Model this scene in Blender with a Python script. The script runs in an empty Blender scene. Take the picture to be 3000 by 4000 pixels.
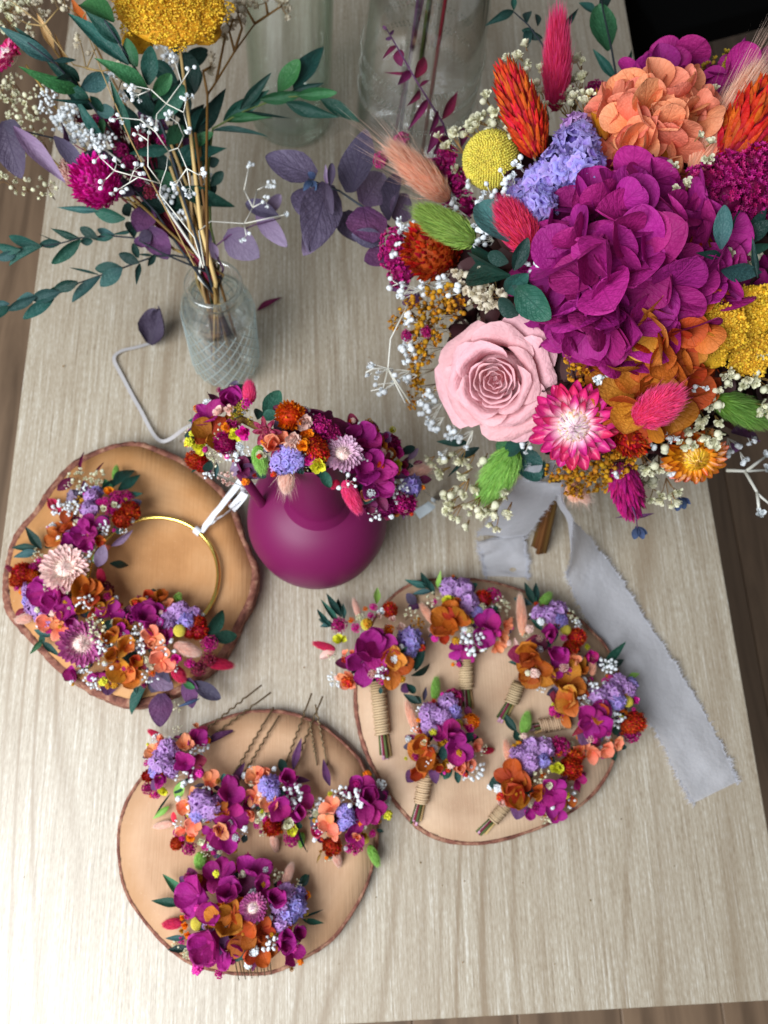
import bpy, math, random
import numpy as np
from mathutils import Matrix, Vector
R = random.Random(7); NR = np.random.RandomState(7)
C = bpy.context.scene
# ------------------------------------------------------------------ camera
F_PX, H = 3293.0, 0.8
MW = np.array([[.995607804, .00028760938, .0936216715], [-.03142504, -.94095275, .33707623], [.08819052, -.33853779, -.93681087]])
CAMP = np.array([0, 0, H])
cd = bpy.data.cameras.new('camera'); cam = bpy.data.objects.new('camera', cd); C.collection.objects.link(cam)
rt, dn, fw = MW[:, 0], MW[:, 1], MW[:, 2]
m = Matrix.Identity(4)
for i in range(3): m[i][0], m[i][1], m[i][2] = rt[i], -dn[i], -fw[i]
m.translation = Vector(CAMP); cam.matrix_world = m
cd.sensor_fit = 'VERTICAL'; cd.sensor_height = 7.3; cd.lens = 7.3 * F_PX / 4000
cd.clip_start = .02; cd.clip_end = 30
cd.dof.use_dof = True; cd.dof.focus_distance = .50; cd.dof.aperture_fstop = cd.lens / 3.0
C.camera = cam
C.render.resolution_x, C.render.resolution_y = 768, 1024
# ------------------------------------------------------------------ light
w = bpy.data.worlds.new('World'); C.world = w; w.use_nodes = True
wb = w.node_tree.nodes['Background']; wb.inputs[0].default_value = (.92, .96, 1.0, 1); wb.inputs[1].default_value = .20
def area(name, loc, tgt, sx, sy, e, col):
    l = bpy.data.lights.new(name, 'AREA'); l.shape = 'RECTANGLE'; l.size = sx; l.size_y = sy; l.energy = e; l.color = col
    o = bpy.data.objects.new(name, l); C.collection.objects.link(o); o.location = loc
    o.rotation_euler = (Vector(tgt) - Vector(loc)).to_track_quat('-Z', 'Y').to_euler(); return o
area('window_light', (-.80, -.42, 1.12), (-.05, .08, 0), 1.1, 1.1, 47, (.905, .955, 1.0))
C.view_settings.view_transform = 'Standard'; C.view_settings.look = 'None'
C.view_settings.exposure = 0; C.view_settings.gamma = 1
C.cycles.use_denoising = True; C.cycles.max_bounces = 8; C.cycles.transparent_max_bounces = 16
C.cycles.transmission_bounces = 6; C.cycles.caustics_reflective = False; C.cycles.caustics_refractive = False
# ------------------------------------------------------------------ picture geometry -> place
DS = 3000 / 1659
def ray(x, y):
    return MW @ np.array([x * DS - 1500, y * DS - 2000, F_PX])
def P(x, y, z=0.0):
    r = ray(x, y); return r * ((z - H) / r[2]) + CAMP
def px(n, p):                      # n picture units as a length at point p
    return n * DS * float((np.array(p) - CAMP) @ fw) / F_PX
def nrm(v):
    v = np.array(v, float); l = np.linalg.norm(v); return v / l if l > 1e-12 else v
# ------------------------------------------------------------------ colour and materials
def hexc(h):
    h = h.lstrip('#'); v = [int(h[i:i + 2], 16) / 255 for i in (0, 2, 4)]
    return tuple(c / 12.92 if c <= .04045 else ((c + .055) / 1.055) ** 2.4 for c in v) + (1,)
MATS = {}
def newmat(name):
    mt = bpy.data.materials.new(name); mt.use_nodes = True; nt = mt.node_tree
    for n in list(nt.nodes): nt.nodes.remove(n)
    return mt, nt, nt.nodes, nt.links
def ramp(N, L, fac, stops):
    r = N.new('ShaderNodeValToRGB'); e = r.color_ramp.elements
    e[0].position, e[0].color = stops[0]; e[1].position, e[1].color = stops[-1]
    for p_, c_ in stops[1:-1]:
        q = e.new(p_); q.color = c_
    L.new(fac, r.inputs[0]); return r.outputs[0]
def mixc(N, L, f, a, b, mode='MIX'):
    x = N.new('ShaderNodeMix'); x.data_type = 'RGBA'; x.blend_type = mode
    for s, v in ((x.inputs['Factor'], f), (x.inputs['A'], a), (x.inputs['B'], b)):
        if hasattr(v, 'is_linked') or isinstance(v, bpy.types.NodeSocket): L.new(v, s)
        else: s.default_value = v
    return x.outputs['Result']
def math_(N, L, op, a, b=0.0, c=None):
    x = N.new('ShaderNodeMath'); x.operation = op
    for i, v in enumerate((a, b) if c is None else (a, b, c)):
        if isinstance(v, bpy.types.NodeSocket): L.new(v, x.inputs[i])
        else: x.inputs[i].default_value = v
    return x.outputs[0]
def noise(N, L, vec, scale, detail=3, rough=.5, dist=0):
    n = N.new('ShaderNodeTexNoise'); n.inputs['Scale'].default_value = scale; n.inputs['Detail'].default_value = detail
    n.inputs['Roughness'].default_value = rough; n.inputs['Distortion'].default_value = dist
    if vec is not None: L.new(vec, n.inputs['Vector'])
    return n.outputs['Fac']
def plant(name, stops, var=.05, val=.25, transl=.25, rough=.65, vein=None, veinf=.35, bump=.25, bs=9, sheen=0, spec=.3):
    """stops: colours from base to tip of a petal, along UV v"""
    if name in MATS: return MATS[name]
    mt, nt, N, L = newmat(name)
    out = N.new('ShaderNodeOutputMaterial'); uv = N.new('ShaderNodeUVMap'); uv.uv_map = 'UVMap'
    sp = N.new('ShaderNodeSeparateXYZ'); L.new(uv.outputs[0], sp.inputs[0])
    tc = N.new('ShaderNodeTexCoord'); oi = N.new('ShaderNodeObjectInfo'); at = N.new('ShaderNodeAttribute'); at.attribute_name = 'rnd'
    st = [(i / max(1, len(stops) - 1), hexc(c)) for i, c in enumerate(stops)]
    if len(st) == 1: st = [st[0], (1.0, st[0][1])]
    col = ramp(N, L, sp.outputs[1], st)
    nz = noise(N, L, tc.outputs['Object'], 3.5, 4, .6)
    rn = math_(N, L, 'FRACT', math_(N, L, 'ADD', oi.outputs['Random'], math_(N, L, 'MULTIPLY', at.outputs['Fac'], 7.31)))
    hs = N.new('ShaderNodeHueSaturation')
    L.new(math_(N, L, 'ADD', .5 - var / 2, math_(N, L, 'MULTIPLY', math_(N, L, 'FRACT', math_(N, L, 'MULTIPLY', rn, 13.7)), var)), hs.inputs['Hue'])
    v1 = math_(N, L, 'ADD', 1 - val, math_(N, L, 'MULTIPLY', rn, val * 1.5))
    L.new(math_(N, L, 'MULTIPLY', v1, math_(N, L, 'ADD', .72, math_(N, L, 'MULTIPLY', nz, .56))), hs.inputs['Value'])
    L.new(col, hs.inputs['Color']); col = hs.outputs[0]
    h = nz
    if vein:
        # midrib plus slanting side veins, from the UV of the petal
        a = math_(N, L, 'ABSOLUTE', math_(N, L, 'SUBTRACT', sp.outputs[0], .5))
        s = math_(N, L, 'SINE', math_(N, L, 'ADD', math_(N, L, 'MULTIPLY', math_(N, L, 'SUBTRACT', sp.outputs[1], math_(N, L, 'MULTIPLY', a, .9)), 46), math_(N, L, 'MULTIPLY', nz, 5)))
        sv = math_(N, L, 'POWER', math_(N, L, 'MAXIMUM', s, 0), 7)
        mr = math_(N, L, 'SUBTRACT', 1, math_(N, L, 'MINIMUM', math_(N, L, 'MULTIPLY', a, 36), 1))
        vf = math_(N, L, 'MULTIPLY', math_(N, L, 'MAXIMUM', math_(N, L, 'MULTIPLY', sv, .55), mr), veinf)
        col = mixc(N, L, vf, col, hexc(vein)); h = math_(N, L, 'SUBTRACT', nz, math_(N, L, 'MULTIPLY', vf, .8))
    hb = noise(N, L, tc.outputs['Object'], bs, 3, .6)
    bp = N.new('ShaderNodeBump'); bp.inputs['Strength'].default_value = bump; bp.inputs['Distance'].default_value = .06
    L.new(math_(N, L, 'ADD', h, math_(N, L, 'MULTIPLY', hb, .5)), bp.inputs['Height'])
    pb = N.new('ShaderNodeBsdfPrincipled'); L.new(col, pb.inputs['Base Color']); pb.inputs['Roughness'].default_value = rough
    pb.inputs['Specular IOR Level'].default_value = spec; L.new(bp.outputs[0], pb.inputs['Normal'])
    if sheen: pb.inputs['Sheen Weight'].default_value = sheen
    sh = pb.outputs[0]
    if transl:
        tr = N.new('ShaderNodeBsdfTranslucent'); L.new(col, tr.inputs[0]); mx = N.new('ShaderNodeMixShader'); mx.inputs[0].default_value = transl
        L.new(sh, mx.inputs[1]); L.new(tr.outputs[0], mx.inputs[2]); sh = mx.outputs[0]
    L.new(sh, out.inputs[0]); MATS[name] = mt; return mt
PAL = dict(
 magenta=(['#94146a', '#aa2080', '#a8247e'], dict(vein='#6a0c4c', veinf=.35, var=.035, val=.28, transl=.28)),
 rust=(['#983f0a', '#b45818', '#be6420'], dict(vein='#7a3208', veinf=.55, var=.05, val=.3)),
 amber=(['#bc5c10', '#cf7c28', '#d68a3c'], dict(vein='#8a4a10', veinf=.5, var=.04, val=.25)),
 peach=(['#ee7a4c', '#f4946c', '#f49e7a'], dict(vein='#c8583a', veinf=.45, var=.03, val=.18)),
 lilac=(['#7c58b8', '#a48cdc', '#b8aaea'], dict(var=.05, val=.25, transl=.3)),
 orchid=(['#9858b0', '#bf8cd0', '#d0a8de'], dict(var=.02, val=.25, transl=.3)),
 coral=(['#a42208', '#cc4010', '#c8340c'], dict(var=.04, val=.35, transl=.15)),
 orange=(['#d85a08', '#f08410', '#f08410'], dict(var=.03, val=.2)),
 hotpink=(['#ea3474', '#f64a8c', '#fa6a9c'], dict(var=.03, val=.2, transl=.35, bump=0)),
 crimson=(['#c01c4c', '#dc2c5c', '#e44a74'], dict(var=.03, val=.2, transl=.35, bump=0)),
 greentail=(['#7cae3c', '#a2d468', '#b4e080'], dict(var=.03, val=.25, transl=.35, bump=0)),
 mosstail=(['#627e30', '#8aa848', '#9cb85c'], dict(var=.03, val=.25, transl=.35, bump=0)),
 peachtail=(['#ffbe96', '#ffceb0', '#fde4d4'], dict(var=.02, val=.15, transl=.35, bump=0)),
 blushtail=(['#f6bea8', '#f6cebc', '#f0dcd0'], dict(var=.02, val=.15, transl=.35, bump=0)),
 teal=(['#1b4236', '#265248', '#2a584a'], dict(vein='#123830', veinf=.7, var=.05, val=.5, transl=.12, rough=.5)),
 leafgreen=(['#24502f', '#356a44', '#42784e'], dict(vein='#1c4830', veinf=.7, var=.06, val=.45, transl=.15, rough=.5)),
 darkleaf=(['#142c26', '#1c3a34', '#1c3a34'], dict(vein='#0c2018', veinf=.5, var=.03, val=.3, transl=.05, rough=.5)),
 blueleaf=(['#2a4a4c', '#3a605e', '#406664'], dict(vein='#1c4048', veinf=.65, var=.06, val=.45, transl=.1, rough=.55)),
 eucal=(['#463c50', '#564c62', '#5e546c'], dict(vein='#30263e', veinf=.7, var=.06, val=.4, transl=.12, rough=.6)),
 mauve=(['#745c7c', '#8c7894', '#94829e'], dict(vein='#5a4068', veinf=.4, var=.05, val=.25, transl=.2, rough=.6)),
 plum=(['#5a1838', '#7a2450', '#6e2850'], dict(vein='#40102a', veinf=.4, var=.04, val=.25, transl=.2, rough=.55)),
 violet=(['#4a2c50', '#6a3c66', '#5e3a62'], dict(vein='#30183a', veinf=.4, var=.04, val=.25, transl=.15)),
 white=(['#d8dcdc', '#eef2f4', '#f2f6f8'], dict(var=.0, val=.12, transl=.25)),
 cream=(['#c8c49c', '#e6e2c0', '#eeecd2'], dict(var=.02, val=.15, transl=.25)),
 ivory=(['#c8b898', '#dccfb4', '#e6dcc8'], dict(var=.02, val=.15, transl=.25)),
 mustard=(['#8a5208', '#bb7c14', '#cf961c'], dict(var=.03, val=.35, transl=.2)),
 olive=(['#6e5a10', '#a08420', '#b89a34'], dict(var=.03, val=.35, transl=.2)),
 yarrow=(['#c88e14', '#e6b42a', '#eec23c'], dict(var=.02, val=.3, transl=.1)),
 billy=(['#c8b030', '#dccb50', '#e2d25e'], dict(var=.02, val=.15, transl=.05)),
 lime=(['#b8b41c', '#e0dc30', '#e8e448'], dict(var=.02, val=.15)),
 fuchsia=(['#c80c86', '#e2189c', '#e83aac'], dict(var=.02, val=.15, transl=.2, spec=.5, rough=.4)),
 cerise=(['#86084e', '#b4146e', '#c02480'], dict(var=.03, val=.35, transl=.15, rough=.45)),
 wine=(['#641428', '#8a2040', '#94304c'], dict(var=.03, val=.3, transl=.15)),
 blush=(['#d89a90', '#ecc2b4', '#f2d4c8'], dict(var=.02, val=.15)),
 rose=(['#d4868e', '#e4a6ac', '#ecb6bc'], dict(var=.012, val=.12, transl=.28, rough=.6, bump=.22, bs=6, vein='#d8989e', veinf=.12)),
 straw_pink=(['#f2e6d4', '#f0b8c8', '#d2307a', '#b41058'], dict(var=.04, val=.2, transl=.15, spec=.5, rough=.4, bump=.1)),
 straw_core=(['#c8903c', '#f0dcc8', '#ecd2d8', '#c890b0'], dict(var=.03, val=.25, transl=.15, spec=.5, rough=.4, bump=.1)),
 straw_gold=(['#f0b828', '#e08a18', '#a83c0c'], dict(var=.03, val=.25, transl=.12, spec=.6, rough=.35, bump=.1)),
 straw_goldcore=(['#f4cc3c', '#eab428', '#b8701c'], dict(var=.03, val=.25, transl=.12, spec=.6, rough=.35, bump=.1)),
 straw_blush=(['#f4ead8', '#efd2c8', '#e8b8b4'], dict(var=.02, val=.15, transl=.15, spec=.5, rough=.4, bump=.1)),
 straw_dusty=(['#efe6cc', '#d8a8b8', '#b05088', '#9a3878'], dict(var=.02, val=.2, transl=.15, spec=.5, rough=.4, bump=.1)),
 straw_lav=(['#e8dcc8', '#d8b0c4', '#c898b8'], dict(var=.02, val=.2, transl=.15, spec=.5, rough=.4, bump=.1)),
 echev=(['#c88a80', '#a83858', '#7a1838'], dict(var=.02, val=.2, transl=.1, rough=.45)),
 pod=(['#a05a10', '#e0921c', '#e8ae30', '#b8641c'], dict(var=.03, val=.25, vein='#a03c14', veinf=.5, transl=.1)),
 stem=(['#6a4a24', '#8a6a3a', '#8a6a3a'], dict(var=.03, val=.3, transl=0)),
 brownstem=(['#5a3a18', '#7a5428', '#7a5428'], dict(var=.03, val=.3, transl=0)),
 strawstem=(['#a88a54', '#c8a870', '#c8a870'], dict(var=.03, val=.3, transl=0)),
 greenstem=(['#38421c', '#4c5a2a', '#4c5a2a'], dict(var=.03, val=.3, transl=0)),
 darkstem=(['#1c2228', '#2a3038', '#2a3038'], dict(var=.03, val=.3, transl=0)),
 winestem=(['#581028', '#701830', '#701830'], dict(var=.03, val=.3, transl=0)),
 whitestem=(['#c8c4b4', '#dcdad0', '#dcdad0'], dict(var=.0, val=.15, transl=0)),
 twine=(['#a08462', '#c4a886', '#c4a886'], dict(var=.02, val=.3, transl=0, rough=.85)),
 bluebud=(['#283450', '#3a4a6c', '#50648c'], dict(var=.03, val=.3)),
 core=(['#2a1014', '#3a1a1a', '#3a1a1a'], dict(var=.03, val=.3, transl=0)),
)
def mat(n):
    if n in MATS: return MATS[n]
    s, k = PAL[n]; return plant(n, s, **k)
def simple(name, col, rough=.5, metal=0, spec=.5, bump=0, bscale=200, **kw):
    if name in MATS: return MATS[name]
    mt, nt, N, L = newmat(name); out = N.new('ShaderNodeOutputMaterial'); pb = N.new('ShaderNodeBsdfPrincipled')
    tc = N.new('ShaderNodeTexCoord'); nz = noise(N, L, tc.outputs['Object'], bscale, 4, .6)
    a = hexc(col); b = tuple(min(1, c * 1.15) for c in a[:3]) + (1,)
    L.new(mixc(N, L, nz, a, b), pb.inputs['Base Color'])
    pb.inputs['Roughness'].default_value = rough; pb.inputs['Metallic'].default_value = metal; pb.inputs['Specular IOR Level'].default_value = spec
    if bump:
        bp = N.new('ShaderNodeBump'); bp.inputs['Strength'].default_value = bump; bp.inputs['Distance'].default_value = .001
        L.new(nz, bp.inputs['Height']); L.new(bp.outputs[0], pb.inputs['Normal'])
    for k, v in kw.items(): pb.inputs[k].default_value = v
    L.new(pb.outputs[0], out.inputs[0]); MATS[name] = mt; return mt
# ------------------------------------------------------------------ mesh helpers
class MB:
    def __init__(s): s.v = []; s.q = []; s.t = []; s.uv = []; s.rn = []; s.qm = []; s.tm = []; s.n = 0
    def add(s, V, Q=None, T=None, uv=None, rn=0.0, mi=0):
        V = np.asarray(V, float); k = len(V); s.v.append(V)
        s.uv.append(np.zeros((k, 2)) + .5 if uv is None else np.asarray(uv, float))
        s.rn.append(np.zeros(k) + rn)
        if Q is not None and len(Q): Q = np.asarray(Q, int); s.q.append(Q + s.n); s.qm.append(np.full(len(Q), mi))
        if T is not None and len(T): T = np.asarray(T, int); s.t.append(T + s.n); s.tm.append(np.full(len(T), mi))
        s.n += k; return s
    def many(s, shape, mats, mi=0, rn=None):
        """copies of one small shape (V, Q, T, uv) at many 4x4 matrices"""
        V, Q, T, uv = shape; Ms = np.asarray(mats, float); n = len(Ms)
        if not n: return s
        V4 = np.c_[V, np.ones(len(V))]; W = np.einsum('nij,kj->nki', Ms, V4)[:, :, :3].reshape(-1, 3)
        off = (np.arange(n) * len(V))[:, None, None]
        q = (np.asarray(Q, int)[None] + off).reshape(-1, 4) if Q is not None and len(Q) else None
        t = (np.asarray(T, int)[None] + off).reshape(-1, 3) if T is not None and len(T) else None
        r = NR.rand(n) if rn is None else rn
        return s.add(W, q, t, np.tile(uv, (n, 1)), np.repeat(r, len(V)), mi)
    def mesh(s, name, nm=1, smooth=True):
        me = bpy.data.meshes.new(name); V = np.concatenate(s.v)
        q = np.concatenate(s.q) if s.q else np.zeros((0, 4), int); t = np.concatenate(s.t) if s.t else np.zeros((0, 3), int)
        me.vertices.add(len(V)); me.vertices.foreach_set('co', V.ravel())
        lp = np.concatenate([q.ravel(), t.ravel()]); me.loops.add(len(lp)); me.loops.foreach_set('vertex_index', lp)
        np_ = len(q) + len(t); me.polygons.add(np_)
        st = np.concatenate([np.arange(len(q)) * 4, len(q) * 4 + np.arange(len(t)) * 3])
        me.polygons.foreach_set('loop_start', st)
        mi = np.concatenate([np.concatenate(s.qm) if s.qm else np.zeros(0, int), np.concatenate(s.tm) if s.tm else np.zeros(0, int)])
        me.polygons.foreach_set('material_index', mi.astype(int))
        me.polygons.foreach_set('use_smooth', np.full(np_, smooth))
        u = me.uv_layers.new(name='UVMap'); u.data.foreach_set('uv', np.concatenate(s.uv)[lp].ravel())
        a = me.attributes.new('rnd', 'FLOAT', 'POINT'); a.data.foreach_set('value', np.concatenate(s.rn))
        me.update(calc_edges=True)
        for _ in range(nm): me.materials.append(None)
        return me
WM = {}
def MT(o): return WM.get(o.name, Matrix.Identity(4))
def obj(name, me, parent=None, M=None, mats=(), kind=None, label=None):
    o = bpy.data.objects.new(name, me); C.collection.objects.link(o)
    M = Matrix.Identity(4) if M is None else (M if isinstance(M, Matrix) else Matrix(np.asarray(M).tolist()))
    WM[o.name] = M
    if parent is not None: o.parent = parent; o.matrix_basis = MT(parent).inverted() @ M
    else: o.matrix_basis = M
    for i, mt in enumerate(mats):
        sl = o.material_slots[i]
        if me.materials[i] is None: me.materials[i] = mt
        if me.materials[i] != mt: sl.link = 'OBJECT'; sl.material = mt
    if kind: o['kind'] = kind
    if label: o['label'] = label
    return o
def thing(name, label, cat, p=(0, 0, 0), group=None):
    o = bpy.data.objects.new(name, None); o.empty_display_size = .01; C.collection.objects.link(o)
    M = Matrix.Translation(Vector(p)); o.matrix_basis = M; WM[o.name] = M
    o['label'] = label; o['category'] = cat
    if group: o['group'] = group
    return o
def tag(o, label, cat, group=None):
    o['label'] = label; o['category'] = cat
    if group: o['group'] = group
    return o
def fr(p, y, z, sx=1, sy=1, sz=1):
    """matrix with local Y along y and local Z near z"""
    y = nrm(y); z = np.array(z, float); z = z - y * (z @ y)
    if np.linalg.norm(z) < 1e-6: z = np.cross(y, [1, 0, .3])
    z = nrm(z); x = np.cross(y, z); M = np.eye(4); M[:3, 0] = x * sx; M[:3, 1] = y * sy; M[:3, 2] = z * sz; M[:3, 3] = p; return M
def fz(p, z, s=1, tw=None, sz=None):
    """matrix with local Z along z, turned tw about it"""
    z = nrm(z); a = R.uniform(0, 6.283) if tw is None else tw
    h = np.array([1, 0, 0]) if abs(z[0]) < .8 else np.array([0, 1, 0]); x = nrm(np.cross(h, z)); y = np.cross(z, x)
    X = x * math.cos(a) + y * math.sin(a); Y = np.cross(z, X)
    M = np.eye(4); M[:3, 0] = X * s; M[:3, 1] = Y * s; M[:3, 2] = z * (s if sz is None else sz); M[:3, 3] = p; return M
def grid_faces(nu, nv):
    q = []
    for j in range(nv):
        for i in range(nu):
            a = j * (nu + 1) + i; q.append((a, a + 1, a + nu + 2, a + nu + 1))
    return q
def petal(W=.8, peak=.6, tip=1.0, base=.12, cup=.2, curl=0., ruffle=0., fold=0., nu=4, nv=6, seed=0, notch=0., sharp=.5):
    """petal or leaf lying along +Y, length 1, cupped towards +Z"""
    r = np.random.RandomState(seed); V = []; UV = []; ph = r.rand(4) * 6.28
    for j in range(nv + 1):
        v = j / nv if sharp > .7 else math.sin(j / nv * 1.5708) ** .92 if j else 0
        if v < peak: wd = base + (1 - base) * math.sin(v / peak * math.pi / 2) ** .9
        else: wd = max(0, 1 - ((v - peak) / (1 - peak)) ** (1 / sharp)) ** sharp * 1.0 if tip else 1
        wd = max(wd, .02)
        for i in range(nu + 1):
            u = i / nu * 2 - 1
            x = u * W / 2 * wd; y = v - notch * (1 - abs(u)) * (v > .99)
            z = cup * (u * u) * wd * .6 + curl * v * v + fold * abs(u) * wd
            z += ruffle * (math.sin(u * 4 + v * 5 + ph[0]) + .7 * math.sin(u * 9 + ph[1] + v * 3)) * v * (.4 + abs(u))
            V.append((x, y + ruffle * .5 * math.sin(u * 6 + ph[2]) * v, z)); UV.append((i / nu, v))
    return (np.array(V), grid_faces(nu, nv), None, np.array(UV))
def tube(pts, rad, sides=6, cap=True, uvs=1.0):
    pts = np.array(pts, float); n = len(pts); rad = np.full(n, rad) if np.isscalar(rad) else np.array(rad, float)
    V = []; UV = []; prev = None
    for i in range(n):
        t = nrm(pts[min(i + 1, n - 1)] - pts[max(i - 1, 0)])
        if prev is None: a = nrm(np.cross(t, [0, 0, 1]) if abs(t[2]) < .9 else np.cross(t, [1, 0, 0]))
        else: a = nrm(prev - t * (prev @ t))
        prev = a; b = np.cross(t, a)
        for k in range(sides):
            g = 6.2832 * k / sides; V.append(pts[i] + (a * math.cos(g) + b * math.sin(g)) * rad[i]); UV.append((k / sides, i / (n - 1) * uvs))
    Q = [(i * sides + k, i * sides + (k + 1) % sides, (i + 1) * sides + (k + 1) % sides, (i + 1) * sides + k) for i in range(n - 1) for k in range(sides)]
    T = []
    if cap:
        V.append(pts[0]); UV.append((.5, 0)); V.append(pts[-1]); UV.append((.5, 1)); c0 = n * sides
        for k in range(sides):
            T.append((c0, (k + 1) % sides, k)); T.append((c0 + 1, (n - 1) * sides + k, (n - 1) * sides + (k + 1) % sides))
    return (np.array(V), Q, T, np.array(UV))
def lathe(prof, n=48, rfun=None):
    V = []; UV = []; k = len(prof)
    for j, (r_, z_) in enumerate(prof):
        for i in range(n):
            a = 6.28318 * i / n; rr = r_ * (rfun(a, z_) if rfun else 1); V.append((rr * math.cos(a), rr * math.sin(a), z_)); UV.append((i / n, j / (k - 1)))
    Q = [(j * n + i, j * n + (i + 1) % n, (j + 1) * n + (i + 1) % n, (j + 1) * n + i) for j in range(k - 1) for i in range(n)]
    return (np.array(V), Q, None, np.array(UV))
def octa():
    V = np.array([(1, 0, 0), (-1, 0, 0), (0, 1, 0), (0, -1, 0), (0, 0, 1), (0, 0, -1)], float)
    T = [(0, 2, 4), (2, 1, 4), (1, 3, 4), (3, 0, 4), (2, 0, 5), (1, 2, 5), (3, 1, 5), (0, 3, 5)]
    return V, T
def sphere(sub=1):
    V, T = octa(); V = list(map(tuple, V))
    for _ in range(sub):
        c = {}; nt = []
        def md(a, b):
            k = (min(a, b), max(a, b))
            if k not in c: V.append(tuple(nrm(np.array(V[a]) + np.array(V[b])))); c[k] = len(V) - 1
            return c[k]
        for a, b, d in T:
            x, y, z = md(a, b), md(b, d), md(d, a); nt += [(a, x, z), (x, b, y), (z, y, d), (x, y, z)]
        T = nt
    V = np.array(V); return (V, None, T, np.c_[V[:, 0] * .5 + .5, V[:, 2] * .5 + .5])
SP0, SP1, SP2, SP3 = sphere(0), sphere(1), sphere(2), sphere(3)
def fib(n, zmin=-1.0, jit=.0):
    i = np.arange(n) + .5; z = 1 - (1 - zmin) * i / n; th = math.pi * (1 + 5 ** .5) * i
    r_ = np.sqrt(np.maximum(0, 1 - z * z)); D = np.c_[r_ * np.cos(th), r_ * np.sin(th), z]
    if jit: D += NR.randn(n, 3) * jit; D /= np.linalg.norm(D, axis=1)[:, None]
    return D
CACHE = {}
def cached(key, fn):
    if key not in CACHE: CACHE[key] = fn()
    return CACHE[key]
# ---- unit meshes, several variants of each
def m_petal(kind, var):
    def f():
        r = random.Random(hash((len(kind), var)) + var * 77)
        k = dict(
            hyd=dict(W=r.uniform(.85, 1.08), peak=.58, base=.18, cup=r.uniform(.2, .9), curl=r.uniform(-.5, .45), ruffle=r.uniform(.03, .075), fold=r.uniform(-.1, .15), nu=8, nv=8, sharp=.5),
            big=dict(W=r.uniform(.88, 1.08), peak=.56, base=.2, cup=r.uniform(.1, .7), curl=r.uniform(-.35, .35), ruffle=r.uniform(.012, .03), nu=8, nv=9, sharp=.5),
            leaf=dict(W=.36, peak=.42, base=.1, cup=r.uniform(0, .16), curl=r.uniform(-.4, .25), fold=r.uniform(.03, .13), ruffle=.014, nu=4, nv=10, sharp=.85),
            oval=dict(W=.5, peak=.5, base=.14, cup=r.uniform(0, .2), curl=r.uniform(-.35, .25), fold=r.uniform(.02, .1), ruffle=.016, nu=4, nv=9, sharp=.62),
            round=dict(W=.86, peak=.42, base=.3, cup=r.uniform(-.1, .15), curl=r.uniform(-.2, .15), fold=r.uniform(0, .04), ruffle=.015, nu=6, nv=9, sharp=.66),
            straw=dict(W=.34, peak=.6, base=.5, cup=.35, curl=r.uniform(-.1, .25), ruffle=.008, nu=3, nv=6, sharp=.62),
        )[kind]
        return MB().add(*petal(seed=var * 3 + 1, **k)).mesh(kind + '_petal')
    return cached(('petal', kind, var), f)
def m_cone(var):
    def f():
        b = MB(); r = np.random.RandomState(var + 5); n = 270
        sc = petal(W=.46, peak=.35, base=.5, cup=.4, curl=.22, nu=2, nv=4, sharp=.8)
        Ms = []
        for i in range(n):
            t = (i + .5) / n; th = i * 2.39996 + r.randn() * .15
            rad = .5 * math.sin(math.pi * min(1, (.12 + .88 * t)) ** .8) ** .7 if t < 1 else .05
            rad = .5 * (1 - abs(2 * (t ** .85) - .78) ** 2.6 / 3.6); rad = max(.04, .5 * math.sqrt(max(0.01, 1 - (2 * (t * .97 + .02) - 1) ** 2)) ** .9)
            p = np.array([math.cos(th) * rad * .78, t * .92, math.sin(th) * rad * .78]); out = nrm([math.cos(th), 0, math.sin(th)])
            open_ = .95 - .75 * t + r.randn() * .12; d = nrm(out * max(.12, open_) + np.array([0, .75, 0]) + r.randn(3) * .1)
            L = .235 * (1 - .3 * t) * r.uniform(.75, 1.25); Ms.append(fr(p, d, out * -.3 + np.array([0, 1, 0]), L, L, L))
        b.many(sc, Ms); V, Q, T, uv = SP2; b.add(V * [.36, .46, .36] + [0, .47, 0], None, T, np.zeros((len(V), 2)), .1)
        return b.mesh('bristle_head')
    return cached(('cone', var), f)
def m_tail(var, long_=False):
    def f():
        b = MB(); r = np.random.RandomState(var + 50); n = 2600
        V = []; T = []; UV = []
        prof = lambda t: math.sqrt(max(0, 1 - (2 * t - 1) ** 2)) * (1.08 - .3 * t)
        for i in range(n):
            t = r.rand() ** .95; th = r.rand() * 6.283; rad = .36 * prof(t)
            p = np.array([math.cos(th) * rad, t * .88, math.sin(th) * rad]); out = np.array([math.cos(th), 0, math.sin(th)])
            d = nrm(out * (1.0 - .35 * t) + np.array([0, .9 + .9 * t, 0]) + r.randn(3) * .28)
            L = r.uniform(.12, .24)
            if long_ and r.rand() < .05: L = r.uniform(.4, .85)
            elif r.rand() < .03: L *= 1.6
            s = nrm(np.cross(d, r.randn(3))) * (.0085 if L < .3 else .0055); m_ = p + d * L * .55 + out * .01; e = p + d * L + np.array([0, L * .15, 0])
            k = len(V); V += [p - s, p + s, m_ - s * .7, m_ + s * .7, e]; T += [(k, k + 1, k + 3), (k, k + 3, k + 2), (k + 2, k + 3, k + 4)]
            UV += [(.5, .15), (.5, .15), (.5, .6), (.5, .6), (.5, 1)]
        b.add(V, None, T, UV, np.repeat(r.rand(n), 5))
        V, Q, T, uv = SP3; yy = V[:, 1] * .5 + .5; rr = np.array([prof(t) for t in yy]); h = np.hypot(V[:, 0], V[:, 2]) + 1e-9
        b.add(np.c_[V[:, 0] / h * rr * .36, yy * .9, V[:, 2] / h * rr * .36], None, T, np.c_[np.full(len(V), .5), yy * .5], .4)
        return b.mesh('bunny_tail')
    return cached(('tail', var, long_), f)
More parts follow.
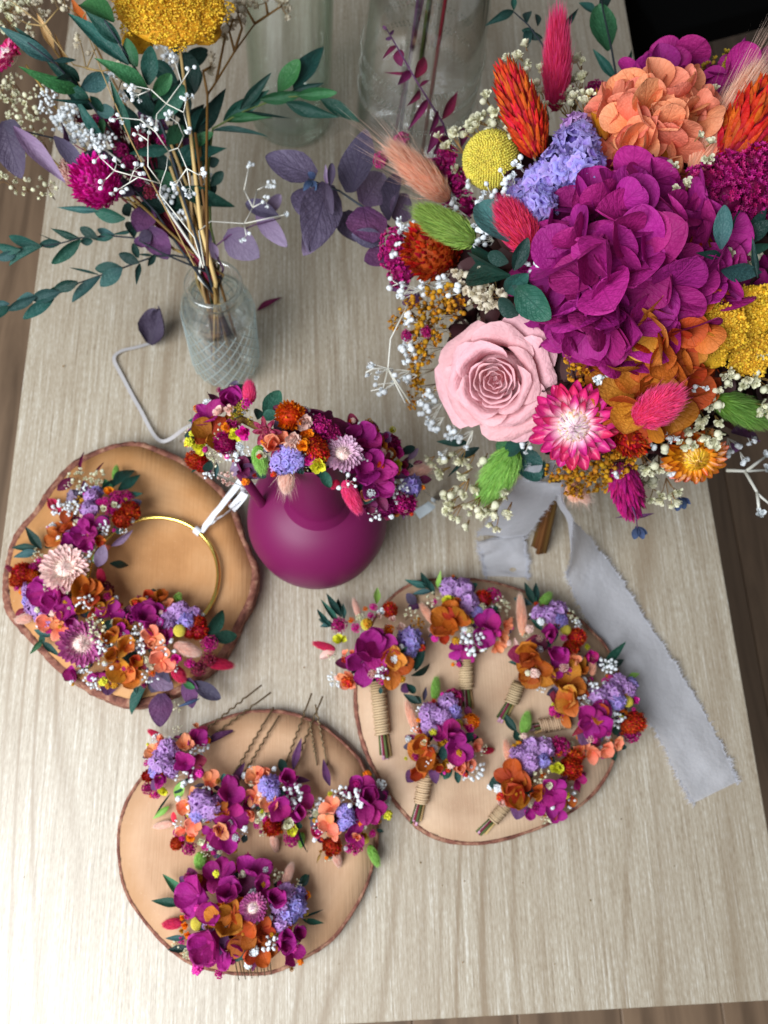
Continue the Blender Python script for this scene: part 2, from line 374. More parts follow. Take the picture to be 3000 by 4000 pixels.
def m_statice(var):
    def f():
        b = MB(); r = np.random.RandomState(var + 90)
        def fun(seed):
            q = np.random.RandomState(seed); n = 12; V = []; UV = []; ph = q.rand() * 6
            for j, (rad, z) in enumerate(((.08, 0), (.22, .38), (.5, .58), (.72, .5))):
                for i in range(n):
                    a = 6.2832 * i / n; ru = (.24 * math.sin(a * 5 + ph) + .16 * q.randn()) * j / 3
                    V.append((rad * math.cos(a) * (1 + ru * .8), rad * math.sin(a) * (1 + ru * .8), z + ru * .55)); UV.append((i / n, j / 3))
            return (np.array(V), [(j * n + i, j * n + (i + 1) % n, (j + 1) * n + (i + 1) % n, (j + 1) * n + i) for j in range(3) for i in range(n)], None, np.array(UV))
        shs = [fun(s) for s in range(4)]
        for D, k in zip(fib(46, -.35, .14), range(46)):
            b.many(shs[k % 4], [fz(D * .62 * r.uniform(.8, 1.05), D + r.randn(3) * .35,   .46 * r.uniform(.8, 1.2))], rn=np.array([r.rand()]))
        V, Q, T, uv = SP1; b.add(V * .55, None, T, np.zeros((len(V), 2)), .2)
        return b.mesh('statice')
    return cached(('stat', var), f)
def pom_shape(seed=0, n=11):
    r = np.random.RandomState(seed); b = MB(); sh = petal(W=.7, peak=.7, base=.3, cup=.5, curl=.25, nu=2, nv=3, sharp=.5, seed=seed)
    Ms = []
    for i in range(n):
        a = i * 2.4; e = .2 + 1.15 * (i / n); d = np.array([math.cos(a) * math.cos(e), math.sin(a) * math.cos(e), math.sin(e)])
        L = 1.0 * r.uniform(.75, 1.1); Ms.append(fr((0, 0, -.1), d + r.randn(3) * .2, np.array([0, 0, 1.0]) - d * .2, L, L, L))
    b.many(sh, Ms); return (np.concatenate(b.v), np.concatenate(b.q), None, np.concatenate(b.uv))
def ball_shape(seed=0):
    V, Q, T, uv = SP1; r = np.random.RandomState(seed); V = V * (1 + r.randn(len(V), 1) * .06) * [1, 1, 1.15]; return (V, None, T, np.c_[uv[:, 0], .4 + .5 * uv[:, 1]])
def star_shape(seed=0, n=6, up=.5):
    sh = petal(W=.5, peak=.5, base=.4, cup=.4, curl=.25, nu=2, nv=3, sharp=.8, seed=seed); b = MB()
    b.many(sh, [fr((0, 0, 0), (math.cos(a), math.sin(a), up), (0, 0, 1)) for a in [6.283 * i / n + .1 * seed for i in range(n)]])
    V, Q, T, uv = SP0; b.add(V * .3 + [0, 0, .2], None, T, np.zeros((6, 2)) + .2)
    return (np.concatenate(b.v), np.concatenate(b.q), np.concatenate(b.t), np.concatenate(b.uv))
POMS = [pom_shape(s) for s in range(3)]; BALLS = [ball_shape(s) for s in range(2)]; STARS = [star_shape(s) for s in range(2)]
def m_floret(kind, v):
    return cached(('flo', kind, v), lambda: MB().add(*(dict(pom=POMS, ball=BALLS, star=STARS)[kind][v]), rn=.3).mesh(kind + '_floret'))
def stemset(b, base, ends, r0, mi=1, bend=.12, via=None):
    base = np.array(base, float)
    for e in ends:
        e = np.array(e); mid = (base + e) / 2 + NR.randn(3) * np.linalg.norm(e - base) * bend
        if via is not None: mid = mid * .6 + np.array(via) * .4
        b.add(*tube([base, mid, e], [r0, r0 * .7, r0 * .5], 4, False), rn=.3, mi=mi)
def m_spray(n, fs, mix, var, deep=1.3):
    """unit radius spray: florets over a dome, thin stems meeting below. mix: which florets"""
    def f():
        b = MB(); r = np.random.RandomState(var * 31 + n); D = fib(n, .05, .22); ends = []
        gr = {}
        for i, d in enumerate(D):
            p = d * r.uniform(.55, 1.05) * [1, 1, .8]; ends.append(p)
            k = mix[r.randint(len(mix))]; s = fs * r.uniform(.7, 1.2) * (1 if k != 'ball' else .62)
            gr.setdefault((k, r.randint(2)), []).append(fz(p, d + r.randn(3) * .4, s))
        for (k, v), Ms in gr.items(): b.many(dict(pom=POMS, ball=BALLS, star=STARS)[k][v], Ms)
        subs = fib(max(3, n // 5), .3, .1) * .45
        for e in ends:
            j = int(np.argmin(np.linalg.norm(subs - e, axis=1))); b.add(*tube([subs[j], (subs[j] + e) / 2 + r.randn(3) * .05, e], .014, 3, False), rn=.3, mi=1)
        for s_ in subs: b.add(*tube([(0, 0, -deep), s_ * .4 + [0, 0, -.4], s_], [.03, .022, .015], 3, False), rn=.3, mi=1)
        return b.mesh('spray', 2)
    return cached(('spray', n, fs, tuple(mix), var, deep), f)
def m_clump(n, fs, kind, var):
    def f():
        b = MB(); r = np.random.RandomState(var * 17 + n); D = fib(n, -.1, .1)
        gr = {}
        for d in D: gr.setdefault(r.randint(2), []).append(fz(d * r.uniform(.75, 1.0), d + r.randn(3) * .25, fs * r.uniform(.8, 1.2)))
        for v, Ms in gr.items(): b.many(dict(pom=POMS, ball=BALLS, star=STARS)[kind][v], Ms)
        V, Q, T, uv = SP1; b.add(V * .72, None, T, np.zeros((len(V), 2)), .2)
        return b.mesh('clump')
    return cached(('clump', n, fs, kind, var), f)
def m_billy():
    def f():
        b = MB(); D = fib(1500, -1, .01); sh = (SP0[0] * [1, 1, 1.3], None, SP0[2], np.c_[np.full(6, .5), np.linspace(.3, 1, 6)])
        b.many(sh, [fz(d * (.95 + .03 * NR.rand()), d, .052) for d in D]); V, Q, T, uv = SP3; b.add(V * .95, None, T, uv * 0 + .3, .3); return b.mesh('billy_button')
    return cached('billy', f)
def m_yarrow(var, nc=46, per=34, fs=.027):
    """flat-domed head made of many tiny crowded florets; cracks between the clusters"""
    def f():
        b = MB(); r = np.random.RandomState(var); Ms = [[], []]; cs = []
        for i in range(nc):
            rr = math.sqrt((i + .5) / nc); th = i * 2.39996; cs.append((rr * math.cos(th), rr * math.sin(th)))
        for cx_, cy_ in cs:
            cr = .15 * r.uniform(.85, 1.15); cz = .35 * (1 - (cx_ ** 2 + cy_ ** 2)) + r.randn() * .02
            for d in fib(per, .05, .1):
                p = np.array([cx_, cy_, cz]) + d * cr * [1, 1, .7]; n_ = d + np.array([cx_, cy_, .6]) * .6
                Ms[r.randint(2)].append(fz(p, n_, fs * r.uniform(.8, 1.3)))
        sh = star_shape(3, 5, 1.0); V, Q, T, uv = SP0
        b.many(sh, Ms[0]); b.many((V * [1, 1, 1.1], None, T, uv), Ms[1])
        for cx_, cy_ in cs: b.add(*tube([(cx_, cy_, .35 * (1 - cx_ ** 2 - cy_ ** 2)), (cx_ * .5, cy_ * .5, -.3), (0, 0, -.8)], .02, 4, False), rn=.3, mi=1)
        V, Q, T, uv = SP2; b.add(V * [.97, .97, .36] - [0, 0, .05], None, T, uv * 0 + .1, .1)
        return b.mesh('yarrow_head', 2)
    return cached(('yar', var, nc, per, fs), f)
# ------------------------------------------------------------------ structure: floor and table
def table_wood():
    mt, nt, N, L = newmat('pale_oak_laminate'); out = N.new('ShaderNodeOutputMaterial'); tc = N.new('ShaderNodeTexCoord')
    def mp(sx, sy, rz=0):
        m_ = N.new('ShaderNodeMapping'); m_.inputs['Scale'].default_value = (sx, sy, 1); m_.inputs['Rotation'].default_value = (0, 0, rz); L.new(tc.outputs['Object'], m_.inputs[0]); return m_.outputs[0]
    big = noise(N, L, mp(2.2, .8), 1.6, 3, .5)
    warp = noise(N, L, mp(2.4, .42), 2.2, 1.5, .45)
    # cathedral figure: bands of a stretched, warped distance
    sp = N.new('ShaderNodeSeparateXYZ'); L.new(tc.outputs['Object'], sp.inputs[0])
    xx = math_(N, L, 'ADD', sp.outputs[0], math_(N, L, 'MULTIPLY', warp, .26))
    bands = math_(N, L, 'SINE', math_(N, L, 'MULTIPLY', xx, 260))
    bands = math_(N, L, 'POWER', math_(N, L, 'ADD', math_(N, L, 'MULTIPLY', bands, .5), .5), 7)
    msk = math_(N, L, 'MULTIPLY', bands, math_(N, L, 'MAXIMUM', math_(N, L, 'MULTIPLY', math_(N, L, 'SUBTRACT', noise(N, L, mp(5, .8), 2.0, 3), .42), 3.2), 0))
    fib_ = noise(N, L, mp(900, 20), 1.0, 4, .65, .3)
    flk = noise(N, L, mp(380, 9), 1.0, 3, .6, .4)
    fl2 = noise(N, L, mp(34, 2.2), 1.0, 4, .6, .3)
    spk = noise(N, L, mp(900, 160), 1.0, 2, .6)
    v = math_(N, L, 'ADD', math_(N, L, 'MULTIPLY', spk, .3), math_(N, L, 'ADD', math_(N, L, 'MULTIPLY', fib_, .35), math_(N, L, 'MULTIPLY', flk, .35)))
    col = ramp(N, L, v, [(.37, hexc('#7c6c58')), (.46, hexc('#a49682')), (.54, hexc('#bab09e')), (.62, hexc('#dcd8ce'))])
    col = mixc(N, L, math_(N, L, 'MULTIPLY', math_(N, L, 'SUBTRACT', fl2, .35), 1.2), col, hexc('#978672'))
    col = mixc(N, L, math_(N, L, 'MINIMUM', math_(N, L, 'MULTIPLY', msk, 1.0), .75), col, hexc('#7c6448'))
    col = mixc(N, L, math_(N, L, 'MULTIPLY', big, .3), col, hexc('#aa9a80'))
    pb = N.new('ShaderNodeBsdfPrincipled'); L.new(col, pb.inputs['Base Color'])
    L.new(math_(N, L, 'ADD', .38, math_(N, L, 'MULTIPLY', v, .2)), pb.inputs['Roughness']); pb.inputs['Specular IOR Level'].default_value = .8
    pb.inputs['Coat Weight'].default_value = .55; pb.inputs['Coat Roughness'].default_value = .36
    bp = N.new('ShaderNodeBump'); bp.inputs['Strength'].default_value = .6; bp.inputs['Distance'].default_value = .0006
    L.new(v, bp.inputs['Height']); L.new(bp.outputs[0], pb.inputs['Normal']); L.new(pb.outputs[0], out.inputs[0]); return mt
def floor_wood():
    mt, nt, N, L = newmat('brown_floor_board'); out = N.new('ShaderNodeOutputMaterial'); tc = N.new('ShaderNodeTexCoord')
    m_ = N.new('ShaderNodeMapping'); m_.inputs['Scale'].default_value = (14, 1.2, 1); L.new(tc.outputs['Object'], m_.inputs[0])
    n1 = noise(N, L, m_.outputs[0], 2.2, 5, .6, .6); n2 = noise(N, L, tc.outputs['Object'], 5, 3, .6); oi = N.new('ShaderNodeObjectInfo')
    col = ramp(N, L, n1, [(.3, hexc('#5c4836')), (.55, hexc('#8a7058')), (.8, hexc('#a08468'))])
    col = mixc(N, L, math_(N, L, 'MULTIPLY', n2, .5), col, hexc('#5c4838'))
    hs = N.new('ShaderNodeHueSaturation'); L.new(col, hs.inputs['Color']); L.new(math_(N, L, 'ADD', .85, math_(N, L, 'MULTIPLY', oi.outputs['Random'], .3)), hs.inputs['Value'])
    pb = N.new('ShaderNodeBsdfPrincipled'); L.new(hs.outputs[0], pb.inputs['Base Color']); pb.inputs['Roughness'].default_value = .5
    L.new(pb.outputs[0], out.inputs[0]); return mt
def box(b, x0, y0, z0, x1, y1, z1, bev=0.0, mi=0, rn=0):
    e = bev
    if not e:
        V = [(x, y, z) for z in (z0, z1) for y in (y0, y1) for x in (x0, x1)]
        b.add(V, [(0, 2, 3, 1), (4, 5, 7, 6), (0, 1, 5, 4), (2, 6, 7, 3), (0, 4, 6, 2), (1, 3, 7, 5)], rn=rn, mi=mi); return
    rings = [(0, z0), (0, z1 - e), (e * .3, z1 - e * .3), (e, z1)]; V = []
    for i_, z in rings: V += [(x0 + i_, y0 + i_, z), (x1 - i_, y0 + i_, z), (x1 - i_, y1 - i_, z), (x0 + i_, y1 - i_, z)]
    Q = [(0, 3, 2, 1), (12, 13, 14, 15)]
    for j in range(3): Q += [(j * 4 + k, j * 4 + (k + 1) % 4, (j + 1) * 4 + (k + 1) % 4, (j + 1) * 4 + k) for k in range(4)]
    b.add(V, Q, rn=rn, mi=mi)
FZ = -.45
fl = MB(); box(fl, -3, -2.2, FZ - .06, 3.2, 4, FZ - .012)
floor = obj('floor', fl.mesh('floor', smooth=False), mats=[simple('floor_gap', '#1c130c', .8)], kind='structure')
fm = floor_wood(); pm = None
for i in range(-12, 15):
    if pm is None:
        b = MB(); box(b, 0, -2.1, 0, .139, 3.9, .012, .0015); pm = b.mesh('plank', smooth=False)
    obj('plank', pm, floor, Matrix.Translation((i * .14, 0, FZ - .0115)), [fm])
tb = thing('table', 'pale oak table covered with the dried flower pieces', 'table', (.07, .45, FZ))
TX0, TX1, TY0, TY1 = -.289, .4275, -.163, 1.25
b = MB(); box(b, TX0, TY0, -.022, TX1, TY1, 0, .0012); obj('tabletop', b.mesh('tabletop', smooth=False), tb, None, [table_wood()])
b = MB(); box(b, TX0 + .0005, TY0 + .0005, -.0235, TX1 - .0005, TY1 - .0005, -.0222)
legm = simple('table_leg_paint', '#b8a48c', .5)
for x in (TX0 + .03, TX1 - .07):
    for y in (TY0 + .03, TY1 - .07):
        b = MB(); box(b, x, y, FZ + .0008, x + .04, y + .04, -.0224); obj('leg', b.mesh('leg', smooth=False), tb, None, [legm])
#STRUCT_END
# ------------------------------------------------------------------ wood slices
def catmull(pts, k=6):
    pts = np.array(pts, float); n = len(pts); o = []
    for i in range(n):
        a, b_, c_, d = pts[i - 1], pts[i], pts[(i + 1) % n], pts[(i + 2) % n]
        for j in range(k):
            t = j / k; o.append(.5 * (2 * b_ + (c_ - a) * t + (2 * a - 5 * b_ + 4 * c_ - d) * t * t + (3 * b_ - a - 3 * c_ + d) * t ** 3))
    return np.array(o)
def slice_mat(name, c1, c2, c3):
    mt, nt, N, L = newmat(name); out = N.new('ShaderNodeOutputMaterial'); tc = N.new('ShaderNodeTexCoord')
    warp = noise(N, L, tc.outputs['Object'], 9, 3, .5); sp = N.new('ShaderNodeVectorMath'); sp.operation = 'LENGTH'; L.new(tc.outputs['Object'], sp.inputs[0])
    d = math_(N, L, 'ADD', sp.outputs['Value'], math_(N, L, 'MULTIPLY', warp, .05))
    rg = math_(N, L, 'ADD', math_(N, L, 'MULTIPLY', math_(N, L, 'SINE', math_(N, L, 'MULTIPLY', d, 900)), .5), .5)
    m_ = N.new('ShaderNodeMapping'); m_.inputs['Scale'].default_value = (500, 18, 1); m_.inputs['Rotation'].default_value = (0, 0, .5); L.new(tc.outputs['Object'], m_.inputs[0])
    saw = noise(N, L, m_.outputs[0], 1, 3, .6); bl = noise(N, L, tc.outputs['Object'], 14, 4, .55); sg = noise(N, L, tc.outputs['Object'], 600, 2, .5)
    col = ramp(N, L, bl, [(.3, hexc(c1)), (.5, hexc(c2)), (.72, hexc(c3))])
    col = mixc(N, L, math_(N, L, 'MULTIPLY', rg, .08), col, hexc(c1)); col = mixc(N, L, math_(N, L, 'MULTIPLY', saw, .38), col, hexc(c1))
    col = mixc(N, L, math_(N, L, 'MULTIPLY', math_(N, L, 'GREATER_THAN', sg, .7), .18), col, hexc('#e8d0b0'))
    pb = N.new('ShaderNodeBsdfPrincipled'); L.new(col, pb.inputs['Base Color']); pb.inputs['Roughness'].default_value = .62
    bp = N.new('ShaderNodeBump'); bp.inputs['Strength'].default_value = .5; bp.inputs['Distance'].default_value = .0008
    L.new(saw, bp.inputs['Height']); L.new(bp.outputs[0], pb.inputs['Normal']); L.new(pb.outputs[0], out.inputs[0]); return mt
def bark_mat():
    mt, nt, N, L = newmat('bark'); out = N.new('ShaderNodeOutputMaterial'); tc = N.new('ShaderNodeTexCoord')
    n1 = noise(N, L, tc.outputs['Object'], 110, 5, .65, .5); col = ramp(N, L, n1, [(.3, hexc('#4a241c')), (.5, hexc('#7e4c3c')), (.75, hexc('#b48c70'))])
    pb = N.new('ShaderNodeBsdfPrincipled'); L.new(col, pb.inputs['Base Color']); pb.inputs['Roughness'].default_value = .85
    bp = N.new('ShaderNodeBump'); bp.inputs['Strength'].default_value = .9; bp.inputs['Distance'].default_value = .002; L.new(n1, bp.inputs['Height']); L.new(bp.outputs[0], pb.inputs['Normal'])
    L.new(pb.outputs[0], out.inputs[0]); return mt
BARK = bark_mat()
def wood_slice(label, outl, th, bw, cols, tilt=0):
    pts = catmull([P(x, y, th)[:2] for x, y in outl], 8); c = pts.mean(0); n = len(pts)
    t = thing('wood_slice', label, 'wood slice', (c[0], c[1], .0006)); q = pts - c
    tn = np.roll(q, -1, 0) - np.roll(q, 1, 0); tn /= np.linalg.norm(tn, axis=1)[:, None]; no = np.c_[tn[:, 1], -tn[:, 0]]
    if (no * q).sum() < 0: no = -no
    r = np.random.RandomState(len(outl)); ph = np.arange(n) / n * 6.283
    wob = sum(np.sin(ph * k + r.rand() * 6) * a for k, a in ((5, .3), (9, .25), (17, .15), (31, .1), (53, .08))) + r.randn(n) * .12
    bwv = bw * (1 + .3 * wob)
    M = Matrix.Translation((c[0], c[1], 0)); nr_ = 5
    b = MB(); V = []
    inner = q - no * (bw * 1.0)[..., None] if not np.isscalar(bw) else q - no * bw
    for k in range(nr_ + 1):
        s = 1 - k / nr_ * .98; V += [(x * s, y * s, th + .0003 * math.sin(9 * s)) for x, y in inner]
    Q = [(k * n + i, k * n + (i + 1) % n, (k + 1) * n + (i + 1) % n, (k + 1) * n + i) for k in range(nr_) for i in range(n)]
    V += [(x, y, .0012) for x, y in inner]; Q += [((nr_ + 1) * n + i, (nr_ + 1) * n + (i + 1) % n, (i + 1) % n, i) for i in range(n)]
    k0 = len(V); V.append((0, 0, th)); T = [(k0, nr_ * n + i, nr_ * n + (i + 1) % n) for i in range(n)]
    b.add(V, Q, T); obj('sawn_face', b.mesh('sawn_face'), t, M, [slice_mat('sawn_' + cols[0][1:], *cols)])
    b = MB(); V = []
    o1 = q + no * (bwv - bw)[:, None] * .9
    prof = [(inner + no * .00005, th + .0002), (inner + no * bw * .25, th + .0009), (o1 - no * bw * .12, th + .0003), (o1 + no * bw * .06, th * .75), (o1 + no * bw * .25 * r.rand(n)[:, None], th * .4), (o1, .0009)]
    for xy, z in prof: V += [(x, y, z + (r.randn() * .0004 if z > .003 else 0)) for x, y in xy]
    Q = [(k * n + i, k * n + (i + 1) % n, (k + 1) * n + (i + 1) % n, (k + 1) * n + i) for k in range(5) for i in range(n)]
    b.add(V, Q); obj('bark', b.mesh('bark'), t, M, [BARK]); return t
S1Z, S2Z, S3Z = .022, .011, .010
wood_slice('thick orange-tan wood slice with dark bark under the hoop wreath', [(300, 952), (240, 958), (161, 995), (112, 1044), (75, 1097), (41, 1138), (19, 1175), (5, 1235), (5, 1280), (16, 1329), (49, 1370), (86, 1412), (124, 1449), (169, 1483), (225, 1510), (290, 1525), (370, 1505), (440, 1462), (484, 1419), (524, 1345), (549, 1292), (558, 1235), (548, 1198), (526, 1142), (502, 1082), (461, 1037), (405, 995), (349, 969)], S1Z, .0062, ('#a67240', '#c08a56', '#d0a070'))
wood_slice('round pale wood slice under the six boutonnieres', [(925, 1249), (1000, 1247), (1065, 1254), (1135, 1275), (1219, 1312), (1280, 1361), (1317, 1403), (1350, 1480), (1355, 1543), (1336, 1622), (1312, 1679), (1266, 1735), (1200, 1777), (1130, 1805), (1051, 1824), (990, 1824), (934, 1809), (888, 1777), (840, 1721), (808, 1669), (784, 1613), (769, 1553), (765, 1497), (771, 1427), (799, 1347), (841, 1291), (883, 1261)], S2Z, .0030, ('#ae8c70', '#c4a688', '#d2b69a'))
wood_slice('round wood slice at the front under the hair comb and hairpins', [(565, 1532), (517, 1538), (445, 1562), (389, 1594), (317, 1662), (277, 1718), (255, 1778), (251, 1830), (261, 1906), (289, 1966), (341, 2030), (393, 2074), (445, 2098), (509, 2108), (581, 2106), (641, 2082), (713, 2038), (761, 1978), (797, 1910), (815, 1840), (817, 1780), (808, 1720), (787, 1654), (753, 1610), (693, 1562), (629, 1538)], S3Z, .0030, ('#a87e58', '#bc9472', '#c8a482'))
# ------------------------------------------------------------------ purple jug
jm = simple('matte_purple_glaze', '#6a0e46', .52, spec=.4, bump=.05, bscale=900)
pc = P(686, 1118, .058); JX, JY = pc[0], pc[1]
jug = thing('jug', 'matte purple round jug holding up the flower crown', 'jug', (JX, JY, 0))
prof = [(.0, .0007), (.030, .0007), (.042, .004), (.054, .016), (.0625, .034), (.065, .054), (.0635, .072), (.058, .087), (.048, .100), (.038, .1075), (.030, .1105), (.0262, .1135), (.0248, .119), (.0243, .150), (.0245, .185), (.0256, .205), (.0270, .2135), (.0268, .2150), (.0255, .2140), (.0235, .200), (.0222, .150), (.024, .118), (.04, .1), (.055, .06), (.04, .01), (0, .006)]
shp = lathe(prof, 72); V = shp[0]; k_ = np.clip((V[:, 2] - .112) / .10, 0, 1.1); V[:, 0] -= .0075 * k_; V[:, 1] += .0065 * k_
b = MB(); b.add(*shp); obj('body', b.mesh('jug_body'), jug, Matrix.Translation((JX, JY, 0)), [jm]); J0 = np.array([JX, JY, 0])
b = MB(); h1, h2 = P(566, 1088, .098), P(511, 1010, .166); hp = [h1 - (h2 - h1) * .08, h1, (h1 + h2) / 2, h2 - (h2 - h1) * .08, h2 + [.0015, 0, .002], h2 + [.006, .001, .003], J0 + [-.030, .004, .170], J0 + [-.026, .004, .170]]
b.add(*tube(hp, .0042, 12)); obj('handle', b.mesh('jug_handle'), jug, None, [jm])
# ------------------------------------------------------------------ glass
def glass(name, tint, edge, rough=.02, refr=0):
    mt, nt, N, L = newmat(name); out = N.new('ShaderNodeOutputMaterial'); lw = N.new('ShaderNodeLayerWeight'); lw.inputs[0].default_value = .5
    tr = N.new('ShaderNodeBsdfTransparent'); gl = N.new('ShaderNodeBsdfGlossy'); gl.inputs['Roughness'].default_value = rough; gl.inputs[0].default_value = (1, 1, 1, 1)
    L.new(mixc(N, L, math_(N, L, 'POWER', lw.outputs['Facing'], 3.0), hexc(tint), hexc(edge)), tr.inputs[0]); mx = N.new('ShaderNodeMixShader')
    f_ = math_(N, L, 'ADD', .11, math_(N, L, 'MULTIPLY', math_(N, L, 'POWER', lw.outputs['Facing'], 3.5), .75))
    L.new(f_, mx.inputs[0]); L.new(tr.outputs[0], mx.inputs[1]); L.new(gl.outputs[0], mx.inputs[2]); sh = mx.outputs[0]
    if refr:
        gb = N.new('ShaderNodeBsdfGlass'); gb.inputs['Roughness'].default_value = .03; gb.inputs['IOR'].default_value = 1.4; gb.inputs[0].default_value = hexc('#ffffff'); m2 = N.new('ShaderNodeMixShader'); m2.inputs[0].default_value = refr
        L.new(sh, m2.inputs[1]); L.new(gb.outputs[0], m2.inputs[2]); df = N.new('ShaderNodeBsdfTranslucent'); df.inputs[0].default_value = (.86, .94, .94, 1); d2 = N.new('ShaderNodeBsdfDiffuse'); d2.inputs[0].default_value = (.86, .94, .94, 1)
        a1 = N.new('ShaderNodeMixShader'); L.new(df.outputs[0], a1.inputs[1]); L.new(d2.outputs[0], a1.inputs[2]); m3 = N.new('ShaderNodeMixShader'); m3.inputs[0].default_value = .30 if refr > .0015 else .03; L.new(m2.outputs[0], m3.inputs[1]); L.new(a1.outputs[0], m3.inputs[2]); sh = m3.outputs[0]  # white mixed in to imitate light caught by the glass, strongest on the net
    L.new(sh, out.inputs[0]); return mt
# front bottle with a fish-net relief
B0 = P(490, 784, 0); BH = .150
zz = list(np.linspace(.014, .096, 90))
prof = [(.0, .0008), (.026, .0008), (.0325, .004), (.0345, .010)] + [(.0347 + .0 * z, z) for z in zz] + [(.0345, .104), (.033, .111), (.029, .117), (.0255, .120), (.0238, .124), (.0236, .132), (.0262, .1335), (.0268, .137), (.0262, .142), (.0245, .1432), (.0218, .142), (.021, .124), (.026, .115), (.031, .103), (.032, .02), (.029, .007), (0, .006)]
gm = glass('aqua_glass', '#ffffff', '#c4dcda', .04, .001)
bot = thing('glass_bottle', 'small clear glass bottle with fish-net relief holding dried stems', 'bottle', B0); MB0 = Matrix.Translation(Vector(B0))
obj('body', MB().add(*lathe(prof, 72)).mesh('bottle_body'), bot, MB0, [gm])
netm = glass('net_glass', '#f8ffff', '#dceceb', .1, .002)
b = MB()
for k in range(20):
    for sg in (1, -1):
        b.add(*tube([(.0349 * math.cos(a), .0349 * math.sin(a), z) for z in np.linspace(.012, .100, 30) for a in [6.2832 * k / 20 + sg * (z - .012) * 17]], .0006, 5, False))
obj('net_relief', b.mesh('net_relief'), bot, MB0, [netm])
# two clear vases at the back
g2 = glass('green_glass', '#fafcfa', '#94c0a4', .03); g3 = glass('clear_glass', '#ffffff', '#9caca2', .03)
V1 = P(628, 262, 0)
prof = [(0, .001), (.036, .001), (.045, .006), (.047, .014), (.0465, .12), (.046, .22), (.047, .30), (.049, .302), (.049, .304), (.0455, .303), (.0445, .22), (.0445, .03), (.038, .016), (0, .014)]
v = obj('glass_vase', MB().add(*lathe(prof, 64)).mesh('cylinder_vase'), None, Matrix.Translation(Vector(V1)), [g2]); tag(v, 'straight greenish glass vase standing behind the green leaves', 'vase')
V2 = P(880, 330, 0)
prof = [(0, .001), (.05, .001), (.062, .006), (.065, .02), (.064, .13), (.060, .20), (.052, .235), (.036, .262), (.024, .278), (.0205, .30), (.0205, .33), (.023, .332), (.023, .342), (.018, .342), (.0175, .30), (.021, .276), (.034, .258), (.05, .228), (.058, .19), (.0615, .13), (.0625, .03), (.055, .012), (0, .01)]
ct = thing('glass_carboy', 'large clear glass bottle with beaded bands and stems inside', 'bottle', V2); MV2 = Matrix.Translation(Vector(V2))
obj('body', MB().add(*lathe(prof, 80)).mesh('carboy_body'), ct, MV2, [g3])
for zr in (.098, .122, .146):
    b = MB(); b.many((SP1[0], None, SP1[2], SP1[3]), [fz((.0648 * math.cos(a), .0648 * math.sin(a), zr + (.0022 if i % 2 else -.0022)), (0, 0, 1), .0014) for i, a in enumerate(np.arange(0, 6.283, .037))])
    obj('bead_band', b.mesh('bead_band'), ct, MV2, [glass('bead_glass', '#eceee8', '#c8ccc4', .1)])
tw = thing('twig_bunch', 'wine red and olive dried twigs standing in the large clear bottle', 'dried twigs', V2 + [0, 0, .006])
for i in range(5):
    a = V2 + [R.uniform(-.02, .02), R.uniform(-.02, .02), .006]; e = V2 + [R.uniform(-.014, .014), R.uniform(-.014, .014), .40]; c_ = ('greenstem', 'winestem', 'plum', 'greenstem', 'violet')[i]
    obj('twig', MB().add(*tube([a, (a + e) / 2 + NR.randn(3) * .003, e], [.0022, .002, .0018], 6)).mesh('twig'), tw, None, [mat(c_)])
#PART2_END
# ------------------------------------------------------------------ flower builders (items read from the picture, each at its own height)
class Tf:
    def __init__(s, ox=0, oy=0, k=1.0): s.ox, s.oy, s.k = ox, oy, k
    def __call__(s, x, y): return s.ox + s.k * x, s.oy + s.k * y
CUR = Tf(); NF = None; GROW = dict(H=1.1, S=1.1, C=1.1, A=1.1, B=1.05, P=1.1, K=1.0); UNDER = True
NAMES = dict(T='bunny_tail', C='bristle_flower', S='statice', B='bud', Y='billy_button', G='babys_breath', P='small_flower', A='amaranth', M='broom_bloom')
def toward(p): return nrm(CAMP - np.array(p))
def tiltn(p, c, amount=.6, up=.55):
    """a normal between straight up, towards the light and outwards from the centre c"""
    if NF is not None: return nrm(nrm(np.array(p) - NF) * .8 + toward(p) * .45 + NR.randn(3) * .1)
    d = np.array(p) - np.array(c); d[2] = 0; l = np.linalg.norm(d)
    return nrm(np.array([0, 0, 1.0]) * up + toward(p) * .45 + (d / l * min(1, l / .03) * amount if l > 1e-6 else 0) + NR.randn(3) * .12)
def petals_flower(t, p, n_, r, col, name='hydrangea_flower', n=4, openn=None, off=0, kind='hyd'):
    """a flower of a few broad separate petals round a small eye"""
    opn = R.uniform(.3, 1.0) if openn is None else openn; tw = R.uniform(0, 6.28); M0 = fz(p, n_, r, tw)
    eye = obj(name, cached('eye', lambda: MB().add(*[SP1[0] * .11, None, SP1[2], SP1[3]]).mesh('eye')), t, M0, [mat(col)])
    for i in range(n):
        a = i * 6.2832 / n + R.uniform(-.28, .28); e = opn + R.uniform(-.22, .22); d = np.array([math.cos(a) * math.cos(e), math.sin(a) * math.cos(e), math.sin(e)])
        zz_ = np.array([-math.cos(a) * math.sin(e), -math.sin(a) * math.sin(e), math.cos(e)]); s = R.uniform(.85, 1.12)
        A = fr(d * .04, d, zz_ + NR.randn(3) * .12, s * R.uniform(.85, 1.1), s, s)
        obj('petal', m_petal(kind, R.randrange(8)), eye, M0 @ A, [mat(col)])
    return eye
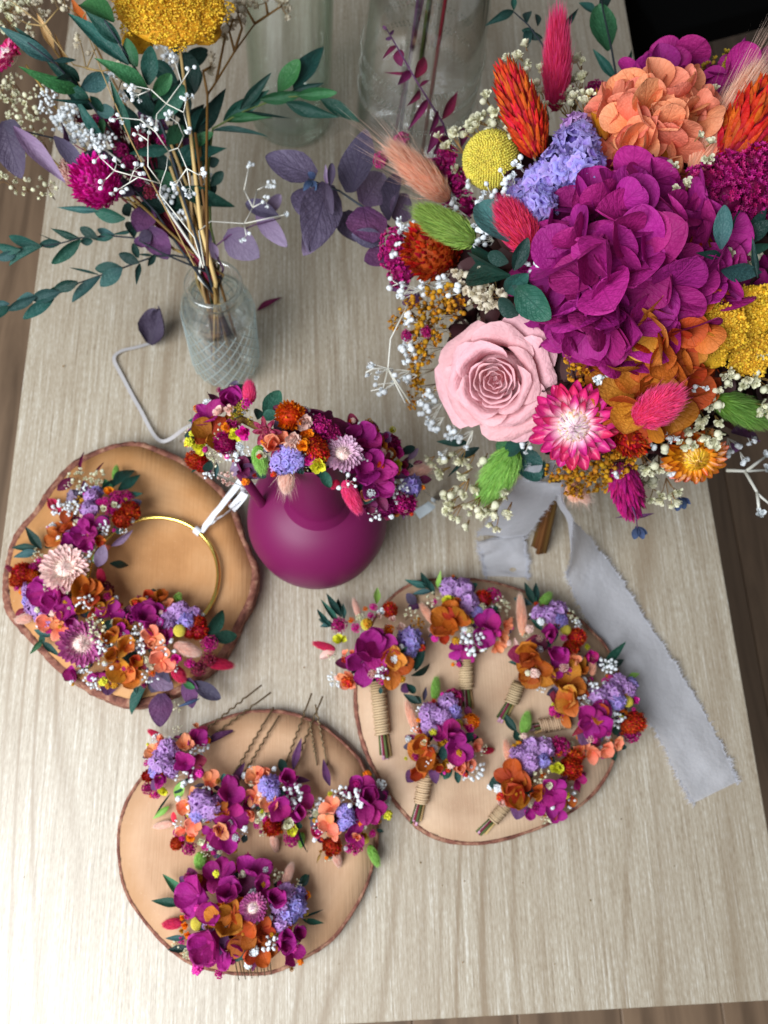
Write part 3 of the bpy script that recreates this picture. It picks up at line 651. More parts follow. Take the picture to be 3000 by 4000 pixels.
def straw(t, p, n_, r, outer, core, rings=((26, .62, 1.0, .12), (22, .5, .92, .38), (20, .4, .75, .68)), name='strawflower', corer=.42, split=True):
    M0 = fz(p, n_, r, R.uniform(0, 6)); b = MB(); sh = petal(W=.34, peak=.4, base=.6, cup=.25, curl=.5, nu=2, nv=4, sharp=.8)
    Ms = []
    for d in fib(110, .0, .05):
        rad = np.array([d[0], d[1], 0]); q = d * [corer, corer, corer * .7] + [0, 0, .02]; dirn = nrm(np.array([-d[0] * d[2], -d[1] * d[2], 1.0 - d[2] * .55]) + NR.randn(3) * .12)
        Ms.append(fr(q - dirn * .06, dirn, d * -1.0, .24, .26, .26))
    b.many(sh, Ms); V, Q, T, uv = SP2; b.add(V * [corer * .9, corer * .9, corer * .6], None, T, uv * 0 + .3, .2)
    head = obj(name, b.mesh('strawflower_core'), t, M0, [mat(core)])
    if split:
        for n, r0, L, e in rings:
            for i in range(n):
                a = 6.2832 * (i + R.uniform(-.2, .2)) / n; ee = e + R.uniform(-.1, .1); d = np.array([math.cos(a) * math.cos(ee), math.sin(a) * math.cos(ee), math.sin(ee)])
                z_ = np.array([-math.cos(a) * math.sin(ee), -math.sin(a) * math.sin(ee), math.cos(ee)]); l = (L - corer * .6) * R.uniform(.9, 1.08)
                obj('petal', m_petal('straw', R.randrange(5)), head, M0 @ fr(np.array([math.cos(a), math.sin(a), 0]) * corer * .62 + [0, 0, (e - .3) * .1], d, z_, l * 1.15, l, l), [mat(outer)])
    else:
        b = MB(); sh = petal(W=.36, peak=.6, base=.5, cup=.35, curl=.1, nu=2, nv=4, sharp=.62); Ms = []
        for n, r0, L, e in rings:
            for i in range(n):
                a = 6.2832 * (i + R.uniform(-.2, .2)) / n; ee = e + R.uniform(-.12, .12); d = np.array([math.cos(a) * math.cos(ee), math.sin(a) * math.cos(ee), math.sin(ee)])
                z_ = np.array([-math.cos(a) * math.sin(ee), -math.sin(a) * math.sin(ee), math.cos(ee)]); l = (L - corer * .6) * R.uniform(.9, 1.08)
                Ms.append(fr(np.array([math.cos(a), math.sin(a), 0]) * corer * .6, d, z_, l * 1.15, l, l))
        b.many(sh, Ms); obj('petals', b.mesh('ray_petals'), head, M0, [mat(outer)])
    return head
def put(t, it, zf, cen, single=None):
    """one item of a list: kind, place(s) in the picture, size, colour"""
    k = it[0]
    if k in 'TLD':                                             # things with a base and a tip
        _, x1, y1, x2, y2, wd, col = it[:7]; za, zb = (it[7] if len(it) > 7 else (0, 0)); A = CUR(x1, y1); B = CUR(x2, y2)
        p1 = P(*A, zf(A) + za); p2 = P(*B, zf(B) + zb); L = np.linalg.norm(p2 - p1); W = px(wd * CUR.k, (p1 + p2) / 2)
        nn = toward(p1) + NR.randn(3) * .25
        if k == 'L':
            kd = it[8] if len(it) > 8 else ('round' if W / L > .7 else 'oval' if W / L > .42 else 'leaf'); w0 = dict(leaf=.36, oval=.5, round=.86)[kd]
            return obj(single or 'leaf', m_petal(kd, R.randrange(8)), t, fr(p1, p2 - p1, nn, W / w0, L, L * .9), [mat(col)])
        if k == 'T':
            lg = len(it) > 8; return obj(single or 'bunny_tail', m_tail(R.randrange(3), lg), t, fr(p1, p2 - p1, nn, W, L, W), [mat(col)])
        return obj(single or 'bristle_flower', m_cone(R.randrange(3)), t, fr(p1, p2 - p1, nn, W * 1.05, L * 1.0, W * 1.05), [mat(col)])
    _, x, y, r_, col = it[:5]; dz = it[5] if len(it) > 5 and it[5] is not None else 0
    A = CUR(x, y); p = P(*A, zf(A) + dz); r = px(r_ * CUR.k, p) * (GROW.get(k, 1) if NF is None else 1); n_ = tiltn(p, cen, it[6] if len(it) > 6 else .6)
    if UNDER and k in 'HSC' and r > .008:                        # a leaf or two and a few buds tucked in under each bloom
        for _ in range(2):
            a = R.uniform(0, 6.283); d = np.array([math.cos(a), math.sin(a), R.uniform(-.25, .15)]); q = p - n_ * r * .35 + d * r * .35
            obj('leaf', m_petal(R.choice(('oval', 'leaf', 'round')), R.randrange(8)), t, fr(q, d, (0, 0, 1), r * 1.1, r * 1.0, r), [mat(R.choice(('violet', 'plum', 'teal', 'eucal', 'darkleaf', 'wine')))])
        for _ in range(3):
          a = R.uniform(0, 6.283); q = p + np.array([math.cos(a), math.sin(a), 0]) * r * R.uniform(.8, 1.15) - [0, 0, r * .1]
          c_ = R.choice(('fuchsia', 'white', 'cream', 'white', 'blush', 'orange', 'cerise', 'mustard', 'lime', 'coral'))
          obj('bud', m_clump(26, .34, R.choice(('pom', 'ball')), R.randrange(3)), t, fz(q, n_, r * R.uniform(.12, .24)), [mat(c_)])
    if k == 'H': return petals_flower(t, p, n_, r, col, n=it[7] if len(it) > 7 else 4)
    if k == 'K':                                               # crowded group of petals: several flowers
        m = it[7] if len(it) > 7 else 4
        for j in range(m):
            a = 6.283 * j / m + .5; q = p + (np.array([math.cos(a), math.sin(a), 0]) * r * .48 if m > 1 else 0) + [0, 0, R.uniform(-.2, .2) * r]
            petals_flower(t, q, nrm(n_ + (q - p) / r * 1.1), r * .62, col)
        return
    if k == 'S': return obj('statice', m_statice(R.randrange(4)), t, fz(p, n_, r), [mat(col)])
    if k == 'C': return obj('bristle_flower', m_cone(R.randrange(3)), t, fr(p - n_ * r * .9, n_ + NR.randn(3) * .25, NR.randn(3), r * 2, r * 1.9, r * 2), [mat(col)])
    if k == 'B': return obj('bud', m_clump(26, .34, 'pom', R.randrange(3)), t, fz(p, n_, r * .8), [mat(col)])
    if k == 'Y': return obj('billy_button', m_billy(), t, fz(p, n_, r), [mat('billy')])
    if k == 'P': return obj('small_flower', cached(('pf', R.randrange(3)), lambda: MB().many(POMS[0], [fz((0, 0, 0), (0, 0, 1), 1, a, 1 - .2 * i) for i, a in enumerate((0, .5))]).add(SP1[0] * .3 + [0, 0, .25], None, SP1[2], SP1[3] * 0 + .1, .3).mesh('pom')), t, fz(p, n_, r), [mat(col)])
    if k == 'A': return obj('amaranth', m_clump(90, .2, 'star', R.randrange(3)), t, fz(p, n_, r), [mat(col)])
    if k == 'G':
        n = it[7] if len(it) > 7 else 14; mix = ('ball',) if col == 'white' else ('pom', 'pom', 'ball')
        return obj('babys_breath', m_spray(n, (.30 if n < 20 else .24) if col == 'white' else .27, mix, R.randrange(3)), t, fz(p - n_ * r * .1, n_, r), [mat(col), mat('whitestem' if col == 'white' else 'stem')])
    if k == 'M': return obj('broom_bloom', m_spray(17, .27, ('pom', 'pom', 'ball'), R.randrange(3)), t, fz(p - n_ * r * .1, n_, r), [mat(col), mat('brownstem')])
    if k == 'W': return straw(t, p, n_, r, col, it[7] if len(it) > 7 else 'straw_core', split=False)
    if k == 'E':                                               # dark red fleshy rosette
        return straw(t, p, n_, r, 'echev', 'wine', rings=((8, .6, 1.05, .1), (8, .5, .9, .45), (6, .4, .7, .85)), name='rosette', corer=.28, split=False)
def pile(t, items, z0, hgt, c=None, rad=None, zbase=0):
    """items lying in a low heap: the middle stands higher than the rim"""
    pts = [CUR(i[1], i[2]) for i in items if i[0] not in 'TLD' ]
    cx_, cy_ = (np.mean(pts, 0) if c is None else CUR(*c)); rr = (max(math.hypot(a - cx_, b_ - cy_) for a, b_ in pts) * 1.15 if rad is None else rad * CUR.k)
    zf = lambda A: z0 + .004 + hgt * max(0, 1 - ((A[0] - cx_) ** 2 + (A[1] - cy_) ** 2) / rr ** 2)
    cen = P(cx_, cy_, z0)
    for it in items: put(t, it, zf, cen)
def stems_wrap(t, x1, y1, x2, y2, w_, z, xe, ye, cols=('straw_core', 'greenstem', 'winestem', 'strawstem')):
    """twine-bound handle from (x1,y1) to (x2,y2), bare cut stems on to (xe,ye)"""
    a = P(*CUR(x1, y1), z + .006); b_ = P(*CUR(x2, y2), z); e = P(*CUR(xe, ye), z); r = px(w_ * CUR.k, a) / 2
    b = MB(); b.add(*tube([a, b_], r * .86, 10)); d = b_ - a; L = np.linalg.norm(d); d = d / L; u = nrm(np.cross(d, [0, 0, 1])); v = np.cross(d, u)
    turns = max(6, int(L / (r * .36))); pts = [a + d * L * i / (turns * 10) + (u * math.cos(i * .6283) + v * math.sin(i * .6283)) * r * (1 + .1 * math.sin(i * .37)) for i in range(turns * 10 + 1)]
    b.add(*tube(pts, r * .2, 5)); obj('twine_wrap', b.mesh('twine_wrap'), t, None, [mat('twine')])
    for i in range(7):
        o = (u * math.cos(i * .9) + v * math.sin(i * .9) * .7) * r * .6 * (.3 + .7 * (i % 2)); q = b_ - d * r + o; f = e + o * 1.5 + d * R.uniform(-.003, .002)
        obj('stem', MB().add(*tube([q, (q + f) / 2, f], r * .22, 6)).mesh('stem'), t, None, [mat(cols[i % 4])])
# ================================================================= six boutonnieres on the pale slice
CUR = Tf(663.6, 1216.6, .4667); BZ = S2Z + .0035
def bouton(label, items, wrap, c, rad, hgt=.022):
    p = P(*CUR(*c), S2Z); t = thing('boutonniere', label, 'boutonniere', p, 'boutonnieres on the pale wood slice'); stems_wrap(t, *wrap[:5], BZ, *wrap[5:]); pile(t, items, BZ, hgt, c, rad)
bouton('largest boutonniere, magenta petals and teal leaves, left edge of the pale slice', [
 ('L', 110, 270, 40, 265, 30, 'darkleaf'), ('L', 150, 290, 65, 190, 30, 'teal'), ('L', 160, 250, 90, 140, 36, 'darkleaf'), ('L', 165, 240, 130, 150, 30, 'teal'), ('L', 170, 260, 165, 185, 26, 'blueleaf'), ('L', 120, 300, 25, 200, 26, 'teal'), ('L', 130, 285, 45, 285, 30, 'blueleaf'),
 ('T', 240, 250, 215, 165, 36, 'blushtail'), ('L', 320, 190, 325, 110, 34, 'greentail'), ('T', 130, 400, 30, 370, 44, 'crimson'), ('L', 130, 410, 60, 440, 40, 'blush'),
 ('A', 150, 290, 34, 'cerise'), ('B', 205, 265, 16, 'orange'), ('B', 305, 205, 20, 'fuchsia'), ('B', 270, 213, 13, 'orange'), ('B', 245, 255, 22, 'cream'), ('B', 295, 245, 18, 'fuchsia'), ('P', 342, 228, 20, 'white'), ('C', 395, 225, 36, 'coral'),
 ('B', 225, 300, 24, 'fuchsia'), ('Y', 275, 283, 28, 'billy'), ('P', 368, 300, 26, 'blush'), ('P', 395, 262, 18, 'blush'), ('P', 432, 295, 22, 'blush'), ('G', 480, 240, 40, 'cream', 0, .6, 10), ('M', 510, 280, 34, 'mustard'), ('P', 330, 245, 16, 'blush'),
 ('P', 152, 360, 34, 'lime'), ('G', 115, 425, 26, 'cream', 0, .6, 8), ('K', 195, 425, 36, 'peach', 0, .6, 3), ('S', 470, 360, 60, 'lilac'), ('S', 455, 410, 45, 'lilac'),
 ('H', 195, 535, 50, 'peach', -.004), ('G', 130, 540, 40, 'white', -.006, .8, 24), ('L', 480, 490, 520, 430, 40, 'teal'), ('L', 500, 500, 545, 370, 44, 'darkleaf'), ('L', 480, 520, 600, 470, 34, 'teal'), ('L', 460, 560, 500, 600, 36, 'teal'), ('L', 330, 590, 350, 590, 30, 'teal'), ('L', 440, 560, 470, 600, 50, 'violet'),
 ('H', 290, 390, 105, 'magenta', .004, .1, 4), ('H', 265, 470, 95, 'magenta', .0, .4, 4), ('H', 330, 370, 85, 'magenta', .008, .2, 3), ('H', 385, 480, 85, 'rust', .003, .5, 4), ('H', 395, 440, 60, 'amber', .009, .3, 4), ('G', 345, 510, 40, 'white', .012, .2, 12)],
 (322, 540, 350, 790, 62, 362, 900), (310, 390), 300, .026)
bouton('boutonniere with rust petals left of magenta, topmost on the pale slice', [
 ('L', 560, 110, 450, 80, 34, 'teal'), ('L', 570, 120, 515, 35, 36, 'darkleaf'), ('L', 575, 130, 480, 140, 30, 'blueleaf'), ('L', 590, 150, 545, 60, 30, 'teal'), ('L', 500, 190, 460, 140, 50, 'eucal'), ('L', 520, 200, 465, 200, 44, 'violet'), ('L', 615, 120, 615, 30, 40, 'greentail'), ('T', 590, 280, 525, 190, 48, 'peachtail'),
 ('G', 580, 165, 40, 'cream', 0, .6, 12), ('S', 665, 120, 52, 'orchid'), ('S', 720, 120, 50, 'orchid'), ('S', 745, 185, 52, 'orchid'), ('S', 785, 230, 30, 'lilac'), ('A', 860, 150, 34, 'cerise'), ('C', 835, 160, 40, 'coral'), ('P', 655, 178, 32, 'lime'), ('B', 590, 180, 16, 'fuchsia'), ('B', 680, 185, 22, 'orange'), ('B', 775, 180, 16, 'fuchsia'), ('B', 795, 187, 11, 'orange'),
 ('G', 900, 195, 46, 'cream', 0, .6, 16), ('G', 940, 260, 26, 'cream', 0, .6, 8), ('H', 655, 270, 85, 'rust', .003, .3, 4), ('H', 690, 250, 70, 'rust', .006, .3, 4), ('H', 640, 320, 60, 'rust', 0, .6, 3),
 ('H', 830, 280, 75, 'magenta', .004, .3, 4), ('H', 800, 330, 65, 'magenta', .002, .3, 4), ('H', 715, 405, 62, 'magenta', -.004, .5, 4), ('H', 890, 330, 45, 'peach', 0, .6, 4), ('H', 910, 285, 40, 'peach'), ('H', 880, 380, 40, 'peach', -.003), ('G', 770, 370, 70, 'white', .003, .3, 30), ('G', 600, 340, 26, 'cream', 0, .6, 6), ('G', 650, 360, 20, 'cream', 0, .6, 6)],
 (735, 440, 735, 580, 58, 745, 675), (750, 250), 240)
bouton('boutonniere with peach bunny tail and big rust bloom beside the frayed ribbon', [
 ('L', 1040, 190, 960, 160, 36, 'blueleaf'), ('L', 1050, 190, 1005, 85, 36, 'darkleaf'), ('L', 1060, 190, 1058, 80, 34, 'darkleaf'), ('L', 1060, 200, 1030, 110, 30, 'teal'), ('T', 1000, 340, 985, 150, 54, 'peachtail', (.0, .01)), ('T', 1080, 200, 1125, 140, 54, 'greentail'), ('L', 975, 430, 960, 340, 30, 'blush'),
 ('G', 1010, 320, 30, 'cream', 0, .5, 12), ('S', 1075, 235, 40, 'orchid'), ('S', 1120, 240, 45, 'orchid'), ('S', 1160, 215, 42, 'orchid'), ('S', 1170, 270, 36, 'lilac'), ('B', 1083, 258, 18, 'fuchsia'), ('B', 1090, 205, 14, 'fuchsia'), ('B', 1160, 282, 18, 'orange'), ('Y', 1197, 308, 24, 'lime'), ('G', 1215, 250, 40, 'cream', 0, .6, 12), ('G', 1250, 290, 36, 'white', 0, .6, 16),
 ('C', 1240, 345, 42, 'coral'), ('C', 1215, 380, 36, 'coral'), ('H', 1290, 430, 50, 'cerise', -.004), ('H', 1230, 440, 42, 'peach'), ('K', 1215, 475, 46, 'peach', 0, .6, 3), ('H', 1115, 330, 72, 'magenta', .003, .2, 4), ('H', 1145, 400, 75, 'magenta', .003, .3, 4), ('H', 1165, 480, 50, 'magenta', 0, .5, 3),
 ('H', 1040, 420, 85, 'rust', .004, .3, 4), ('H', 1060, 480, 90, 'rust', .0, .4, 5), ('H', 1020, 500, 60, 'rust', -.003, .6, 3), ('H', 1130, 515, 36, 'magenta', -.003), ('G', 1085, 580, 24, 'white', -.004, .8, 10)],
 (980, 555, 945, 645, 55, 893, 730), (1120, 370), 230)
bouton('boutonniere lying sideways on the right rim, amber petals and peach frill', [
 ('L', 1370, 480, 1465, 378, 40, 'teal'), ('L', 1380, 480, 1490, 445, 38, 'teal'), ('L', 1360, 490, 1345, 410, 40, 'eucal'), ('L', 1360, 500, 1400, 430, 36, 'darkleaf'), ('T', 1320, 520, 1318, 420, 46, 'peachtail'), ('L', 1480, 530, 1540, 510, 26, 'greentail'), ('G', 1390, 480, 50, 'white', .004, .5, 24),
 ('S', 1440, 560, 46, 'orchid'), ('S', 1410, 600, 52, 'orchid'), ('S', 1350, 620, 46, 'orchid'), ('S', 1480, 590, 42, 'orchid'), ('S', 1430, 640, 46, 'lilac'), ('S', 1500, 560, 30, 'lilac'), ('B', 1380, 550, 20, 'fuchsia'), ('B', 1390, 525, 12, 'orange'), ('Y', 1483, 640, 26, 'lime'), ('P', 1515, 635, 22, 'fuchsia'), ('P', 1510, 580, 14, 'fuchsia'),
 ('B', 1455, 680, 14, 'orange'), ('B', 1475, 690, 10, 'orange'), ('C', 1505, 720, 48, 'coral'), ('C', 1480, 750, 40, 'coral'), ('A', 1500, 790, 36, 'cerise', -.003), ('B', 1522, 768, 10, 'lime'), ('H', 1260, 500, 55, 'amber', .0, .5, 4), ('H', 1210, 560, 85, 'rust', .003, .3, 4), ('H', 1220, 640, 80, 'amber', .002, .4, 5), ('H', 1190, 700, 50, 'amber', -.003, .6, 3), ('H', 1280, 600, 50, 'rust'),
 ('G', 1320, 580, 40, 'white', .003, .4, 16), ('G', 1275, 640, 36, 'white', .003, .4, 14), ('H', 1350, 690, 60, 'rust', 0, .4, 3), ('H', 1320, 730, 85, 'magenta', .004, .3, 5), ('H', 1350, 750, 70, 'magenta', .004, .3, 4), ('G', 1430, 720, 40, 'white', .003, .5, 18),
 ('H', 1270, 850, 48, 'peach', -.002, .6), ('H', 1320, 870, 50, 'peach', -.002, .6), ('H', 1380, 850, 48, 'peach', 0, .6), ('H', 1430, 820, 40, 'peach'), ('L', 1400, 860, 1440, 925, 38, 'teal'), ('L', 1440, 850, 1475, 850, 26, 'darkleaf')],
 (1220, 730, 1080, 755, 55, 1040, 765), (1370, 680), 240)
bouton('boutonniere with rust bloom over its wrapped stem, lower left of the pale slice', [
 ('L', 520, 650, 450, 610, 36, 'darkleaf'), ('L', 530, 650, 490, 605, 30, 'teal'), ('L', 540, 640, 550, 570, 22, 'eucal'), ('T', 590, 630, 598, 530, 50, 'greentail'), ('T', 510, 790, 460, 640, 52, 'peachtail'), ('A', 680, 625, 40, 'cerise', -.003),
 ('G', 530, 680, 28, 'white', 0, .5, 14), ('B', 570, 662, 20, 'fuchsia'), ('S', 650, 650, 46, 'orchid'), ('S', 570, 700, 52, 'orchid'), ('S', 620, 710, 46, 'orchid'), ('S', 680, 690, 36, 'lilac'), ('S', 570, 760, 42, 'orchid'), ('B', 650, 740, 16, 'orange'), ('Y', 700, 742, 20, 'lime'), ('C', 745, 712, 38, 'orange'), ('P', 750, 765, 26, 'fuchsia'), ('P', 727, 735, 18, 'blush'), ('B', 770, 800, 12, 'fuchsia'),
 ('G', 500, 770, 24, 'white', 0, .5, 8), ('H', 540, 840, 70, 'rust', .003, .3, 4), ('H', 560, 900, 85, 'rust', .001, .4, 4), ('H', 510, 950, 60, 'rust', -.004, .7, 3), ('H', 610, 930, 50, 'rust', -.003, .6, 3), ('H', 655, 800, 75, 'magenta', .004, .2, 4), ('H', 690, 850, 72, 'magenta', .003, .3, 4), ('H', 620, 790, 50, 'magenta'),
 ('H', 770, 850, 40, 'peach'), ('H', 690, 940, 55, 'peach', -.002, .5), ('H', 740, 920, 45, 'peach', -.002, .5), ('G', 810, 860, 30, 'cream', 0, .5, 10), ('T', 810, 870, 860, 865, 36, 'crimson', (-.004, -.008)), ('G', 760, 960, 66, 'white', -.004, .6, 26), ('G', 565, 930, 26, 'white', .006, .2, 8), ('P', 545, 830, 20, 'cream', .006)],
 (555, 950, 525, 1110, 58, 498, 1205), (640, 800), 240)
bouton('boutonniere with green bunny tail and orchid statice, nearest the bottom of its slice', [
 ('L', 970, 780, 915, 700, 40, 'darkleaf'), ('L', 980, 830, 955, 760, 34, 'teal'), ('T', 1000, 790, 1022, 690, 58, 'greentail'), ('T', 940, 930, 918, 820, 48, 'peachtail'), ('L', 915, 990, 890, 950, 28, 'blueleaf'), ('G', 1000, 820, 30, 'cream', 0, .5, 10), ('G', 1030, 810, 26, 'white', 0, .5, 10),
 ('S', 985, 890, 48, 'orchid'), ('S', 1040, 860, 54, 'orchid'), ('S', 1095, 860, 48, 'orchid'), ('S', 1030, 920, 52, 'orchid'), ('S', 1090, 910, 36, 'lilac'), ('S', 1010, 950, 36, 'orchid'), ('A', 1165, 850, 44, 'cerise'), ('B', 1165, 880, 16, 'orange'), ('B', 1115, 910, 20, 'orange'), ('P', 1155, 945, 34, 'lime'), ('C', 1210, 920, 52, 'coral'), ('C', 1225, 900, 38, 'coral'),
 ('G', 1075, 985, 40, 'cream', .004, .4, 12), ('P', 1115, 1025, 22, 'cream', .004), ('H', 950, 1000, 78, 'rust', .003, .3, 4), ('H', 990, 1060, 85, 'rust', .001, .4, 5), ('H', 915, 1040, 55, 'rust', -.003, .6, 3), ('H', 1060, 1060, 50, 'rust'), ('H', 1140, 1050, 70, 'magenta', .003, .3, 4), ('H', 1110, 1110, 66, 'magenta', .0, .4, 4), ('H', 1030, 1140, 50, 'magenta', -.003, .6, 3), ('H', 1150, 1150, 46, 'magenta', -.004, .6, 3), ('H', 1245, 1000, 48, 'cerise', -.004, .6, 3), ('H', 1200, 1090, 42, 'rust', -.004, .6, 3),
 ('G', 1215, 1070, 36, 'white', -.002, .5, 14), ('G', 1100, 1170, 36, 'cream', -.005, .8, 12), ('G', 1225, 1100, 26, 'white', -.004, .7, 10)],
 (930, 1110, 860, 1190, 50, 800, 1250), (1070, 980), 230)
# ================================================================= hairpins and comb on the front slice
CUR = Tf(221.2, 1437.8, .4); PZ = S3Z + .003
wire = simple('bronze_wire', '#66543c', .35, .7)
def wavy(b, a, b_, r, amp=.0009, waves=6, s=0.15, e=.75):
    d = b_ - a; L = np.linalg.norm(d); u = nrm(np.cross(d, [0, 0, 1])); n = 46
    b.add(*tube([a + d * i / n + u * amp * (math.sin((i / n - s) / (e - s) * waves * 6.283) if s < i / n < e else 0) for i in range(n + 1)], r, 6))
def hairpin(label, legs, items, c, rad, hgt=.02):
    p = P(*CUR(*c), S3Z); t = thing('hairpin', label, 'hairpin', p, 'flower hairpins on the front wood slice')
    for (x1, y1, x2, y2) in legs:
        b = MB(); A, B = P(*CUR(x1, y1), PZ + .001), P(*CUR(x2, y2), PZ + .001); wavy(b, A, B, .0008); obj('prong', b.mesh('prong'), t, None, [wire])
    pile(t, items, PZ, hgt, c, rad)
hairpin('hairpin with orchid statice, farthest left of the four on the front slice', [(500, 390, 860, 105), (540, 420, 910, 145)], [
 ('L', 560, 430, 720, 320, 46, 'violet'), ('T', 330, 400, 250, 350, 44, 'crimson', (-.006, -.004)), ('G', 290, 390, 28, 'white', 0, .6, 12), ('L', 360, 760, 270, 830, 34, 'greentail'), ('L', 370, 690, 265, 830, 12, 'darkleaf'), ('L', 400, 720, 440, 620, 60, 'greentail'), ('L', 390, 690, 470, 600, 50, 'teal'), ('G', 405, 340, 26, 'cream', .004, .3, 10), ('H', 500, 330, 20, 'peach'),
 ('H', 285, 470, 48, 'peach'), ('H', 320, 410, 36, 'peach'), ('H', 500, 400, 66, 'magenta', .002, .4, 4), ('H', 440, 430, 50, 'peach', .003), ('H', 450, 530, 78, 'magenta', .003, .3, 4), ('H', 490, 560, 60, 'magenta', 0, .5, 4), ('H', 320, 600, 60, 'magenta', 0, .5, 4), ('S', 355, 450, 56, 'orchid'), ('S', 320, 520, 62, 'orchid'), ('S', 370, 560, 44, 'orchid'), ('S', 290, 570, 40, 'lilac'),
 ('B', 242, 528, 20, 'fuchsia'), ('B', 262, 525, 12, 'orange'), ('C', 245, 600, 34, 'coral'), ('A', 245, 660, 30, 'cerise'), ('P', 332, 665, 34, 'lime'), ('B', 288, 695, 26, 'fuchsia'), ('B', 265, 700, 14, 'orange'), ('G', 520, 460, 50, 'white', .003, .4, 16), ('G', 450, 600, 60, 'white', .002, .4, 14)], (380, 520), 210)
hairpin('hairpin with widest spread of magenta petals, second from left on the front slice', [(700, 600, 925, 225), (740, 620, 955, 270)], [
 ('L', 690, 660, 770, 520, 46, 'violet'), ('L', 640, 1000, 640, 1115, 40, 'teal'), ('T', 530, 1010, 525, 1095, 76, 'greentail', (0, -.004)), ('T', 380, 850, 280, 870, 46, 'blushtail', (-.004, -.006)), ('L', 400, 820, 370, 820, 60, 'crimson'),
 ('H', 770, 740, 70, 'magenta', -.002, .5, 3), ('H', 680, 700, 80, 'magenta', .003, .3, 4), ('H', 700, 820, 85, 'magenta', .002, .4, 4), ('H', 660, 930, 85, 'magenta', 0, .5, 4), ('H', 590, 900, 50, 'magenta', 0), ('H', 580, 630, 58, 'peach', .0, .5, 4), ('H', 450, 760, 56, 'peach'), ('H', 640, 780, 46, 'rust', .005), ('H', 510, 700, 44, 'peach'), ('H', 500, 850, 60, 'peach'), ('H', 630, 880, 56, 'peach', .003), ('H', 440, 880, 46, 'peach'),
 ('S', 530, 730, 64, 'orchid', .003), ('S', 580, 770, 60, 'orchid', .003), ('S', 520, 800, 52, 'lilac'), ('S', 610, 740, 40, 'orchid'), ('G', 410, 860, 30, 'white', 0, .6, 14), ('B', 400, 900, 20, 'fuchsia'), ('B', 432, 930, 18, 'fuchsia'), ('P', 482, 920, 32, 'orange'), ('C', 410, 950, 36, 'coral'), ('P', 530, 945, 26, 'cream'), ('B', 555, 975, 24, 'fuchsia'), ('A', 470, 985, 34, 'cerise'), ('B', 600, 1010, 14, 'fuchsia'),
 ('G', 560, 1010, 26, 'cream', 0, .6, 10), ('G', 560, 670, 30, 'white', .006, .3, 8), ('G', 690, 620, 36, 'white', .004, .5, 12), ('L', 750, 930, 790, 940, 44, 'blueleaf'), ('G', 760, 900, 26, 'white', 0, .5, 8), ('B', 720, 710, 30, 'magenta')], (590, 800), 260)
hairpin('hairpin with peach petals left of lilac statice, third from left on the front slice', [(990, 530, 1130, 150), (1030, 560, 1190, 165)], [
 ('L', 1030, 560, 1080, 400, 44, 'violet'), ('L', 1060, 880, 1100, 1030, 14, 'darkleaf'), ('T', 1080, 900, 1070, 980, 40, 'greentail', (0, -.005)), ('T', 920, 910, 940, 1000, 52, 'blushtail', (0, -.006)), ('L', 790, 820, 760, 820, 30, 'plum'),
 ('H', 840, 610, 70, 'peach', 0, .5, 4), ('H', 890, 600, 55, 'peach', 0, .5, 4), ('H', 830, 700, 60, 'peach'), ('H', 810, 800, 50, 'peach'), ('H', 900, 740, 60, 'peach', .002), ('S', 900, 650, 60, 'lilac', .003), ('S', 910, 690, 48, 'lilac', .003), ('H', 1000, 610, 85, 'magenta', .002, .3, 4), ('H', 1060, 700, 75, 'magenta', 0, .4, 4), ('H', 960, 770, 80, 'magenta', .002, .3, 4), ('H', 1040, 790, 75, 'magenta', 0, .4, 4),
 ('G', 1030, 690, 70, 'white', .004, .2, 26), ('B', 890, 832, 26, 'fuchsia'), ('P', 862, 795, 26, 'cream'), ('P', 840, 840, 18, 'cream'), ('C', 915, 870, 50, 'coral'), ('P', 1000, 845, 36, 'cream'), ('P', 1015, 885, 40, 'lime'), ('B', 835, 862, 20, 'fuchsia'), ('B', 965, 895, 14, 'orange'), ('A', 1020, 930, 40, 'cerise'), ('B', 1045, 915, 16, 'fuchsia'), ('G', 870, 900, 26, 'cream', 0, .6, 10), ('L', 1040, 860, 1080, 870, 30, 'teal'), ('P', 1110, 800, 24, 'blush'), ('P', 770, 830, 16, 'white')], (950, 740), 220)
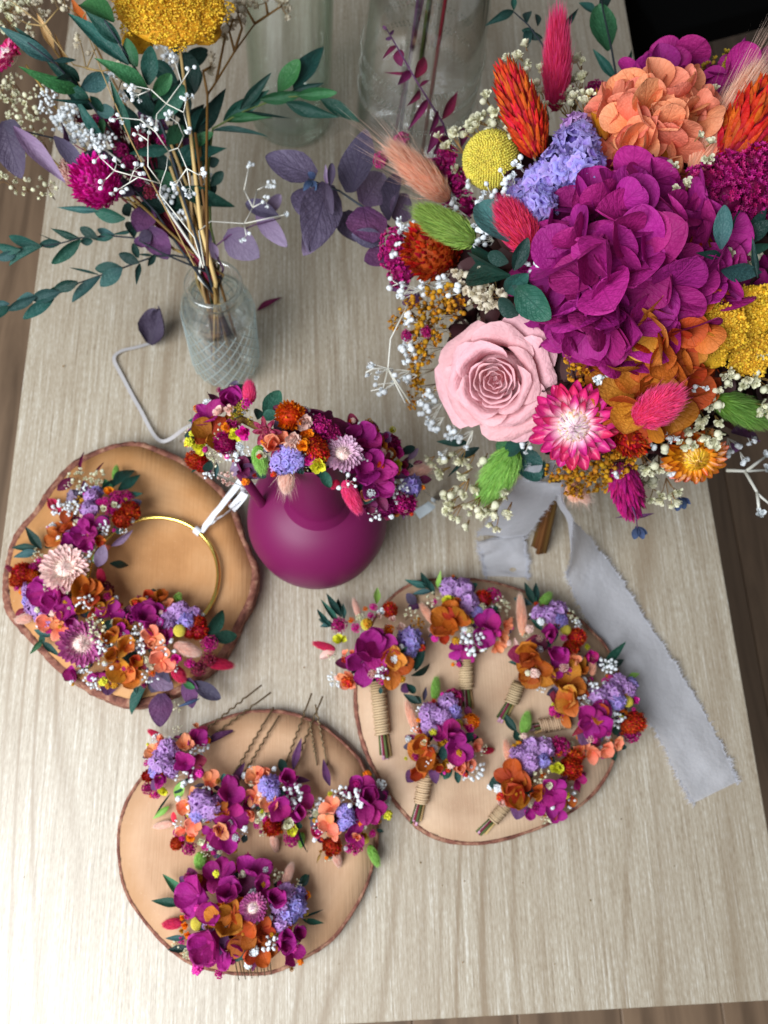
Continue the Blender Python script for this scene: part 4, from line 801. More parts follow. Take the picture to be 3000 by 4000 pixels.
hairpin('rightmost hairpin, round purple bloom with white pearls of baby\'s breath', [(1120, 300, 1160, 540), (1150, 210, 1215, 540)], [
 ('L', 1230, 650, 1185, 500, 44, 'violet'), ('L', 1480, 880, 1520, 900, 26, 'darkleaf'), ('T', 1440, 970, 1490, 1080, 60, 'greentail', (0, -.005)), ('T', 1250, 990, 1280, 1080, 60, 'blushtail', (0, -.006)), ('L', 1180, 1010, 1155, 1070, 14, 'stem'), ('L', 1150, 780, 1120, 830, 60, 'darkleaf'), ('G', 1150, 750, 50, 'white', 0, .6, 16),
 ('H', 1420, 730, 100, 'magenta', .004, .3, 5), ('H', 1440, 780, 85, 'magenta', .004, .3, 4), ('H', 1390, 680, 80, 'magenta', .002, .4, 4), ('H', 1470, 720, 60, 'magenta', 0, .6, 4), ('S', 1310, 790, 46, 'lilac', .003), ('S', 1325, 830, 44, 'lilac', .003), ('S', 1290, 860, 34, 'lilac'), ('H', 1240, 760, 62, 'peach', .004), ('H', 1220, 850, 60, 'peach', .003), ('H', 1250, 900, 45, 'peach'), ('H', 1350, 910, 66, 'magenta', .002, .4, 4), ('H', 1370, 920, 34, 'peach', .006),
 ('H', 1170, 890, 50, 'crimson'), ('C', 1220, 970, 52, 'coral', -.002), ('B', 1455, 905, 22, 'fuchsia'), ('Y', 1420, 940, 22, 'lime'), ('P', 1410, 915, 22, 'mustard'), ('A', 1370, 970, 36, 'cerise'), ('B', 1330, 985, 26, 'fuchsia'), ('B', 1365, 1010, 16, 'fuchsia'), ('G', 1290, 690, 56, 'white', .006, .3, 20), ('G', 1370, 720, 66, 'white', .010, .2, 14), ('G', 1170, 880, 34, 'white', .006, .3, 10), ('P', 1160, 800, 26, 'cream'), ('G', 1215, 1040, 26, 'cream', -.003, .6, 8)], (1300, 840), 230)
p = P(*CUR(780, 1330), S3Z); t = thing('hair_comb', 'flower hair comb with metal teeth, magenta and rust petals, nearest the camera', 'hair comb', p)
b = MB(); tops = [(700 + 200 * i / 10, 1500) for i in range(11)]
b.add(*tube([P(*CUR(690, 1495), PZ + .004), P(*CUR(900, 1495), PZ + .004)], .0012, 8)); obj('comb_spine', b.mesh('comb_spine'), t, None, [wire])
for i in range(11):
    b = MB(); a = P(*CUR(700 + 19.5 * i, 1495), PZ + .004); e = P(*CUR(738 + 17.5 * i, 1700 - 3 * i - (0 if i % 2 == 0 else 22)), PZ + .001 if i else PZ); b.add(*tube([a, (a + e) / 2 + [0, 0, .003], e], [.0007, .0006, .0004], 5)); obj('tooth', b.mesh('tooth'), t, None, [wire])
GROW['H'] = 1.32
pile(t, [
 ('L', 450, 1260, 325, 1140, 54, 'leafgreen'), ('L', 430, 1290, 265, 1270, 50, 'teal'), ('T', 430, 1390, 330, 1400, 66, 'crimson', (0, -.006)), ('L', 470, 1530, 360, 1545, 46, 'darkleaf'), ('L', 450, 1470, 350, 1470, 32, 'blueleaf'), ('T', 980, 1190, 1025, 1070, 62, 'blushtail', (0, .004)), ('G', 930, 1140, 46, 'cream', 0, .6, 18), ('G', 880, 1190, 30, 'cream', 0, .6, 10), ('L', 1050, 1200, 1130, 1120, 50, 'blueleaf'), ('L', 1060, 1180, 1100, 1130, 36, 'teal'), ('L', 1080, 1370, 1195, 1390, 34, 'teal'), ('L', 1080, 1360, 1180, 1320, 12, 'darkleaf'), ('L', 1070, 1420, 1100, 1450, 50, 'teal'), ('G', 410, 1510, 40, 'cream', -.002, .7, 16), ('P', 520, 1160, 20, 'blush'),
 ('H', 520, 1240, 90, 'magenta', .002, .3, 4), ('H', 640, 1150, 80, 'magenta', 0, .5, 4), ('H', 680, 1240, 100, 'magenta', .005, .2, 4), ('H', 800, 1140, 85, 'magenta', .0, .6, 3), ('H', 620, 1320, 80, 'magenta', .003, .3, 3), ('H', 860, 1200, 60, 'magenta', .002), ('H', 910, 1260, 75, 'magenta', .004), ('A', 560, 1200, 20, 'cerise'),
 ('S', 590, 1370, 60, 'orchid'), ('S', 990, 1230, 56, 'orchid'), ('S', 1040, 1290, 62, 'lilac'), ('S', 960, 1300, 56, 'orchid'), ('S', 1000, 1350, 56, 'lilac'), ('S', 960, 1390, 50, 'orchid'), ('S', 1060, 1230, 40, 'lilac'),
 ('B', 442, 1310, 24, 'fuchsia'), ('B', 465, 1350, 22, 'fuchsia'), ('P', 435, 1360, 18, 'orange'), ('P', 450, 1400, 24, 'orange'), ('P', 465, 1450, 24, 'orange'), ('B', 430, 1480, 24, 'fuchsia'), ('Y', 513, 1392, 36, 'billy', .006), ('G', 480, 1310, 20, 'white', .004, .4, 6), ('P', 1095, 1240, 28, 'orange'), ('P', 1000, 1415, 28, 'orange', .003), ('P', 1020, 1370, 28, 'lime'), ('M', 1095, 1340, 26, 'olive'), ('P', 430, 1430, 16, 'mustard'),
 ('H', 580, 1490, 95, 'magenta', .002, .4, 4), ('H', 640, 1530, 85, 'magenta', -.002, .6, 4), ('H', 730, 1510, 60, 'magenta', -.002), ('H', 950, 1480, 80, 'magenta', 0, .5, 4), ('H', 1010, 1530, 75, 'magenta', -.003, .7, 3), ('H', 1040, 1430, 55, 'magenta'), ('H', 680, 1380, 95, 'rust', .005, .3, 4), ('H', 760, 1450, 85, 'rust', .003, .4, 4), ('H', 850, 1520, 80, 'rust', .0, .6, 4), ('H', 700, 1330, 60, 'rust', .008), ('H', 860, 1420, 50, 'rust', .004),
 ('W', 815, 1310, 82, 'straw_dusty', .012, .2, 'straw_core'), ('G', 600, 1400, 26, 'cream', .007, .3, 10), ('G', 830, 1460, 16, 'white', .008, .2, 4), ('G', 905, 1500, 52, 'white', .006, .3, 18), ('G', 1050, 1190, 30, 'cream', .003, .5, 10)], PZ, .026, (790, 1350), 400)
GROW['H'] = 1.1
#PART3_END
# ================================================================= hoop wreath on the thick slice
CUR = Tf(0, 774.2, .375); HZ = S1Z + .006
t = thing('hoop_wreath', 'gold hoop half covered with magenta, rust and peach dried flowers', 'flower wreath', P(*CUR(885, 1262), S1Z))
hc = P(*CUR(885, 1262), HZ); hr = px(368 * .375, hc)
gold = simple('polished_gold', '#ecd070', .2, 1.0)
b = MB(); n = 90; b.add(*tube([hc + [hr * math.cos(6.2832 * i / n), hr * math.sin(6.2832 * i / n), 0] for i in range(n + 1)], .0021, 8, False)); obj('ring', b.mesh('ring'), t, None, [gold])
satin = simple('white_satin', '#d2d4d8', .3, spec=.6, bump=.1, bscale=500)
def ribbon(t, pts, w_, mt, name='ribbon', fray=0, wav=.0, seed=1, turn=None, sub=10):
    """strip of cloth along pts (x, y, z); fray adds loose threads along both edges"""
    r = np.random.RandomState(seed); pts = np.array(pts, float); n0 = len(pts); o = []
    for i in range(n0 - 1):
        a, b_, c_, d = pts[max(i - 1, 0)], pts[i], pts[i + 1], pts[min(i + 2, n0 - 1)]
        for j in range(sub):
            s = j / sub; o.append(.5 * (2 * b_ + (c_ - a) * s + (2 * a - 5 * b_ + 4 * c_ - d) * s * s + (3 * b_ - a - 3 * c_ + d) * s ** 3))
    o.append(pts[-1]); o = np.array(o); n = len(o); W = np.interp(np.linspace(0, n0 - 1, n), range(n0), w_ if hasattr(w_, '__len__') else [w_] * n0)
    TW = np.zeros(n) if turn is None else np.interp(np.linspace(0, n0 - 1, n), range(n0), turn); V = []; UV = []; nu = 6; E = []
    for i in range(n):
        d = nrm(o[min(i + 1, n - 1)] - o[max(i - 1, 0)]); s_ = nrm(np.cross(d, [0, 0, 1])) if abs(d[2]) < .97 else np.array([1, 0, 0]); u_ = np.cross(s_, d)
        s_ = s_ * math.cos(TW[i]) + u_ * math.sin(TW[i]); u_ = np.cross(s_, d)
        for k in range(nu + 1):
            u = k / nu * 2 - 1; e = (r.randn() * .035 * (abs(u) > .9)) * (1 if u > 0 else -1) if fray else 0
            V.append(o[i] + s_ * W[i] / 2 * (u + e) + u_ * (wav * math.sin(i * .35 + u * 2) + wav * .6 * math.sin(i * .8 - u * 3) + wav * .9 * math.sin(u * 5 + i * .12))); UV.append((k / nu, i / n))
        E.append((V[-nu - 1], -s_, d, u_)); E.append((V[-1], s_, d, u_))
    b = MB(); b.add(V, grid_faces(nu, n - 1), None, UV); ro = obj(name, b.mesh(name), t, None, [mt])
    if fray:
        b = MB(); V = []; T = []
        for (p_, s_, d, u_) in E:
            for _ in range(fray + 3):
                q = p_ + d * r.uniform(-1, 1) * .003 - s_ * .0012; L = r.uniform(.002, .007); dd = nrm(s_ + d * r.randn() * .5 + u_ * r.randn() * .3); k = len(V)
                V += [q - d * .00045, q + d * .00045, q + dd * L]; T.append((k, k + 1, k + 2))
        b.add(V, None, T, np.zeros((len(V), 2)) + .5); obj('frayed_edge', b.mesh('frayed_edge'), ro, None, [mt])
    return ro
tr_ = lambda x, y, z: P(*CUR(x, y), z)
ribbon(t, [tr_(1160, 1000, HZ + .003), tr_(1210, 930, HZ + .006), tr_(1290, 830, HZ + .012), tr_(1400, 690, .05), tr_(1500, 600, .07), tr_(1560, 560, .06)], [.005, .006, .0065, .007, .007, .007], satin, wav=.0006, turn=[.5, .3, .1, .2, .3, .4])
ribbon(t, [tr_(1160, 985, HZ + .003), tr_(1230, 940, HZ + .004), tr_(1330, 870, HZ + .008), tr_(1430, 760, .04), tr_(1520, 680, .05)], [.004, .005, .0055, .0055, .0055], satin, wav=.0006, turn=[.9, 1.0, 1.1, .8, .6])
b = MB(); kp = P(*CUR(1150, 985), HZ)
for i in range(4):
    a = math.atan2(kp[1] - hc[1], kp[0] - hc[0]) + (i - 1.5) * .03; b.add(*tube([hc + [hr * math.cos(a) + .0030 * math.cos(g) * math.cos(a), hr * math.sin(a) + .0030 * math.cos(g) * math.sin(a), .0030 * math.sin(g)] for g in np.linspace(0, 6.2832, 11)], .0011, 6, False))
obj('knot', b.mesh('knot'), t, None, [satin])
def arc_pile(t, items, z0, hgt, cx_, cy_, rad, wd):
    C0 = CUR(cx_, cy_); RR = rad * CUR.k; WW = wd * CUR.k
    zf = lambda A: z0 + .004 + hgt * max(0, 1 - ((math.hypot(A[0] - C0[0], A[1] - C0[1]) - RR) / WW) ** 2)
    for it in items:
        x, y = it[1], it[2]; a = math.atan2(y - cy_, x - cx_); cen = P(*CUR(cx_ + rad * math.cos(a), cy_ + rad * math.sin(a)), z0); put(t, it, zf, cen)
arc_pile(t, [
 ('L', 460, 670, 470, 520, 22, 'plum'), ('L', 540, 670, 600, 590, 14, 'plum'), ('L', 430, 690, 330, 760, 60, 'plum'), ('L', 660, 700, 590, 770, 60, 'darkleaf'), ('L', 650, 740, 780, 600, 76, 'teal'), ('L', 680, 760, 815, 665, 60, 'teal'), ('L', 720, 790, 820, 780, 40, 'teal'), ('T', 660, 700, 672, 620, 44, 'greentail'), ('L', 640, 800, 600, 690, 60, 'leafgreen'),
 ('L', 350, 900, 270, 790, 66, 'crimson'), ('L', 330, 900, 260, 790, 30, 'wine'), ('L', 210, 1090, 50, 1085, 44, 'darkleaf'), ('L', 240, 1100, 155, 980, 56, 'darkleaf'), ('L', 215, 1110, 75, 1145, 50, 'blueleaf'), ('L', 640, 1080, 775, 995, 44, 'mauve'), ('L', 560, 1200, 600, 1090, 78, 'mauve', (.0, .012)), ('L', 630, 1180, 765, 1195, 48, 'darkleaf'), ('T', 590, 1300, 575, 1215, 60, 'crimson'), ('T', 110, 1250, 35, 1195, 40, 'wine'),
 ('T', 190, 1490, 90, 1510, 66, 'blushtail'), ('L', 250, 1640, 230, 1590, 40, 'teal'), ('L', 250, 1620, 170, 1705, 34, 'leafgreen'), ('L', 240, 1630, 350, 1720, 40, 'teal'), ('L', 300, 1600, 180, 1560, 46, 'blueleaf'), ('L', 150, 1440, 90, 1480, 40, 'wine'),
 ('G', 450, 690, 60, 'cream', .002, .5, 14), ('G', 560, 690, 60, 'cream', .002, .5, 14), ('G', 390, 740, 26, 'cream', 0, .5, 8), ('G', 490, 760, 50, 'white', 0, .5, 20), ('L', 500, 800, 480, 700, 50, 'violet'), ('S', 430, 800, 44, 'mauve'), ('S', 530, 800, 48, 'orchid', .004), ('S', 520, 870, 52, 'orchid', .004), ('S', 560, 770, 36, 'lilac'), ('G', 350, 870, 60, 'white', 0, .5, 24), ('G', 430, 870, 60, 'white', .002, .5, 26), ('M', 450, 830, 36, 'mustard'),
 ('P', 630, 775, 36, 'orange', .004), ('B', 575, 830, 24, 'fuchsia', .006), ('B', 605, 820, 24, 'fuchsia', .006), ('A', 680, 810, 44, 'cerise', .002), ('A', 730, 800, 36, 'cerise'), ('A', 640, 870, 40, 'cerise'), ('P', 660, 845, 22, 'cream', .006), ('P', 600, 865, 22, 'cream', .006), ('C', 740, 860, 58, 'coral', .002), ('C', 690, 930, 56, 'coral', .002), ('G', 600, 980, 44, 'white', .002, .5, 16), ('G', 710, 990, 30, 'white', -.002, .6, 10),
 ('H', 370, 960, 74, 'rust', .002, .5, 3), ('H', 350, 1020, 80, 'amber', 0, .6, 4), ('H', 420, 980, 60, 'rust'), ('G', 300, 965, 30, 'white', 0, .6, 10), ('H', 480, 1010, 85, 'magenta', .004, .3, 4), ('H', 540, 960, 70, 'magenta', .004, .3, 3), ('H', 430, 1060, 80, 'magenta', .002, .4, 4), ('H', 500, 1080, 70, 'magenta', .002), ('H', 570, 1050, 46, 'rust', 0), ('H', 600, 1090, 30, 'peach', 0),
 ('B', 225, 1165, 22, 'fuchsia'), ('G', 220, 1130, 40, 'cream', 0, .5, 12), ('G', 500, 1140, 50, 'white', .002, .5, 18), ('T', 545, 1180, 545, 1130, 36, 'greentail'), ('W', 375, 1215, 140, 'straw_blush', .008, .1, 'straw_blush'), ('C', 140, 1240, 60, 'coral', -.002), ('C', 115, 1270, 44, 'coral', -.003), ('C', 175, 1270, 40, 'coral'), ('B', 200, 1245, 20, 'orange', .004), ('M', 215, 1280, 34, 'mustard'), ('B', 100, 1325, 20, 'fuchsia', -.003), ('A', 200, 1210, 30, 'cerise'),
 ('G', 290, 1310, 50, 'cream', .006, .3, 12), ('G', 390, 1330, 34, 'cream', .006, .3, 8), ('S', 180, 1340, 52, 'orchid'), ('S', 200, 1430, 56, 'orchid'), ('S', 260, 1480, 56, 'orchid'), ('S', 290, 1540, 44, 'orchid'), ('S', 170, 1400, 40, 'lilac'), ('H', 270, 1350, 90, 'magenta', .003, .4, 5), ('H', 340, 1380, 90, 'magenta', .003, .3, 4), ('H', 300, 1410, 70, 'magenta', .003), ('H', 390, 1430, 70, 'magenta', .003), ('H', 420, 1500, 66, 'magenta', .002),
 ('H', 470, 1330, 90, 'rust', .003, .3, 4), ('H', 540, 1350, 85, 'rust', .003, .4, 4), ('H', 590, 1400, 75, 'rust', 0, .6, 4), ('H', 480, 1430, 66, 'rust', .003), ('H', 550, 1450, 60, 'rust'), ('G', 490, 1400, 50, 'white', .008, .3, 16), ('A', 600, 1340, 50, 'wine', -.002), ('H', 350, 1490, 44, 'peach', .004), ('H', 290, 1520, 66, 'peach', .003, .4, 3), ('H', 350, 1560, 66, 'peach', .003, .4, 3),
 ('G', 540, 1510, 50, 'cream', .005, .3, 16), ('H', 640, 1470, 76, 'magenta', 0, .4, 3), ('W', 470, 1640, 140, 'straw_dusty', .006, .1, 'straw_blush'), ('G', 560, 1590, 60, 'cream', .008, .3, 16), ('G', 600, 1660, 50, 'white', .008, .3, 14), ('G', 590, 1730, 40, 'cream', .004, .3, 8), ('H', 430, 1800, 60, 'magenta', -.003, .6, 4), ('H', 560, 1810, 60, 'magenta', -.004, .6, 3), ('G', 480, 1780, 50, 'white', -.002, .6, 20), ('G', 540, 1860, 60, 'white', -.005, .6, 22),
 ('H', 640, 1600, 70, 'rust', .002), ('H', 700, 1540, 60, 'rust', .002), ('H', 660, 1700, 85, 'rust', .004, .3, 4), ('H', 720, 1660, 80, 'amber', .004, .4, 4), ('H', 700, 1790, 95, 'amber', .002, .3, 4), ('H', 760, 1830, 75, 'amber', 0, .5, 4), ('H', 780, 1740, 60, 'rust'), ('L', 640, 1820, 620, 1940, 120, 'violet', (-.002, -.006), 'round'),
 ('H', 800, 1440, 60, 'amber', .002, .5, 3), ('H', 870, 1410, 70, 'rust', .001, .5, 4), ('H', 940, 1400, 70, 'rust', 0, .6, 4), ('H', 980, 1430, 46, 'peach'), ('B', 1030, 1380, 30, 'greentail', -.002), ('H', 740, 1500, 66, 'magenta', .003), ('H', 830, 1500, 90, 'magenta', .004, .3, 4), ('H', 890, 1470, 75, 'magenta', .004, .4, 4), ('H', 700, 1570, 60, 'magenta', .002, .5, 3), ('H', 900, 1560, 80, 'magenta', .003), ('H', 960, 1610, 60, 'magenta'),
 ('S', 960, 1520, 56, 'orchid', .003), ('S', 1040, 1460, 60, 'orchid', .003), ('S', 1080, 1520, 54, 'lilac', .003), ('S', 1110, 1480, 48, 'orchid'), ('S', 1000, 1470, 44, 'orchid', .003), ('Y', 1035, 1568, 36, 'billy', .006), ('C', 1130, 1560, 54, 'coral'), ('C', 1160, 1530, 46, 'coral'), ('C', 1110, 1590, 40, 'coral'), ('L', 1180, 1600, 1305, 1460, 90, 'teal'), ('L', 1220, 1610, 1365, 1600, 80, 'teal'), ('G', 800, 1590, 60, 'white', .006, .3, 20), ('G', 800, 1660, 50, 'white', .005, .3, 12),
 ('H', 880, 1600, 66, 'peach', .006, .3, 4), ('H', 860, 1650, 50, 'peach', .004), ('H', 930, 1740, 76, 'peach', .004, .3, 4), ('H', 900, 1690, 50, 'peach'), ('G', 950, 1670, 60, 'white', .006, .3, 12), ('T', 1000, 1650, 1150, 1700, 90, 'blushtail', (.004, .0)), ('P', 1010, 1730, 36, 'fuchsia', .004), ('B', 1090, 1755, 30, 'fuchsia'), ('A', 1205, 1640, 44, 'cerise'), ('A', 1140, 1780, 44, 'wine', -.002), ('A', 1200, 1730, 40, 'wine', -.002), ('P', 870, 1760, 36, 'ivory', .003), ('G', 1000, 1780, 40, 'white', .002, .5, 8),
 ('T', 1190, 1750, 1340, 1770, 76, 'crimson', (-.002, -.008)), ('T', 1000, 1780, 1060, 1860, 84, 'crimson'), ('L', 950, 1800, 870, 1930, 130, 'eucal', (0, -.004), 'round'), ('L', 850, 1870, 760, 2050, 90, 'teal', (-.002, -.01)), ('L', 930, 1930, 920, 2120, 140, 'violet', (-.002, -.012), 'round'), ('L', 860, 1830, 1000, 1900, 110, 'mauve', (.002, 0), 'round'), ('L', 1080, 1840, 1110, 2010, 100, 'violet', (-.002, -.01), 'round'), ('L', 1110, 1860, 1270, 1960, 90, 'eucal', (-.002, -.008)), ('L', 1050, 1860, 1120, 1900, 40, 'leafgreen'), ('L', 1150, 1960, 1020, 2010, 22, 'bluebud'), ('G', 860, 1830, 50, 'white', .004, .5, 10), ('G', 1020, 2010, 30, 'cream', -.008, .8, 6)],
 HZ, .020, 885, 1262, 400, 260)
# ================================================================= flower crown resting on the jug
CUR = Tf(331.8, 774.2, .4)
cl = [(230, 470), (330, 380), (480, 330), (600, 390), (760, 430), (900, 440), (1040, 500), (1150, 580), (1250, 660), (1350, 720)]
zc = [.172, .190, .208, .220, .224, .220, .206, .190, .174, .160]
def zcrown(A):
    x, y = (A[0] - CUR.ox) / CUR.k, (A[1] - CUR.oy) / CUR.k; best = min(range(len(cl)), key=lambda i: math.hypot(cl[i][0] - x, cl[i][1] - y)); d = math.hypot(cl[best][0] - x, cl[best][1] - y)
    zz_ = np.interp(x, [c_[0] for c_ in cl], zc); return zz_ + .012 * max(0, 1 - (d / 170) ** 2)
for k_ in GROW: GROW[k_] *= 1.22
t = thing('flower_crown', 'crown of mixed bright dried flowers resting on the purple jug', 'flower crown', P(*CUR(760, 430), .19))
b = MB(); b.add(*tube([P(*CUR(*c_), z_ - .004) for c_, z_ in zip(cl, zc)], .003, 8)); obj('band', b.mesh('band'), t, None, [mat('brownstem')])
for it in [
 ('L', 560, 330, 570, 260, 56, 'darkleaf'), ('L', 600, 320, 680, 185, 100, 'teal', (.0, .006)), ('L', 590, 330, 660, 290, 70, 'teal', (.004, .006), 'oval'), ('L', 330, 270, 290, 195, 76, 'plum'), ('L', 470, 250, 455, 145, 44, 'plum'), ('T', 520, 240, 515, 125, 88, 'hotpink', (.002, .008)), ('L', 480, 570, 400, 600, 110, 'mauve', (-.006, -.012), 'round'), ('L', 560, 580, 500, 640, 120, 'violet', (-.008, -.014), 'round'), ('L', 340, 560, 335, 655, 28, 'blueleaf', (-.004, -.01)),
 ('T', 560, 470, 590, 620, 100, 'greentail', (.002, -.008)), ('T', 720, 590, 715, 725, 105, 'blushtail', (-.002, -.012), 1), ('L', 600, 610, 560, 650, 60, 'darkleaf', (-.01, -.014)), ('L', 900, 600, 950, 690, 60, 'teal', (0, -.006)), ('L', 900, 570, 970, 565, 36, 'teal'), ('L', 860, 600, 940, 660, 40, 'blueleaf', (-.004, -.008)), ('L', 920, 370, 1050, 375, 110, 'plum', (.0, .0), 'round'), ('L', 880, 350, 960, 300, 80, 'plum'), ('T', 1030, 660, 1110, 830, 105, 'hotpink', (.0, -.008)), ('T', 1000, 660, 960, 700, 50, 'crimson', (-.002, -.006)),
 ('L', 1300, 500, 1330, 450, 36, 'darkleaf'), ('L', 1330, 520, 1410, 480, 50, 'darkleaf'), ('L', 1340, 560, 1400, 540, 36, 'plum'), ('L', 1340, 580, 1415, 605, 60, 'darkleaf'), ('L', 1370, 550, 1440, 475, 40, 'mauve'), ('T', 1360, 640, 1490, 590, 90, 'blushtail', (-.002, -.004), 1), ('L', 1420, 650, 1520, 660, 50, 'plum'), ('L', 1400, 570, 1450, 560, 26, 'plum'), ('L', 280, 610, 310, 560, 60, 'darkleaf'),
 ('H', 400, 230, 75, 'magenta', .002, 0, 4), ('H', 440, 220, 60, 'magenta', .0, 0, 3), ('H', 300, 330, 75, 'magenta', .002, 0, 4), ('H', 270, 390, 50, 'magenta', .0, 0, 3), ('H', 310, 420, 85, 'rust', .0, 0, 4), ('H', 345, 460, 60, 'rust', .002, 0, 3), ('P', 240, 350, 30, 'lilac'), ('P', 365, 295, 34, 'blush', .006), ('P', 415, 275, 28, 'blush', .006), ('M', 450, 300, 50, 'olive', .006), ('M', 480, 270, 40, 'olive', .006), ('M', 520, 335, 24, 'olive', .006), ('B', 505, 245, 26, 'fuchsia', .010), ('P', 408, 370, 32, 'orange', .008),
 ('G', 360, 400, 46, 'cream', .006, 0, 10), ('A', 430, 370, 34, 'cerise', .002), ('P', 445, 410, 34, 'lime', .004), ('P', 490, 395, 40, 'fuchsia', .008), ('C', 410, 470, 52, 'cerise', .004), ('P', 220, 405, 34, 'blush'), ('P', 205, 450, 32, 'blush'), ('P', 235, 430, 30, 'peach'), ('P', 255, 478, 38, 'lime', .002), ('P', 225, 520, 26, 'blush'), ('C', 245, 560, 44, 'coral', -.002), ('C', 265, 580, 36, 'coral', -.004), ('G', 320, 510, 50, 'cream', .002, 0, 14), ('G', 340, 560, 36, 'cream', 0, 0, 8), ('G', 190, 390, 24, 'cream', 0, 0, 6), ('G', 430, 530, 60, 'white', .002, 0, 18), ('G', 300, 620, 40, 'white', -.006, 0, 14), ('G', 400, 650, 50, 'blush', -.010, 0, 14),
 ('B', 470, 475, 22, 'white', .008), ('P', 400, 520, 26, 'blush', .002), ('G', 500, 500, 36, 'white', .003, 0, 10), ('H', 470, 600, 60, 'plum', -.006, 0, 3), ('E', 612, 390, 84, 'echev', .006), ('H', 640, 480, 64, 'peach', .006, 0, 4), ('H', 690, 450, 60, 'peach', .002, 0, 3), ('P', 580, 520, 24, 'cream', .006), ('C', 740, 330, 64, 'orange', .004), ('C', 710, 310, 46, 'rust', .002), ('P', 810, 340, 44, 'blush', .006), ('G', 740, 270, 36, 'white', .002, 0, 8), ('G', 830, 300, 40, 'white', .002, 0, 8), ('G', 705, 240, 24, 'white', .004, 0, 4),
 ('P', 750, 425, 44, 'blush', .008), ('P', 745, 470, 34, 'blush', .006), ('P', 820, 400, 40, 'orange', .008), ('P', 805, 470, 34, 'orange', .008), ('C', 870, 470, 56, 'coral', .004), ('C', 850, 440, 44, 'coral', .004), ('C', 885, 500, 36, 'coral', .002), ('A', 905, 380, 46, 'cerise', .004), ('A', 950, 410, 44, 'cerise', .002), ('A', 890, 340, 30, 'cerise', .002), ('B', 895, 375, 22, 'fuchsia', .010), ('P', 850, 400, 16, 'white', .008),
 ('S', 700, 560, 56, 'lilac', .002), ('S', 750, 550, 56, 'lilac', .002), ('S', 740, 510, 48, 'lilac', .003), ('S', 680, 590, 36, 'orchid', 0), ('P', 835, 540, 32, 'fuchsia', .006), ('P', 890, 575, 44, 'lime', .006), ('G', 820, 590, 36, 'cream', .0, 0, 8), ('G', 800, 520, 30, 'cream', .003, 0, 6), ('W', 1020, 520, 112, 'straw_lav', .006, 0, 'straw_blush'), ('L', 940, 480, 960, 430, 50, 'cream'),
 ('H', 1110, 430, 85, 'magenta', .003, 0, 4), ('H', 1130, 490, 70, 'magenta', .003, 0, 3), ('H', 1070, 400, 56, 'magenta', .0, 0, 3), ('H', 1210, 470, 60, 'amber', .006, 0, 4), ('H', 1170, 430, 66, 'rust', .002, 0, 4), ('C', 1260, 440, 56, 'cerise', .0), ('P', 1245, 430, 34, 'orchid', .008), ('P', 1310, 510, 32, 'fuchsia', .004), ('P', 1300, 580, 34, 'lime', .004), ('P', 1345, 580, 24, 'wine', .002), ('H', 1270, 550, 50, 'rust', 0, 0, 3), ('B', 1220, 535, 22, 'ivory', .006), ('G', 1150, 540, 44, 'white', .008, 0, 12), ('G', 1190, 500, 30, 'white', .006, 0, 6), ('B', 1270, 510, 18, 'blush', .004),
 ('H', 1180, 610, 100, 'magenta', .006, 0, 4), ('H', 1120, 600, 75, 'magenta', .004, 0, 3), ('H', 1230, 640, 85, 'magenta', .005, 0, 4), ('H', 1190, 690, 80, 'magenta', .003, 0, 4), ('P', 1345, 625, 26, 'fuchsia', .002), ('B', 1300, 630, 20, 'orange'), ('S', 1390, 690, 46, 'lilac', -.002), ('S', 1360, 710, 36, 'lilac', -.002), ('G', 1330, 700, 60, 'white', .002, 0, 20), ('G', 1300, 760, 50, 'white', -.002, 0, 14), ('G', 1050, 680, 60, 'white', .010, 0, 6), ('C', 1300, 800, 50, 'cerise', -.004), ('C', 1350, 780, 50, 'cerise', -.004), ('C', 1250, 800, 44, 'magenta', -.004), ('P', 1225, 765, 28, 'fuchsia', .0), ('G', 1190, 840, 50, 'white', -.006, 0, 10), ('H', 1150, 740, 40, 'peach', -.003, 0, 3), ('H', 1290, 840, 40, 'rust', -.008, 0, 3), ('H', 1160, 800, 40, 'plum', -.006, 0, 3), ('L', 1340, 810, 1380, 830, 26, 'blueleaf')]:
    put(t, it, zcrown, P(*CUR(760, 430), .16))
CUR = Tf(); grey = simple('grey_ribbon', '#a8a4a4', .5)
q_ = lambda x, y, z=.0035: P(x, y, z)
ribbon(t, [q_(430, 905, .155), q_(400, 925, .06), q_(345, 952, .012), q_(300, 880), q_(262, 810), q_(246, 775, .004), q_(262, 758), q_(295, 750), q_(322, 742, .003)], [.004, .0036, .0036, .0036, .0036, .0036, .0036, .0036, .0034], grey, turn=[1.2, .9, .4, .1, .1, .1, .1, .1, .1])
ribbon(t, [q_(915, 1060, .13), q_(935, 1075, .06), q_(940, 1080, .004), q_(925, 1096, .0022), q_(900, 1112, .0016)], [.006, .008, .009, .010, .011], simple('pale_ribbon', '#c4ccd0', .35, spec=.6))
ribbon(t, [q_(460, 1020, .13), q_(500, 1040, .09), q_(530, 1060, .05), q_(500, 1100, .03)], .008, satin, turn=[.8, .4, .2, .3])
# fallen bits on the table
o = obj('fallen_leaf', MB().add(*petal(W=.9, peak=.4, base=.3, cup=.9, curl=.7, ruffle=.16, nu=10, nv=9, sharp=.6, seed=9)).mesh('fallen_leaf'), None, fr(P(326, 745, .004), P(350, 695, .012) - P(326, 745, .004), (0, 0, 1), .034, .034, .03), [mat('eucal')]); tag(o, 'curled grey-purple dried leaf fallen by the thin ribbon', 'leaf')
o = obj('fallen_leaf', m_petal('leaf', 3), None, fr(P(555, 672, .002), P(597, 642, .008) - P(555, 672, .002), (0, 0, 1), .02, .032, .02), [mat('plum')]); tag(o, 'thin red dried leaf fallen beside the netted glass bottle', 'leaf')

